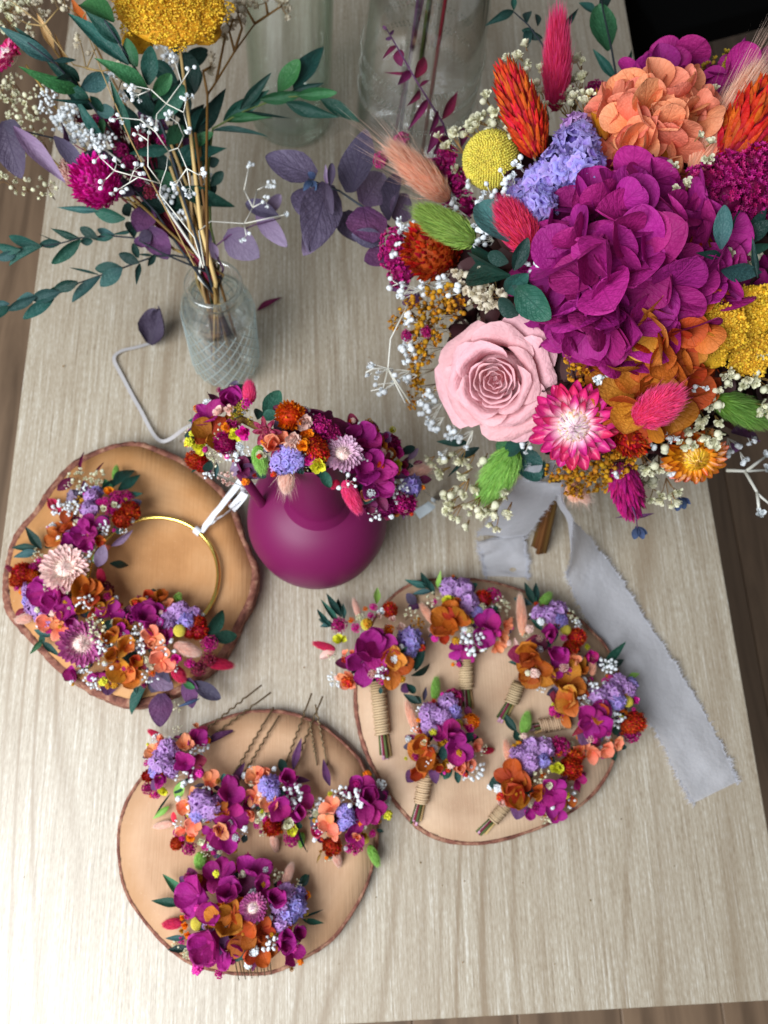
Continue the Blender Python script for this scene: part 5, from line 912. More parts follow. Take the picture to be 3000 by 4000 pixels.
# crumbs of dried petal and bud on the table
b = MB(); r_ = np.random.RandomState(12); sh = petal(W=.7, peak=.5, base=.3, cup=.5, curl=.3, nu=2, nv=3, sharp=.6)
Ms = []
for i in range(70):
    x, y = r_.uniform(-.26, .36), r_.uniform(-.14, .5); L = r_.uniform(.0008, .0028); a = r_.rand() * 6.28; Ms.append(fr((x, y, .0006), (math.cos(a), math.sin(a), .1), (0, 0, 1), L, L, L))
b.many(sh, Ms[:45]); b.many((SP0[0] * .35, None, SP0[2], SP0[3]), Ms[45:])
obj('dried_crumbs', b.mesh('dried_crumbs'), None, None, [mat('stem')], kind='stuff', label='tiny dried crumbs strewn over the pale table')
# ================================================================= dried stems standing in the netted bottle
MOUTH = P(455, 588, .140); FOOT = B0 + np.array([0, 0, .012]); SN = [0]; UNDER = False
def sprig(name, label, cat, nodes, smat, r, items, group='stems arranged in the netted glass bottle', k=None, dz=0.0, stem=True):
    SN[0] += 1; a = SN[0] * 2.4; off = np.array([math.cos(a), math.sin(a), 0]); N_ = [np.array(P(*CUR(x, y), z)) for x, y, z in nodes]
    t = thing(name, label, cat, FOOT + off * .012, group); b = MB()
    pts = [FOOT - off * .016, MOUTH - np.array([0, 0, .03]) + off * .002, MOUTH + off * .012] + N_
    b.add(*tube(pts, [r * 1.1] * 3 + [r * (1 - .55 * i / len(N_)) for i in range(len(N_))], 6)); obj('stem', b.mesh('stem'), t, None, [mat(smat)])
    X = [CUR(x, y) for x, y, z in nodes] + [(455, 588)]; Z = [z for x, y, z in nodes] + [.14]
    def zf(A):
        w_ = [1 / (8 + math.hypot(A[0] - x, A[1] - y)) ** 3 for x, y in X]; return sum(a_ * b_ for a_, b_ in zip(w_, Z)) / sum(w_) + dz
    for it in items: put(t, it, zf, N_[0])
    return t
CUR = Tf(0, 0, .2)                                         # picture corner, enlarged
sprig('ruscus_branch', 'long blue-green leafy branch reaching to the top left corner', 'leafy branch', [(1700, 2000, .18), (1350, 1600, .20), (1090, 1270, .23), (860, 960, .25), (590, 680, .27), (300, 460, .29)], 'darkstem', .0013, [
 ('L', 590, 660, -20, 300, 170, 'blueleaf', (.0, .01)), ('L', 540, 610, 150, 280, 90, 'teal'), ('L', 580, 660, 845, 640, 60, 'blueleaf', (.004, .004)), ('L', 860, 940, 480, 650, 130, 'teal', (0, -.01)), ('L', 860, 880, 620, 650, 120, 'teal'), ('L', 860, 970, 270, 790, 170, 'leafgreen', (0, .006)), ('L', 770, 840, 610, 850, 80, 'blueleaf', (.006, .008)), ('L', 870, 960, 1160, 815, 200, 'blueleaf', (.004, .008), 'oval'), ('L', 975, 1090, 600, 1100, 50, 'teal', (.004, .006)), ('L', 960, 1060, 650, 880, 130, 'teal'), ('L', 1000, 1180, 680, 950, 130, 'teal'), ('L', 970, 1040, 1090, 1190, 110, 'teal', (.004, .004)), ('L', 1050, 1210, 1240, 1200, 150, 'blueleaf', (.004, .006), 'oval'), ('L', 1110, 1470, 780, 1100, 130, 'teal'), ('L', 1100, 1260, 1110, 1480, 80, 'leafgreen')])
sprig('ruscus_branch', 'deep green leafy branch passing just left of the yellow yarrow', 'leafy branch', [(2000, 2200, .18), (1800, 1500, .22), (1590, 950, .25), (1310, 500, .28), (1130, 220, .30)], 'darkstem', .0013, [
 ('L', 1230, 240, 830, -80, 260, 'leafgreen', (.004, .01), 'oval'), ('L', 1310, 470, 920, 110, 170, 'teal', (.002, .006)), ('L', 1390, 700, 700, 60, 190, 'teal', (-.002, .004)), ('L', 1480, 720, 1330, 440, 210, 'leafgreen', (.004, .004), 'oval'), ('L', 1600, 920, 1640, 480, 190, 'teal', (.004, .006)), ('L', 1590, 960, 1110, 625, 190, 'leafgreen', (.004, .006)), ('L', 1640, 1050, 1820, 800, 170, 'leafgreen', (.006, .008)), ('L', 1700, 1250, 1300, 960, 180, 'darkleaf'), ('L', 1650, 1280, 1990, 920, 230, 'teal', (.004, .004)), ('L', 1400, 1480, 1210, 900, 120, 'teal', (.004, .008)), ('L', 1500, 1400, 1260, 1080, 150, 'teal'), ('L', 1850, 1600, 1400, 1640, 130, 'teal', (.002, .0)), ('L', 1800, 1560, 2000, 1330, 180, 'leafgreen'), ('L', 1900, 1200, 1650, 1100, 150, 'darkleaf', (-.01, -.01)), ('L', 2000, 1300, 1850, 900, 260, 'darkleaf', (-.02, -.02), 'oval'), ('L', 2100, 1000, 2000, 560, 240, 'darkleaf', (-.02, -.02), 'oval')])  # the lowered dark leaves at the end stand in for shadows between leaves
CUR = Tf(0, 0, .4667)
sprig('ruscus_branch', 'bright green leafy branch reaching right over the greenish vase', 'leafy branch', [(975, 1050, .16), (965, 760, .18), (985, 595, .20), (1130, 515, .215), (1300, 450, .23), (1500, 440, .245)], 'greenstem', .0012, [
 ('L', 900, 640, 1055, 400, 76, 'darkleaf'), ('L', 880, 600, 960, 510, 66, 'teal'), ('L', 1035, 560, 1245, 418, 80, 'teal', (0, .004)), ('L', 1112, 508, 1250, 345, 52, 'darkleaf', (.006, .008)), ('L', 1130, 513, 1372, 545, 14, 'darkleaf', (0, -.004)), ('L', 1045, 560, 1258, 542, 46, 'leafgreen'), ('L', 985, 605, 1222, 606, 34, 'teal'), ('L', 1205, 460, 1388, 442, 56, 'leafgreen', (.006, .006), 'oval'), ('L', 1290, 428, 1390, 292, 92, 'leafgreen', (.004, .01), 'oval'), ('L', 1360, 415, 1502, 182, 96, 'teal', (.002, .012)), ('L', 1350, 425, 1500, 385, 40, 'darkleaf'), ('L', 1375, 440, 1562, 428, 56, 'leafgreen', (.006, .006), 'oval'), ('L', 1325, 475, 1552, 548, 66, 'teal', (.002, 0)), ('L', 1485, 460, 1665, 565, 66, 'teal', (.002, 0)),
 ('L', 795, 770, 1028, 650, 96, 'teal', (.004, .004)), ('L', 870, 690, 985, 615, 66, 'leafgreen', (.008, .006)), ('L', 810, 875, 1092, 955, 82, 'teal', (.008, .004)), ('L', 960, 760, 1015, 740, 50, 'darkleaf'), ('L', 975, 860, 1028, 795, 50, 'darkleaf')])
sprig('ruscus_branch', 'dense dark green leafy branch filling the middle behind the yarrow stem', 'leafy branch', [(930, 1100, .15), (850, 850, .17), (800, 600, .19), (830, 400, .20), (850, 250, .205)], 'darkstem', .0011, [
 ('L', 840, 840, 600, 640, 90, 'darkleaf'), ('L', 850, 820, 980, 640, 90, 'teal'), ('L', 820, 700, 640, 560, 90, 'teal'), ('L', 810, 640, 960, 480, 96, 'darkleaf'), ('L', 800, 560, 660, 420, 90, 'darkleaf'), ('L', 810, 500, 930, 330, 96, 'darkleaf'), ('L', 830, 400, 720, 290, 84, 'teal'), ('L', 840, 340, 960, 230, 80, 'darkleaf'), ('L', 850, 260, 800, 150, 70, 'darkleaf'), ('L', 850, 880, 700, 800, 84, 'leafgreen'), ('L', 870, 950, 1000, 860, 70, 'darkleaf'), ('L', 880, 960, 740, 900, 80, 'teal'), ('L', 780, 600, 640, 520, 80, 'violet', (0, 0), 'oval'), ('L', 820, 740, 900, 560, 100, 'violet', (-.01, -.01), 'oval')])
CUR = Tf(0, 304, .2333)
sprig('eucalyptus_branch', 'small-leaved teal branch, upper of the two low ones pointing left', 'leafy branch', [(1500, 1040, .16), (1240, 900, .165), (1030, 880, .165), (740, 900, .165), (560, 950, .165), (380, 980, .165), (0, 1010, .165)], 'darkstem', .0009, [
 ('L', 905, 900, 740, 805, 100, 'darkleaf', (.004, .006), 'oval'), ('L', 1060, 870, 880, 830, 80, 'blueleaf'), ('L', 1050, 890, 850, 910, 70, 'teal'), ('L', 1230, 830, 1040, 850, 40, 'teal'), ('L', 745, 905, 465, 812, 76, 'teal'), ('L', 745, 915, 482, 1138, 120, 'teal', (.004, .0), 'oval'), ('L', 740, 930, 860, 920, 80, 'teal'), ('L', 565, 945, 370, 960, 84, 'teal'), ('L', 555, 945, 378, 865, 12, 'darkleaf'), ('L', 385, 975, 25, 892, 100, 'teal', (.002, .0), 'oval'), ('L', 385, 985, 50, 1110, 96, 'teal', (.002, 0), 'oval'), ('L', 190, 1005, -20, 965, 120, 'teal', (.006, .004), 'oval'), ('L', 150, 1040, -30, 1100, 90, 'blueleaf', (0, 0), 'oval'),
 ('L', 950, 640, 525, 618, 66, 'blueleaf', (.01, .008)), ('L', 1160, 720, 870, 630, 150, 'teal', (.01, .01), 'oval'), ('L', 1200, 700, 1160, 580, 120, 'darkleaf', (.0, .0), 'oval'), ('L', 1240, 900, 1190, 700, 110, 'darkleaf', (.0, .0), 'oval'), ('L', 1240, 940, 1400, 930, 110, 'violet', (0, 0)), ('L', 1230, 950, 1290, 1100, 70, 'darkleaf', (0, 0), 'oval')])
sprig('eucalyptus_branch', 'small-leaved teal branch, lower of the two low ones pointing left', 'leafy branch', [(1600, 1060, .15), (1440, 1070, .15), (1290, 1120, .15), (1130, 1180, .15), (920, 1250, .15), (720, 1320, .15), (350, 1450, .15), (-20, 1570, .15)], 'darkstem', .0009, [
 ('L', 1290, 1130, 1115, 1040, 110, 'darkleaf', (.002, .004), 'oval'), ('L', 1295, 1135, 1262, 1340, 56, 'darkleaf'), ('L', 1370, 1160, 1432, 1060, 60, 'darkleaf', (0, 0), 'oval'), ('L', 1420, 1060, 1270, 1050, 26, 'teal'), ('L', 1135, 1180, 870, 1180, 120, 'teal', (.002, .004), 'oval'), ('L', 1130, 1180, 930, 1345, 140, 'blueleaf', (.006, .002), 'oval'), ('L', 925, 1245, 638, 1172, 26, 'teal'), ('L', 930, 1260, 665, 1492, 130, 'blueleaf', (.004, 0), 'oval'), ('L', 720, 1305, 500, 1385, 110, 'darkleaf', (.01, .008), 'oval'), ('L', 725, 1325, 330, 1440, 80, 'teal'), ('L', 560, 1400, 300, 1470, 120, 'blueleaf', (.004, .0), 'oval'), ('L', 330, 1445, 120, 1440, 80, 'blueleaf', (.002, 0)), ('L', 330, 1450, 70, 1565, 90, 'blueleaf', (.004, 0), 'oval'), ('L', 500, 1460, 215, 1648, 110, 'teal', (0, -.002), 'oval'), ('L', 90, 1510, -40, 1500, 60, 'blueleaf'), ('L', 100, 1535, -50, 1660, 100, 'teal', (0, 0), 'oval')])
CUR = Tf(0, 0, .4667)
sprig('purple_eucalyptus_branch', 'dusty purple round-leaved eucalyptus at the far left', 'eucalyptus', [(820, 1130, .155), (720, 980, .17), (540, 790, .20), (350, 720, .22), (250, 640, .235), (80, 600, .25)], 'darkstem', .0011, [
 ('L', 20, 560, 70, 800, 150, 'eucal', (.0, .0), 'oval'), ('L', 62, 585, 300, 850, 84, 'mauve', (.004, .002)), ('L', 20, 570, 110, 640, 90, 'eucal'), ('L', 250, 630, 390, 765, 80, 'eucal', (.004, .0)), ('L', 280, 700, 330, 560, 50, 'violet'), ('L', 350, 740, 560, 730, 90, 'eucal', (.0, .0)), ('L', 300, 740, 440, 780, 60, 'violet'), ('L', 470, 820, 620, 900, 80, 'eucal'), ('L', 540, 820, 680, 930, 66, 'violet'), ('L', 690, 960, 635, 1080, 120, 'violet', (0, -.004), 'round'), ('L', 690, 1050, 770, 1205, 130, 'violet', (0, -.006), 'round'), ('L', 700, 1080, 640, 1110, 60, 'eucal'), ('L', 500, 870, 545, 915, 60, 'mauve')])
sprig('purple_eucalyptus_branch', 'short lilac-leaved eucalyptus leaning right from the bottle mouth', 'eucalyptus', [(985, 1150, .150), (1060, 1090, .155), (1180, 1040, .16), (1300, 1010, .165)], 'violet', .0009, [
 ('L', 1045, 1080, 1190, 1190, 150, 'mauve', (.0, -.004), 'round'), ('L', 1190, 990, 1325, 1140, 90, 'mauve', (.0, -.004), 'round'), ('L', 1290, 1000, 1140, 940, 76, 'eucal', (.002, .004), 'oval'), ('L', 1230, 990, 1290, 905, 60, 'mauve'), ('L', 960, 1060, 930, 1160, 70, 'mauve', (.004, 0), 'round'), ('L', 975, 1120, 1000, 1200, 50, 'mauve', (.004, 0), 'oval'), ('L', 930, 1140, 915, 1200, 40, 'violet')])
sprig('ruscus_branch', 'short dark green leafy branch low in the middle, just above the bottle mouth', 'leafy branch', [(900, 1130, .15), (780, 960, .165), (640, 820, .18), (560, 700, .19)], 'darkstem', .001, [
 ('L', 560, 690, 500, 540, 70, 'darkleaf'), ('L', 590, 720, 700, 620, 76, 'teal'), ('L', 640, 800, 480, 700, 80, 'darkleaf'), ('L', 650, 820, 790, 700, 80, 'darkleaf'), ('L', 720, 880, 560, 850, 80, 'teal'), ('L', 730, 900, 830, 780, 76, 'leafgreen'), ('L', 780, 960, 640, 960, 76, 'darkleaf'), ('L', 800, 990, 880, 860, 66, 'darkleaf'), ('L', 600, 780, 680, 760, 60, 'violet'), ('L', 700, 700, 600, 560, 80, 'darkleaf', (-.01, -.01))])
# yarrow
t = sprig('yarrow', 'large golden yellow yarrow head at the top edge of the photo', 'yarrow', [(930, 1050, .17), (880, 600, .21), (830, 200, .262)], 'strawstem', .0019, [])
p = P(368, 12, .285); obj('flower_head', m_yarrow(1, 58, 64), t, fr(p, (0, 1, .2), nrm(np.array([0, 0, 1]) + toward(p) * .3), px(122, p), px(96, p), px(96, p)), [mat('yarrow'), mat('strawstem')])
p = P(298, 88, .262); obj('flower_head', m_yarrow(2, 12, 60), t, fz(p, (0, 0, 1), px(36, p)), [mat('yarrow'), mat('strawstem')])
p = P(440, 66, .268); obj('flower_head', m_yarrow(3, 12, 60), t, fz(p, (0, 0, 1), px(40, p)), [mat('yarrow'), mat('strawstem')])
# airy white and cream sprays
def airy(name, label, segs, z, smat, fmat, r=.0007, kind='ball', fs=.0042, cat="baby's breath", zt=None):
    t = thing(name, label, cat, FOOT, 'stems arranged in the netted glass bottle'); b = MB(); fb = MB(); ends = {}; starts = set()
    for sg in segs: starts |= {tuple(q) for q in sg[:-1]}
    for sg in segs:
        pts = [P(*CUR(x, y), z + (.006 * math.sin(x * .03) + .006 * math.cos(y * .04))) for x, y in sg]; b.add(*tube(pts, [r * 1.2 - r * .6 * i / len(pts) for i in range(len(pts))], 5))
        if tuple(sg[-1]) not in starts:
            e = pts[-1]; d0 = nrm(pts[-1] - pts[-2])
            for j in range(R.choice((3, 4, 5))):
                d = nrm(d0 + NR.randn(3) * .7); q = e + d * R.uniform(.003, .008); b.add(*tube([e, q], r * .4, 3, False))
                k = R.choice(('ball', 'ball', 'pom') if kind == 'ball' else ('pom', 'pom', 'ball')); s_ = fs * (.55 if k == 'ball' else .9)
                fb.many(dict(pom=POMS, ball=BALLS)[k][R.randrange(2)], [fz(q, d, s_)])
    st = obj('stem', b.mesh('stem'), t, None, [mat(smat)]); obj('florets', fb.mesh('florets'), t, None, [mat(fmat)], kind='stuff')
    return t
M2 = (975, 1250)
airy('babys_breath_sprig', "forked bleached white sprig in front of the green leaves", [
 [(940, 1240), (900, 1100), (740, 900), (745, 850), (770, 780), (780, 700)], [(780, 700), (720, 610), (650, 555), (560, 545)], [(780, 700), (825, 685), (865, 780), (880, 870)], [(825, 685), (850, 630), (825, 570), (790, 545)], [(720, 610), (725, 530), (770, 480)], [(770, 480), (700, 415), (630, 400)], [(700, 415), (640, 440)], [(770, 480), (840, 385), (815, 300)], [(840, 385), (880, 320)], [(770, 480), (850, 520), (860, 470)], [(850, 520), (870, 600)], [(865, 780), (920, 810)], [(865, 780), (830, 830)],
 [(745, 850), (685, 770), (685, 650), (690, 590)], [(685, 650), (640, 620)], [(745, 850), (640, 820), (560, 870)], [(640, 820), (530, 790), (460, 725)], [(530, 790), (490, 830)], [(530, 790), (540, 760)], [(600, 840), (620, 790)]], .285, 'whitestem', 'white', .00042, 'ball', .0030)
airy('babys_breath_sprig', 'dry tan sprig with faded buds between the top left leaves', [[(900, 1230), (600, 640), (470, 330), (380, 90)], [(470, 330), (400, 320), (375, 200)], [(400, 320), (440, 230)], [(530, 480), (560, 380)], [(470, 330), (530, 320)], [(380, 90), (300, 20)], [(380, 90), (420, 10)], [(470, 330), (340, 300), (200, 120), (60, 10)], [(200, 120), (270, 40)], [(200, 120), (130, 110)]], .25, 'strawstem', 'ivory', .00055, 'pom', .0042)
airy('babys_breath_sprig', 'brown-stemmed ivory sprig to the right of the yarrow', [[(960, 1230), (955, 800), (960, 440), (1000, 380), (1085, 240), (1180, 110)], [(1085, 240), (1060, 140)], [(1180, 110), (1140, 40)], [(1180, 110), (1240, 70), (1300, 30)], [(1240, 70), (1230, 10)], [(1085, 240), (1120, 130), (1100, 60)], [(960, 440), (940, 330)], [(1000, 380), (1040, 180)], [(940, 330), (975, 310)], [(1060, 140), (1040, 60)], [(1060, 140), (1080, 90)]], .225, 'brownstem', 'ivory', .0011, 'pom', .0060)
airy('babys_breath_sprig', 'small bleached sprig bending right above the bottle mouth', [[(945, 1230), (920, 1070), (975, 1025), (1130, 1035), (1170, 960)], [(1170, 960), (1130, 880)], [(1170, 960), (1230, 930)], [(1170, 960), (1190, 880)], [(1130, 1035), (1140, 1090)], [(1130, 880), (1150, 780)], [(1190, 880), (1230, 860)], [(1130, 1035), (1290, 1000)]], .19, 'whitestem', 'white', .0005, 'ball', .0032)
sprig('babys_breath_sprig', 'full cream flowered bunch spilling over the left table edge', "baby's breath", [(900, 1180, .15), (600, 900, .18), (300, 790, .20), (130, 640, .22)], 'stem', .0012, [('G', x, y, r, c, dz, .3, n) for x, y, r, c, dz, n in [
 (120, 500, 60, 'cream', 0, 12), (30, 440, 70, 'cream', 0, 14), (180, 430, 40, 'cream', .004, 8), (60, 380, 50, 'cream', 0, 10), (140, 570, 60, 'cream', 0, 12), (190, 640, 50, 'cream', 0, 10), (60, 560, 50, 'cream', 0, 10), (130, 700, 50, 'cream', -.004, 8), (30, 830, 60, 'cream', -.006, 10), (110, 860, 56, 'cream', -.006, 8), (220, 880, 60, 'cream', -.006, 10), (30, 90, 90, 'cream', .02, 16), (160, 60, 90, 'ivory', .02, 16), (60, 20, 80, 'cream', .02, 16)]])
sprig('babys_breath_sprig', 'dense snow white bunch in the heart of the left arrangement', "baby's breath", [(930, 1200, .15), (700, 860, .19), (420, 640, .22)], 'whitestem', .0012, [('G', x, y, r, 'white', dz, .3, n) for x, y, r, dz, n in [
 (230, 440, 50, .006, 26), (215, 495, 44, .006, 24), (300, 560, 70, .002, 34), (360, 620, 70, .002, 34), (420, 650, 66, .002, 34), (480, 660, 60, .0, 30), (510, 370, 50, -.004, 26), (330, 520, 60, -.004, 26), (560, 450, 44, -.006, 20), (700, 560, 50, .0, 24), (640, 610, 50, -.004, 20), (760, 200, 60, -.01, 24), (790, 280, 50, -.01, 22), (850, 1000, 44, 0, 16), (780, 900, 50, -.004, 18), (960, 830, 40, -.006, 14)]])
sprig('gomphrena', 'magenta pompon flower low on the left of the arrangement', 'pompon flower', [(900, 1180, .15), (650, 950, .19), (450, 870, .215)], 'stem', .0009, [('C', 432, 862, 92, 'fuchsia', .006), ('C', 350, 810, 50, 'blush', -.004)])
t = thing('red_amaranth_bunch', 'bunch of thin wine red stems and seeds fanning up from the mouth', 'amaranth', FOOT, 'stems arranged in the netted glass bottle')
for i in range(26):
    x, y = R.uniform(340, 760), R.uniform(500, 700); e = P(*CUR(x, y), R.uniform(.18, .21)); m_ = P(*CUR(R.uniform(560, 760), R.uniform(860, 960)), .165); b = MB()
    b.add(*tube([FOOT, MOUTH - [0, 0, .02], MOUTH + NR.randn(3) * .003, m_, e], [.0012, .0012, .0012, .001, .0006], 5))
    s_ = obj('stem', b.mesh('stem'), t, None, [mat('winestem')])
    if i % 2 == 0: obj('seed_cluster', m_clump(90, .2, 'star', i % 3), s_, fz(e, (0, 0, 1), .006), [mat('wine' if i % 4 else 'cerise')])
for x, y in [(380, 550), (430, 590), (620, 620), (660, 660), (600, 760), (560, 700), (640, 830), (700, 890), (730, 150), (760, 120)]:
    e = P(*CUR(x, y), .205); obj('seed_cluster', m_clump(90, .2, 'star', R.randrange(3)), t, fz(e, (0, 0, 1), px(17, e)), [mat(R.choice(('cerise', 'wine')))])
sb = thing('straw_stalks', 'bare straw, tan, olive and brown stalks crowding the mouth of the netted bottle', 'dried stalks', FOOT)
for i in range(16):
    x, y = R.uniform(760, 950), R.uniform(560, 800); e = P(*CUR(x, y), R.uniform(.17, .21)); obj('stalk', MB().add(*tube([FOOT + NR.randn(3) * [.008, .008, 0], MOUTH + NR.randn(3) * [.008, .008, 0] - [0, 0, .015], (MOUTH + e) / 2 + NR.randn(3) * .004, e], .0014, 6)).mesh('stalk'), sb, None, [mat(('strawstem', 'stem', 'greenstem', 'brownstem')[i % 4])])
NF = None
t = sprig('strawflower', 'pink strawflower cut off by the left edge of the photo', 'strawflower', [(800, 1150, .15), (400, 700, .19), (120, 300, .235)], 'stem', .0012, [])
p = P(*CUR(48, 265), .24); straw(t, p, (-.5, .1, .7), px(52, p), 'straw_pink', 'straw_core')
for lab, x1, y1, x2, y2, wd, c, z in [('amber dried leaf curling down from the top edge', 400, 130, 330, -10, 50, 'amber', .22), ('tan curled seed pod crossing behind the top left sprig', 250, 230, 170, 60, 40, 'strawstem', .24), ('slim tan dried pod left of the pale table patch', 320, 330, 250, 150, 22, 'stem', .23)]:
    p1, p2 = P(*CUR(x1, y1), z - .02), P(*CUR(x2, y2), z); t = thing('dried_pod', lab, 'dried leaf', p1, None); b = MB(); b.add(*tube([FOOT, MOUTH, p1], .001, 5)); obj('stem', b.mesh('stem'), t, None, [mat('stem')])
    obj('leaf', m_petal('leaf', 4), t, fr(p1, p2 - p1, toward(p1), px(wd * .4667, p1) / .36, np.linalg.norm(p2 - p1), .03), [mat(c)])
# ================================================================= the big bridal bouquet
GROW.clear(); CUR = Tf(); UNDER = False
CB = P(1350, 640, .235); RB = .148
def sphz(A, lift=0.0):
    d = nrm(ray(*A)); oc = CAMP - CB; bq = d @ oc; cq = oc @ oc - (RB + lift) ** 2; disc = bq * bq - cq
    if disc > 0:
        q = CAMP + d * (-bq - math.sqrt(disc)); return float(q[2])
    return float((CAMP + d * (-bq))[2])
NF = CB
bq = thing('bridal_bouquet', 'large bridal bouquet of purple hydrangea, pink rose and colourful dried flowers', 'bouquet', P(1168, 1190, 0))
def B_(items, lift=0.0):
    for it in items: put(bq, it, lambda A: sphz(A, lift), CB)
# dark leafy heart that fills the gaps
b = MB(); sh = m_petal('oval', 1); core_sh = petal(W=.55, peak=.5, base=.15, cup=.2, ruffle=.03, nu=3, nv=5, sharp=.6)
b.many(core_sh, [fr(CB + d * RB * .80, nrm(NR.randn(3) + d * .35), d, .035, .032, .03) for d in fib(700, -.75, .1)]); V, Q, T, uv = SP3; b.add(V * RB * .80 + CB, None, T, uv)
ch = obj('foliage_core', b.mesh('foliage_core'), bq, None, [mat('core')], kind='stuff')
bb = MB(); gr = {0: [], 1: [], 2: []}
def near_bundle():
    f0 = P(1166, 1188, .002); f1 = CB - [0, 0, RB * .7]; d = f1 - f0
    for i in range(11):
        a = i * 2.4; r0 = .0075 * math.sqrt((i + .5) / 11); o = np.array([math.cos(a), math.sin(a), 0]) * r0
        f = f0 + o + d * R.uniform(0, .03); obj('stem', MB().add(*tube([f, f0 + d * .5 + o * .7, f1 + o * 3], [.0024, .0022, .002], 7)).mesh('stem'), bq, None, [mat('brownstem')])
near_bundle()
def hyd_head(x, y, rx, col, n, fr_, lift=.0, squash=1.0, name='hydrangea_head', rust=None, cols=None):
    """a mophead: crowded four-petalled florets over a dome facing outwards"""
    c = P(x, y, sphz((x, y), lift)); nn = nrm(nrm(c - CB) * .7 + toward(c) * .5); Rr = px(rx, c); c = c - nn * Rr * .55
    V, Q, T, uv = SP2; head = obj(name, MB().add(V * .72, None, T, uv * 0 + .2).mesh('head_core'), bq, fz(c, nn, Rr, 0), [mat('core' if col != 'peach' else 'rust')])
    Mh = np.array(fz(c, nn, 1.0, 0))
    for d in fib(n, -.15, .13):
        D_ = Mh[:3, :3] @ d; p = c + D_ * Rr * (.78 + R.uniform(-.08, .08)); fn = nrm(D_ + NR.randn(3) * .42); s = px(fr_, p) * R.uniform(.85, 1.15); tw = R.uniform(0, 6.28); M0 = fz(p, fn, s, tw); opn = R.uniform(.2, .95)
        cc = col if not cols else R.choice(cols)
        for i in range(4):
            a = i * 1.5708 + R.uniform(-.25, .25); e = opn + R.uniform(-.2, .2); dd = np.array([math.cos(a) * math.cos(e), math.sin(a) * math.cos(e), math.sin(e)]); z_ = np.array([-math.cos(a) * math.sin(e), -math.sin(a) * math.sin(e), math.cos(e)])
            k = R.uniform(.88, 1.12); obj('petal', m_petal('big', R.randrange(8)), head, M0 @ fr(dd * .04, dd, z_ + NR.randn(3) * .14, k, k, k), [mat(cc)])
    return head
hyd_head(1348, 580, 200, 'magenta', 48, 98, .004)
hyd_head(1490, 600, 90, 'magenta', 12, 86, -.006)
hyd_head(1415, 262, 122, 'peach', 38, 66, .0)
hyd_head(1452, 706, 72, 'rust', 8, 74, .006, cols=['amber', 'rust'])
hyd_head(1400, 832, 105, 'rust', 18, 84, -.006, cols=['rust', 'rust', 'amber'])
hyd_head(1450, 180, 90, 'magenta', 12, 62, -.016)
hyd_head(1610, 185, 90, 'magenta', 12, 62, -.016)
hyd_head(1530, 580, 50, 'rust', 5, 60, -.002, cols=['rust', 'magenta'])
hyd_head(1620, 620, 60, 'magenta', 6, 50, -.02)
# ---- the rose
def rose(x, y, rad, lift):
    p = P(x, y, sphz((x, y), lift)); nn = nrm(nrm(p - CB) * .45 + toward(p) * .75); s = px(rad, p); M0 = np.array(fz(p - nn * s * .25, nn, s, .6))
    head = obj('rose', MB().add(*lathe([(0, -.25), (.25, -.2), (.4, 0), (.3, .1), (0, .12)], 20)).mesh('rose_heart'), bq, M0, [mat('rose')])
    N_ = 30; r = np.random.RandomState(4)
    for i in range(N_):
        t = i / (N_ - 1); ring = i < 15
        if ring: q = i / 14; rt = .035 + .33 * q ** 1.0; phi = i * 2.25; hw = 1.9 - .5 * q; zt = .30 + .10 * q; rb = rt * .88; zb = zt - .40; curl = .012 + .03 * q
        else: q = (i - 15) / 14; rt = .46 + .48 * q ** 1.05; phi = i * 2.39996 + .2 * r.randn(); hw = 1.28 - .42 * q; zt = .50 - .42 * q ** 1.15; rb = rt * (.72 - .25 * q); zb = zt - .46; curl = .09 + .13 * q
        nu, nv = 12, 10; V = []; UV = []; ph = r.rand(3) * 6.28; skew = .05 + .05 * t
        for j in range(nv + 1):
            v = j / nv
            for k in range(nu + 1):
                a = k / nu * 2 - 1; edge = 1 - .45 * abs(a) ** 3.2; vv = v * edge
                rr = rb + (rt - rb) * min(1, vv * 1.08) ** 1.6; z = zb + (zt - zb) * math.sin(min(1, vv * 1.05) * 1.5708) ** .9
                lip = max(0, vv - .72) / .28; rr += curl * lip ** 1.6 * (.55 + .25 * math.sin(a * 4 + ph[0])); z -= curl * lip ** 2.2 * (.55 + .25 * math.sin(a * 5 + ph[1]))
                rr += skew * a * .6 * rt + .014 * math.sin(a * 9 + ph[2]) * v; rr = max(.012, rr)
                th = phi + a * hw * (.35 + .65 * math.sqrt(max(.02, vv))); V.append((rr * math.cos(th), rr * math.sin(th), z + .012 * math.sin(a * 7 + ph[1]) * lip)); UV.append((k / nu, v))
        obj('petal', MB().add(V, grid_faces(nu, nv), None, UV).mesh('rose_petal'), head, M0, [mat('rose')])
rose(1070, 822, 154, .006)
def strawf(x, y, rad, lift, outer, core, tilt, rings, corer=.42):
    p = P(x, y, sphz((x, y), lift)); nn = nrm(nrm(p - CB) * .4 + toward(p) * .8 + np.array(tilt)); straw(bq, p, nn, px(rad, p), outer, core, rings, corer=corer)
strawf(1240, 918, 98, .012, 'straw_pink', 'straw_core', (0, 0, 0), ((22, .62, 1.0, .02), (20, .5, .93, .22), (16, .4, .75, .5)), .40)
strawf(1500, 985, 72, .0, 'straw_gold', 'straw_goldcore', (.15, -.35, 0), ((22, .62, 1.0, .0), (20, .5, .9, .35), (18, .4, .75, .75)), .5)
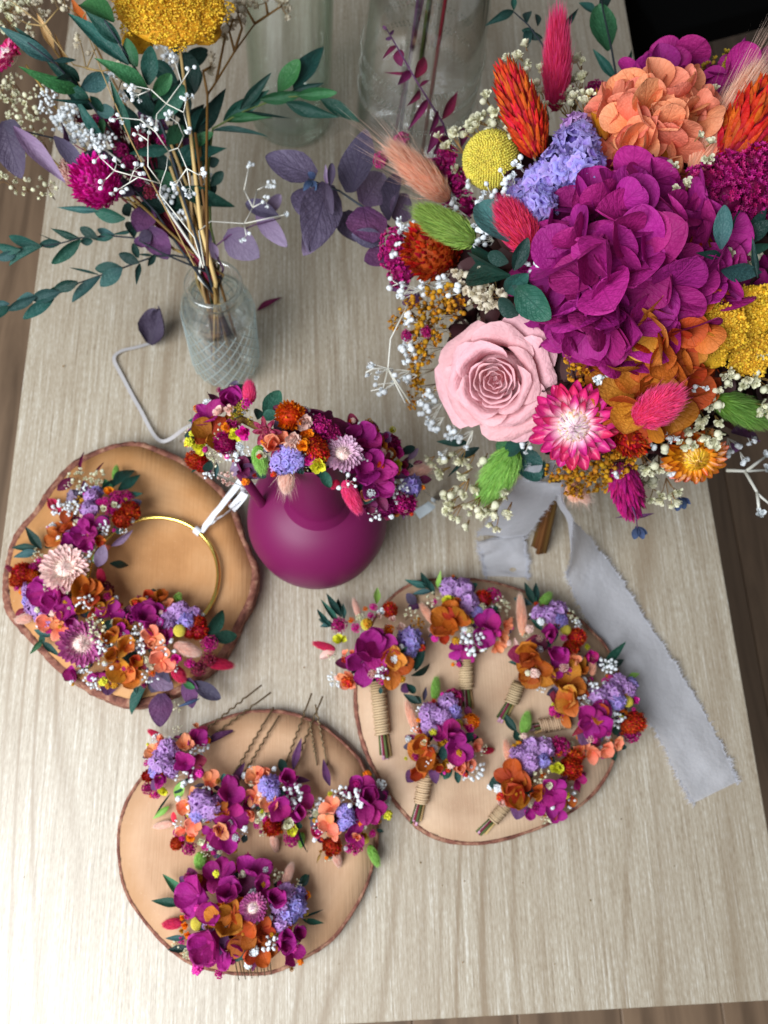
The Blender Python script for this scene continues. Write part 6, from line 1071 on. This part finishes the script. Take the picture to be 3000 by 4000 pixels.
# ---- everything else, read off two enlargements
CUR = Tf(718.9, 0, .5667)
PR = lambda z: z
B_([
 ('L', 210, 960, 120, 1000, 90, 'violet', (-.02, -.02)), ('T', 440, 760, 215, 555, 130, 'peachtail', (.0, .02), 1), ('T', 540, 920, 320, 800, 140, 'mosstail', (.004, .02)), ('T', 760, 960, 640, 765, 160, 'crimson', (.008, .022)), ('T', 850, 420, 860, 50, 125, 'hotpink', (-.01, .03)),
 ('D', 790, 600, 655, 250, 165, 'coral', (-.008, .03)), ('C', 345, 985, 118, 'coral', .008), ('D', 1500, 620, 1690, 330, 230, 'coral', (.0, .022)), ('T', 1370, 660, 1640, 250, 160, 'peachtail', (-.012, .008), 1),
 ('Y', 603, 610, 108, 'billy', .008), ('S', 925, 560, 96, 'lilac', .006), ('S', 870, 640, 92, 'lilac', .006), ('S', 960, 640, 84, 'lilac', .004), ('S', 800, 690, 80, 'lilac', .0), ('S', 790, 780, 80, 'lilac', .002), ('S', 700, 740, 60, 'lilac', -.01), ('S', 930, 500, 70, 'orchid', .004), ('S', 1640, 330, 60, 'lilac', -.004), ('S', 1650, 700, 40, 'lilac', -.004),
 ('A', 265, 540, 34, 'cerise', -.01), ('A', 190, 610, 34, 'cerise', -.01), ('A', 250, 560, 26, 'cerise', -.012), ('A', 380, 640, 36, 'cerise', -.006), ('A', 440, 600, 44, 'cerise', -.006), ('A', 430, 660, 50, 'cerise', -.006), ('A', 480, 690, 50, 'cerise', -.006), ('A', 500, 790, 60, 'cerise', -.006), ('A', 450, 740, 50, 'cerise', -.01), ('A', 760, 500, 70, 'cerise', -.02), ('A', 870, 360, 50, 'cerise', -.02), ('A', 1000, 350, 40, 'cerise', -.02), ('A', 240, 930, 60, 'cerise', -.006), ('A', 225, 980, 50, 'cerise', -.006), ('A', 270, 1040, 60, 'cerise', -.006),
 ('A', 1420, 700, 80, 'cerise', .0), ('A', 1500, 670, 84, 'cerise', .002), ('A', 1590, 620, 84, 'cerise', .004), ('A', 1500, 760, 90, 'cerise', .0), ('A', 1420, 790, 70, 'cerise', -.002), ('A', 1590, 720, 90, 'cerise', .0), ('A', 1650, 650, 80, 'cerise', .0), ('A', 1400, 840, 60, 'cerise', -.004), ('A', 1600, 800, 70, 'cerise', -.004), ('A', 1650, 560, 60, 'cerise', .002),
 ('M', 1450, 270, 60, 'olive', -.004), ('M', 1520, 250, 60, 'olive', -.004), ('M', 1540, 290, 50, 'olive', -.004), ('M', 1470, 310, 50, 'olive', -.004), ('M', 1640, 270, 50, 'olive', -.002),
 ('L', 670, 920, 560, 780, 120, 'blueleaf', (.02, .028), 'oval'), ('L', 680, 1050, 388, 990, 120, 'teal', (.02, .028)), ('L', 640, 990, 475, 940, 70, 'teal', (.016, .02)), ('L', 670, 1000, 590, 970, 60, 'darkleaf', (.022, .026), 'oval'), ('L', 690, 1030, 745, 905, 60, 'darkleaf', (.022, .026)), ('L', 1480, 950, 1495, 780, 70, 'blueleaf', (.016, .024)), ('L', 1480, 975, 1395, 965, 36, 'darkleaf', (.016, .02)), ('L', 1480, 1030, 1640, 1040, 76, 'blueleaf', (.014, .012)), ('L', 1540, 900, 1560, 800, 50, 'darkleaf', (.004, .01)), ('L', 1560, 930, 1660, 850, 66, 'darkleaf', (.004, .01)), ('L', 1600, 900, 1650, 780, 50, 'darkleaf', (.004, .01)), ('L', 1560, 960, 1680, 930, 50, 'teal', (.004, .01)), ('L', 1620, 1060, 1600, 900, 26, 'darkleaf', (.014, .016)), ('L', 1500, 960, 1600, 860, 60, 'teal', (-.004, .0)), ('L', 1540, 900, 1640, 820, 60, 'blueleaf', (-.006, .0)),
])
CUR = Tf(553, 276.5, .2); ZE = .225
for it in [('L', 1150, 830, 1400, 430, 400, 'mauve', (-.03, -.03), 'round'), ('L', 960, 900, 1080, 1250, 300, 'eucal', (-.03, -.03), 'round'), ('L', 1440, 1000, 1560, 480, 320, 'eucal', (-.03, -.03), 'oval'), ('L', 1500, 1000, 1660, 700, 300, 'mauve', (-.034, -.03), 'round'), ('L', 560, 640, 500, 960, 300, 'eucal', (-.02, -.02), 'oval'), ('L', 650, 520, 105, 340, 400, 'eucal', (-.004, -.004), 'round'), ('L', 1030, 700, 1210, 65, 440, 'eucal', (.0, .006), 'round'), ('L', 780, 600, 600, 1285, 470, 'eucal', (.002, -.002), 'round'), ('L', 690, 900, 580, 1310, 300, 'mauve', (-.012, -.01), 'oval'), ('L', 1160, 850, 1250, 1265, 460, 'violet', (.004, .004), 'round'), ('L', 760, 600, 800, 890, 130, 'eucal', (.01, .008), 'oval'), ('L', 800, 640, 822, 380, 90, 'eucal', (.01, .014), 'oval'), ('L', 770, 620, 765, 420, 60, 'mauve', (.008, .01)), ('L', 640, 540, 560, 480, 80, 'bluebud', (.004, .006)), ('L', 600, 570, 520, 650, 80, 'bluebud', (.004, .006)), ('L', 600, 570, 640, 650, 80, 'bluebud', (.004, .006)), ('L', 1560, 1180, 1450, 1500, 240, 'violet', (-.03, -.03))]: put(bq, it, lambda A: ZE, CB)
obj('stem', MB().add(*tube([P(*CUR(x, y), z) for x, y, z in [(560, 550, .227), (900, 680, .226), (1150, 850, .224), (1500, 1120, .215), (1900, 1400, .21)]], [.0006, .0009, .0011, .0014, .0018], 6)).mesh('stem'), bq, None, [mat('darkstem')])
CUR = Tf(718.9, 0, .5667)
# airy sprigs rising from the top of the bouquet
def twig(pts, col, r=.0008): obj('stem', MB().add(*tube([P(*CUR(x, y), z) for x, y, z in pts], [r * (1.2 - .7 * i / len(pts)) for i in range(len(pts))], 5)).mesh('stem'), bq, None, [mat(col)])
zt = .27
twig([(450, 560, .23), (420, 470, .25), (320, 310, zt), (240, 170, zt + .01), (205, 110, zt + .01)], 'violet')
ZC = lambda A: zt
for it in [('L', 250, 190, 255, 240, 46, 'plum'), ('L', 245, 175, 190, 215, 20, 'plum'), ('L', 310, 300, 375, 195, 46, 'wine'), ('L', 290, 275, 195, 277, 12, 'plum'), ('L', 300, 270, 240, 340, 34, 'plum'), ('L', 360, 380, 300, 480, 30, 'plum'), ('L', 400, 420, 365, 515, 30, 'plum'), ('L', 330, 340, 305, 400, 30, 'plum'), ('L', 415, 455, 475, 350, 40, 'wine'), ('L', 420, 480, 365, 570, 44, 'plum'), ('L', 490, 560, 515, 445, 40, 'plum'), ('L', 440, 520, 400, 580, 50, 'plum'), ('L', 205, 110, 190, 100, 16, 'violet'), ('L', 215, 130, 240, 115, 14, 'violet'), ('L', 225, 145, 200, 150, 14, 'violet'), ('L', 330, 330, 370, 300, 16, 'plum')]: put(bq, it, ZC, CB)
twig([(830, 250, .27), (800, 170, .28), (745, 95, .28), (690, 45, .28)], 'darkstem'); twig([(1100, 330, .27), (1080, 290, .28), (1062, 185, .28), (1030, 40, .28), (1020, -20, .28)], 'darkstem', .001)
for it in [('L', 690, 42, 595, 85, 34, 'darkleaf'), ('L', 690, 40, 690, -20, 24, 'teal'), ('L', 740, 90, 745, 12, 36, 'darkleaf'), ('L', 780, 100, 783, 30, 26, 'darkleaf'), ('L', 770, 120, 720, 115, 26, 'darkleaf'), ('L', 800, 145, 720, 125, 30, 'darkleaf'), ('L', 745, 110, 740, 165, 36, 'darkleaf'), ('L', 870, 110, 935, 32, 26, 'darkleaf'), ('L', 1050, 195, 1010, 40, 100, 'leafgreen'), ('L', 1065, 150, 1075, 72, 30, 'teal'), ('L', 1005, 55, 935, -10, 34, 'teal'), ('L', 1030, 50, 1050, -20, 46, 'darkleaf'), ('L', 1080, 305, 1000, 200, 36, 'teal'), ('L', 1085, 305, 1160, 168, 20, 'teal')]: put(bq, it, ZC, CB)
for x1, y1, x2, y2, wd in [(1040, 530, 960, 340, 34), (1020, 520, 1005, 330, 26), (1040, 530, 1060, 370, 40), (1030, 520, 1035, 345, 26)]:
    A = (718.9 + .5667 * x1, .5667 * y1); a = P(*A, sphz(A) + .004); A2 = (718.9 + .5667 * x2, .5667 * y2); e = P(*A2, sphz(A2) + .012); w_ = px(wd * .5667, a) / 2
    obj('seed_pod', cached('pod', lambda: MB().add(*tube([(0, 0, 0), (0, .15, 0), (0, .4, 0), (0, .7, 0), (0, .9, 0), (0, 1, 0)], [.35, .85, 1, .7, .35, .03], 9)).mesh('seed_pod')), bq, fr(a, e - a, toward(a), w_, np.linalg.norm(e - a), w_), [mat('pod')])
# cream and white baby's breath: every floret of the bouquet is a piece of its own
NFL = [0]
def gyps(x, y, r_, n, lift, col='cream', kinds=('pom', 'pom', 'pom', 'ball'), fs=15, smat='stem', zadd=0):
    A = CUR(x, y); c = P(*A, sphz(A, lift) + zadd); rr = px(r_ * CUR.k, c); nn = nrm(nrm(c - CB) + toward(c) * .4); root = c - nn * rr * 1.6; b = MB(); ends = []
    for i in range(n):
        a = R.uniform(0, 6.283); q = math.sqrt(R.random()); u = nrm(np.cross(nn, [0, 0, 1])); v = np.cross(nn, u); e = c + (u * math.cos(a) + v * math.sin(a)) * rr * q + nn * rr * R.uniform(-.25, .25) * (1.2 - q); ends.append(e)
        b.add(*tube([root, (root + e) / 2 + NR.randn(3) * rr * .1, e], [.0005, .0004, .0003], 4, False))
    s_ = obj('babys_breath', b.mesh('babys_breath_stems'), bq, None, [mat(smat)])
    for e in ends:
        k = R.choice(kinds); s = px(fs, e) * (1 if k == 'pom' else .62) * R.uniform(.8, 1.15); NFL[0] += 1
        obj('floret', m_floret(k, R.randrange(2)), s_, fz(e, nn + NR.randn(3) * .4, s), [mat(col)])
for a in [(580, 375, 22, 3, 0), (610, 420, 30, 4, 0), (560, 440, 34, 5, 0), (520, 500, 50, 9, .0), (450, 540, 44, 6, 0), (400, 530, 14, 1, 0), (600, 480, 36, 5, .0), (640, 470, 30, 3, .004), (720, 270, 36, 4, -.01), (740, 330, 44, 6, -.006), (715, 210, 16, 2, -.01), (667, 225, 12, 1, -.01), (735, 180, 10, 1, -.01), (690, 490, 40, 3, .012), (740, 510, 30, 2, .012), (800, 270, 22, 2, .014), (870, 240, 44, 5, .016), (940, 230, 28, 3, .010), (900, 330, 60, 9, .010), (880, 380, 50, 7, .008), (950, 380, 40, 5, .008), (800, 400, 40, 4, .0), (790, 350, 20, 2, .0), (940, 300, 30, 3, .01),
 (1260, 630, 34, 3, .004), (1310, 650, 18, 1, .010), (1315, 712, 18, 1, .010), (1360, 710, 26, 2, .010), (1430, 545, 14, 1, .012), (1385, 525, 14, 1, .012), (1440, 620, 24, 2, .012), (1420, 370, 22, 2, .012), (1460, 350, 12, 1, .012), (470, 660, 18, 2, 0), (1540, 980, 50, 6, .002), (1490, 990, 18, 1, .002), (1600, 970, 30, 3, .002)]: gyps(*a)
for a in [(450, 760, 50, 8, .008), (480, 810, 36, 5, .008), (510, 715, 20, 2, .008), (580, 730, 50, 7, .010), (650, 680, 44, 7, .012), (710, 630, 36, 5, .012), (640, 740, 36, 4, .008), (560, 850, 40, 7, .004), (570, 900, 44, 8, .0), (730, 960, 44, 7, .002), (250, 890, 50, 8, -.006), (230, 960, 40, 5, -.006), (300, 850, 20, 2, -.006)]: gyps(*a, col='white', fs=10, kinds=('ball', 'ball', 'pom'), smat='whitestem')
CUR = Tf(774.2, 497.7, .5333)
for a in [(1500, 600, 44, 6, .006), (1580, 600, 40, 6, .006), (1640, 520, 40, 4, .006), (1640, 730, 40, 5, .004), (1440, 660, 30, 4, .006), (1430, 710, 36, 4, .006), (1340, 830, 60, 9, .006), (1400, 740, 50, 6, .004), (1430, 840, 44, 6, .010), (1460, 770, 26, 3, .006), (1230, 880, 24, 2, .004), (1150, 960, 50, 6, .0), (1180, 1010, 44, 5, .0), (1230, 960, 44, 5, .0), (1200, 1090, 30, 2, -.004), (1260, 1060, 40, 5, -.004), (1280, 1100, 26, 3, -.006), (1650, 620, 40, 4, .006), (1505, 100, 40, 4, .004), (1590, 90, 40, 4, .004)]: gyps(*a)
for a in [(290, 930, 16, 2, -.02), (340, 990, 30, 4, -.02), (390, 920, 40, 4, -.015), (440, 940, 30, 3, -.015), (430, 1000, 34, 4, -.02), (410, 1050, 40, 5, -.024), (360, 1070, 26, 3, -.024), (380, 1110, 30, 3, -.024), (390, 1150, 40, 5, -.028), (430, 1200, 22, 2, -.03), (460, 1130, 44, 5, -.028), (520, 1150, 50, 7, -.028), (560, 1130, 40, 4, -.028), (470, 1040, 24, 3, -.02), (600, 1140, 30, 4, -.028), (580, 1060, 30, 3, -.024), (550, 1190, 24, 2, -.03), (500, 930, 24, 2, -.012), (350, 940, 24, 3, -.02)]: gyps(*a, fs=14)
for a in [(440, 200, 50, 12, -.004), (500, 230, 60, 14, -.004), (560, 260, 50, 10, -.002), (420, 160, 36, 6, -.006), (530, 290, 44, 8, .0), (470, 260, 44, 8, -.004)]: gyps(*a, col='ivory', fs=14, smat='strawstem')
for a in [(180, 240, 50, 7, .0), (130, 215, 20, 2, .0), (260, 240, 50, 7, .002), (200, 380, 50, 8, .004), (200, 440, 46, 7, .004), (190, 500, 40, 7, .0), (230, 500, 36, 4, .0), (70, 580, 50, 5, -.02), (90, 640, 44, 4, -.02), (150, 590, 44, 5, -.02), (40, 580, 10, 1, -.02), (200, 600, 30, 4, -.01), (290, 680, 50, 10, -.004), (270, 740, 56, 14, -.006), (300, 790, 40, 8, -.006), (370, 820, 50, 10, -.008), (420, 850, 40, 7, -.008), (1600, 850, 30, 3, -.01), (1530, 890, 40, 5, -.012), (1570, 930, 26, 3, -.014), (330, 910, 30, 3, -.012)]: gyps(*a, col='white', fs=10, kinds=('ball', 'ball', 'pom'), smat='whitestem')
for a in [(700, 150, 40, 5, .014), (1000, 600, 24, 3, .012), (960, 620, 20, 2, .012), (1250, 830, 40, 5, .008), (1160, 880, 40, 6, .006), (1380, 640, 30, 3, .01), (1040, 980, 30, 5, .006), (1290, 980, 40, 6, .006), (680, 880, 24, 4, .004), (330, 200, 40, 6, .006), (380, 230, 40, 5, .006)]: gyps(*a, col='white', fs=10, kinds=('ball', 'ball', 'pom'), smat='whitestem')
for sg in [[(210, 700), (120, 560), (130, 440), (200, 300)], [(120, 560), (60, 560), (30, 575)], [(120, 560), (100, 640), (50, 650)], [(120, 560), (170, 660), (190, 700)]]: twig([(x, y, sphz(CUR(x, y), -.012)) for x, y in sg], 'whitestem', .0007)
for sg in [[(1490, 972), (1570, 975), (1659, 970)], [(1570, 975), (1650, 915)], [(1565, 975), (1620, 1070), (1680, 1120)], [(1615, 1060), (1625, 1150)]]:
    twig([(x, y, .17) for x, y in sg], 'whitestem', .0013)
    e = P(*CUR(*sg[-1]), .17); obj('floret', m_floret('pom', 0), bq, fz(e, (0, 0, 1), .006), [mat('white')])
B_([
 ('M', 230, 310, 60, 'mustard', .002), ('M', 300, 290, 66, 'mustard', .002), ('M', 380, 260, 60, 'mustard', .004), ('M', 400, 310, 60, 'mustard', .004), ('M', 270, 370, 70, 'mustard', .002), ('M', 340, 340, 66, 'mustard', .004), ('M', 250, 440, 66, 'mustard', .0), ('M', 320, 410, 60, 'mustard', .002), ('M', 240, 510, 60, 'mustard', -.002), ('M', 290, 480, 60, 'mustard', .0), ('M', 250, 580, 60, 'mustard', -.004), ('M', 260, 640, 50, 'mustard', -.006), ('M', 220, 690, 40, 'mustard', -.01), ('M', 150, 380, 36, 'mustard', -.008), ('M', 190, 350, 40, 'mustard', -.004), ('M', 870, 520, 50, 'mustard', -.004), ('M', 890, 580, 60, 'mustard', -.004),
 ('M', 790, 980, 50, 'mustard', -.002), ('M', 850, 960, 70, 'mustard', .0), ('M', 930, 950, 70, 'mustard', .002), ('M', 1000, 960, 70, 'mustard', .002), ('M', 1060, 940, 60, 'mustard', .002), ('M', 870, 1020, 56, 'mustard', -.002), ('M', 880, 1050, 44, 'mustard', -.004), ('M', 960, 1010, 60, 'mustard', -.002), ('M', 1030, 1010, 50, 'mustard', -.002), ('M', 1100, 900, 50, 'mustard', .0), ('M', 980, 900, 70, 'mustard', -.006), ('A', 280, 410, 26, 'cerise', .006), ('A', 200, 425, 26, 'cerise', .004),
 ('C', 1080, 840, 80, 'coral', .004), ('D', 1060, 940, 1110, 1150, 140, 'cerise', (.0, -.006)), ('T', 1130, 770, 1300, 655, 175, 'hotpink', (.018, .034)), ('T', 640, 880, 500, 1100, 165, 'greentail', (.004, -.008)), ('T', 1450, 680, 1660, 780, 140, 'greentail', (.002, .004)), ('T', 870, 1020, 885, 1095, 90, 'peachtail', (-.012, -.02), 1), ('T', 880, 1040, 930, 1100, 60, 'blushtail', (-.014, -.026), 1),
 ('L', 640, 870, 730, 1015, 110, 'teal', (.002, -.004)), ('L', 560, 860, 620, 900, 60, 'leafgreen', (.002, .002)), ('L', 690, 850, 560, 915, 70, 'teal', (.0, .0)), ('L', 445, 860, 315, 855, 36, 'teal', (-.01, -.014)), ('L', 490, 880, 400, 930, 44, 'darkleaf', (-.012, -.016)), ('L', 750, 930, 755, 1030, 26, 'teal', (-.006, -.01)), ('L', 430, 930, 360, 1000, 14, 'darkleaf', (-.016, -.02)),
 ('L', 640, 230, 780, 360, 130, 'teal', (.022, .022), 'oval'), ('L', 650, 340, 570, 280, 90, 'darkleaf', (.016, .016), 'oval'), ('L', 600, 250, 690, 170, 90, 'teal', (.012, .018)), ('L', 620, 190, 700, 260, 70, 'darkleaf', (.014, .016)), ('L', 110, 90, 30, 130, 80, 'violet', (-.02, -.024)), ('L', 200, 180, 130, 240, 90, 'violet', (-.02, -.02)), ('L', 250, 260, 180, 300, 80, 'violet', (-.016, -.02)), ('L', 1510, 820, 1660, 830, 90, 'violet', (-.01, -.014)), ('L', 1540, 860, 1500, 900, 50, 'violet', (-.01, -.014)), ('L', 100, 40, -20, 20, 80, 'eucal', (-.02, -.02)),
 ('L', 1120, 1165, 1200, 1145, 16, 'violet', (-.03, -.03)), ('L', 1110, 1150, 1040, 1165, 10, 'violet', (-.03, -.03)), ('L', 1120, 1200, 1170, 1230, 30, 'bluebud', (-.04, -.045)), ('L', 1130, 1200, 1120, 1250, 34, 'bluebud', (-.04, -.045)), ('L', 1130, 1200, 1155, 1250, 30, 'bluebud', (-.04, -.045)), ('L', 1300, 1080, 1290, 1130, 34, 'bluebud', (-.02, -.03)), ('L', 1310, 1080, 1340, 1100, 26, 'bluebud', (-.02, -.03)), ('L', 1310, 1080, 1320, 1130, 30, 'bluebud', (-.02, -.03)),
])
twig([(1110, 1120, .2), (1125, 1165, .19), (1130, 1205, .185)], 'violet', .0006)
for i, (x, y, r_, v) in enumerate([(1490, 400, 100, 4), (1420, 440, 70, 9), (1450, 510, 60, 10), (1610, 330, 110, 5), (1610, 500, 100, 6), (1430, 480, 60, 7), (1480, 290, 60, 8)]):
    A = CUR(x, y); p = P(*A, sphz(A, .014 - .0015 * i)); nn = nrm(nrm(p - CB) * .6 + toward(p) * .6); obj('yarrow', m_yarrow(v, 30 if r_ > 80 else 12, 13, .078), bq, fz(p - nn * .006, nn, px(r_ * CUR.k, p), None, px(r_ * CUR.k * .6, p)), [mat('yarrow'), mat('strawstem')])
# ---- ribbons with frayed edges
chif = plant('chiffon', ['#ccccd4', '#dadae0'], var=0, val=.06, transl=.45, rough=.85, bump=.12, bs=60, sheen=.4)
CUR = Tf(); NF = None
[n_ for n_ in chif.node_tree.nodes if n_.type == 'BSDF_PRINCIPLED'][0].inputs['Alpha'].default_value = .86
ribbon(bq, [P(1180, 1000, .17), P(1160, 1060, .13), P(1118, 1112, .07), P(1085, 1158, .018), P(1088, 1190, .006), P(1093, 1225, .002), P(1094, 1246, .0018)], [.03, .042, .050, .050, .046, .044, .042], chif, 'ribbon', 5, .0010, 3)
ribbon(bq, [P(1222, 1000, .17), P(1215, 1070, .13), P(1225, 1130, .07), P(1248, 1190, .022), P(1284, 1258, .006), P(1345, 1360, .003), P(1408, 1460, .0045), P(1468, 1560, .0025), P(1520, 1660, .003), P(1545, 1712, .002)], [.012, .022, .034, .046, .052, .054, .054, .054, .054, .050], chif, 'ribbon', 5, .0008, 5, turn=[.9, .7, .4, .2, 0, 0, 0, 0, 0, 0])
# ================================================================= black stool beside the table
bk = simple('black_lacquer', '#040404', .9, spec=.08)
a = P(1500, -40, -.08); st = thing('stool', 'black stool standing beyond the far right corner of the table', 'stool', (a[0] + .12, a[1] + .1, FZ))
c0 = P(1425, 75, -.08)[:2]; c1 = P(1800, -20, -.08)[:2]; ux = (c1 - c0) / np.linalg.norm(c1 - c0); uy = np.array([-ux[1], ux[0]])
MS = Matrix(((ux[0], uy[0], 0, c0[0]), (ux[1], uy[1], 0, c0[1]), (0, 0, 1, 0), (0, 0, 0, 1)))
b = MB(); box(b, 0, 0, -.12, .42, .38, -.08, .004); obj('seat', b.mesh('seat', smooth=False), st, MS, [bk])
for x, y in ((.004, .004), (.351, .004), (.004, .311), (.351, .311)):
    b = MB(); box(b, x, y, FZ + .0008, x + .065, y + .065, -.121); obj('leg', b.mesh('leg', smooth=False), st, MS, [bk])
print('OBJS', len(bpy.data.objects), 'FLORETS', NFL[0])
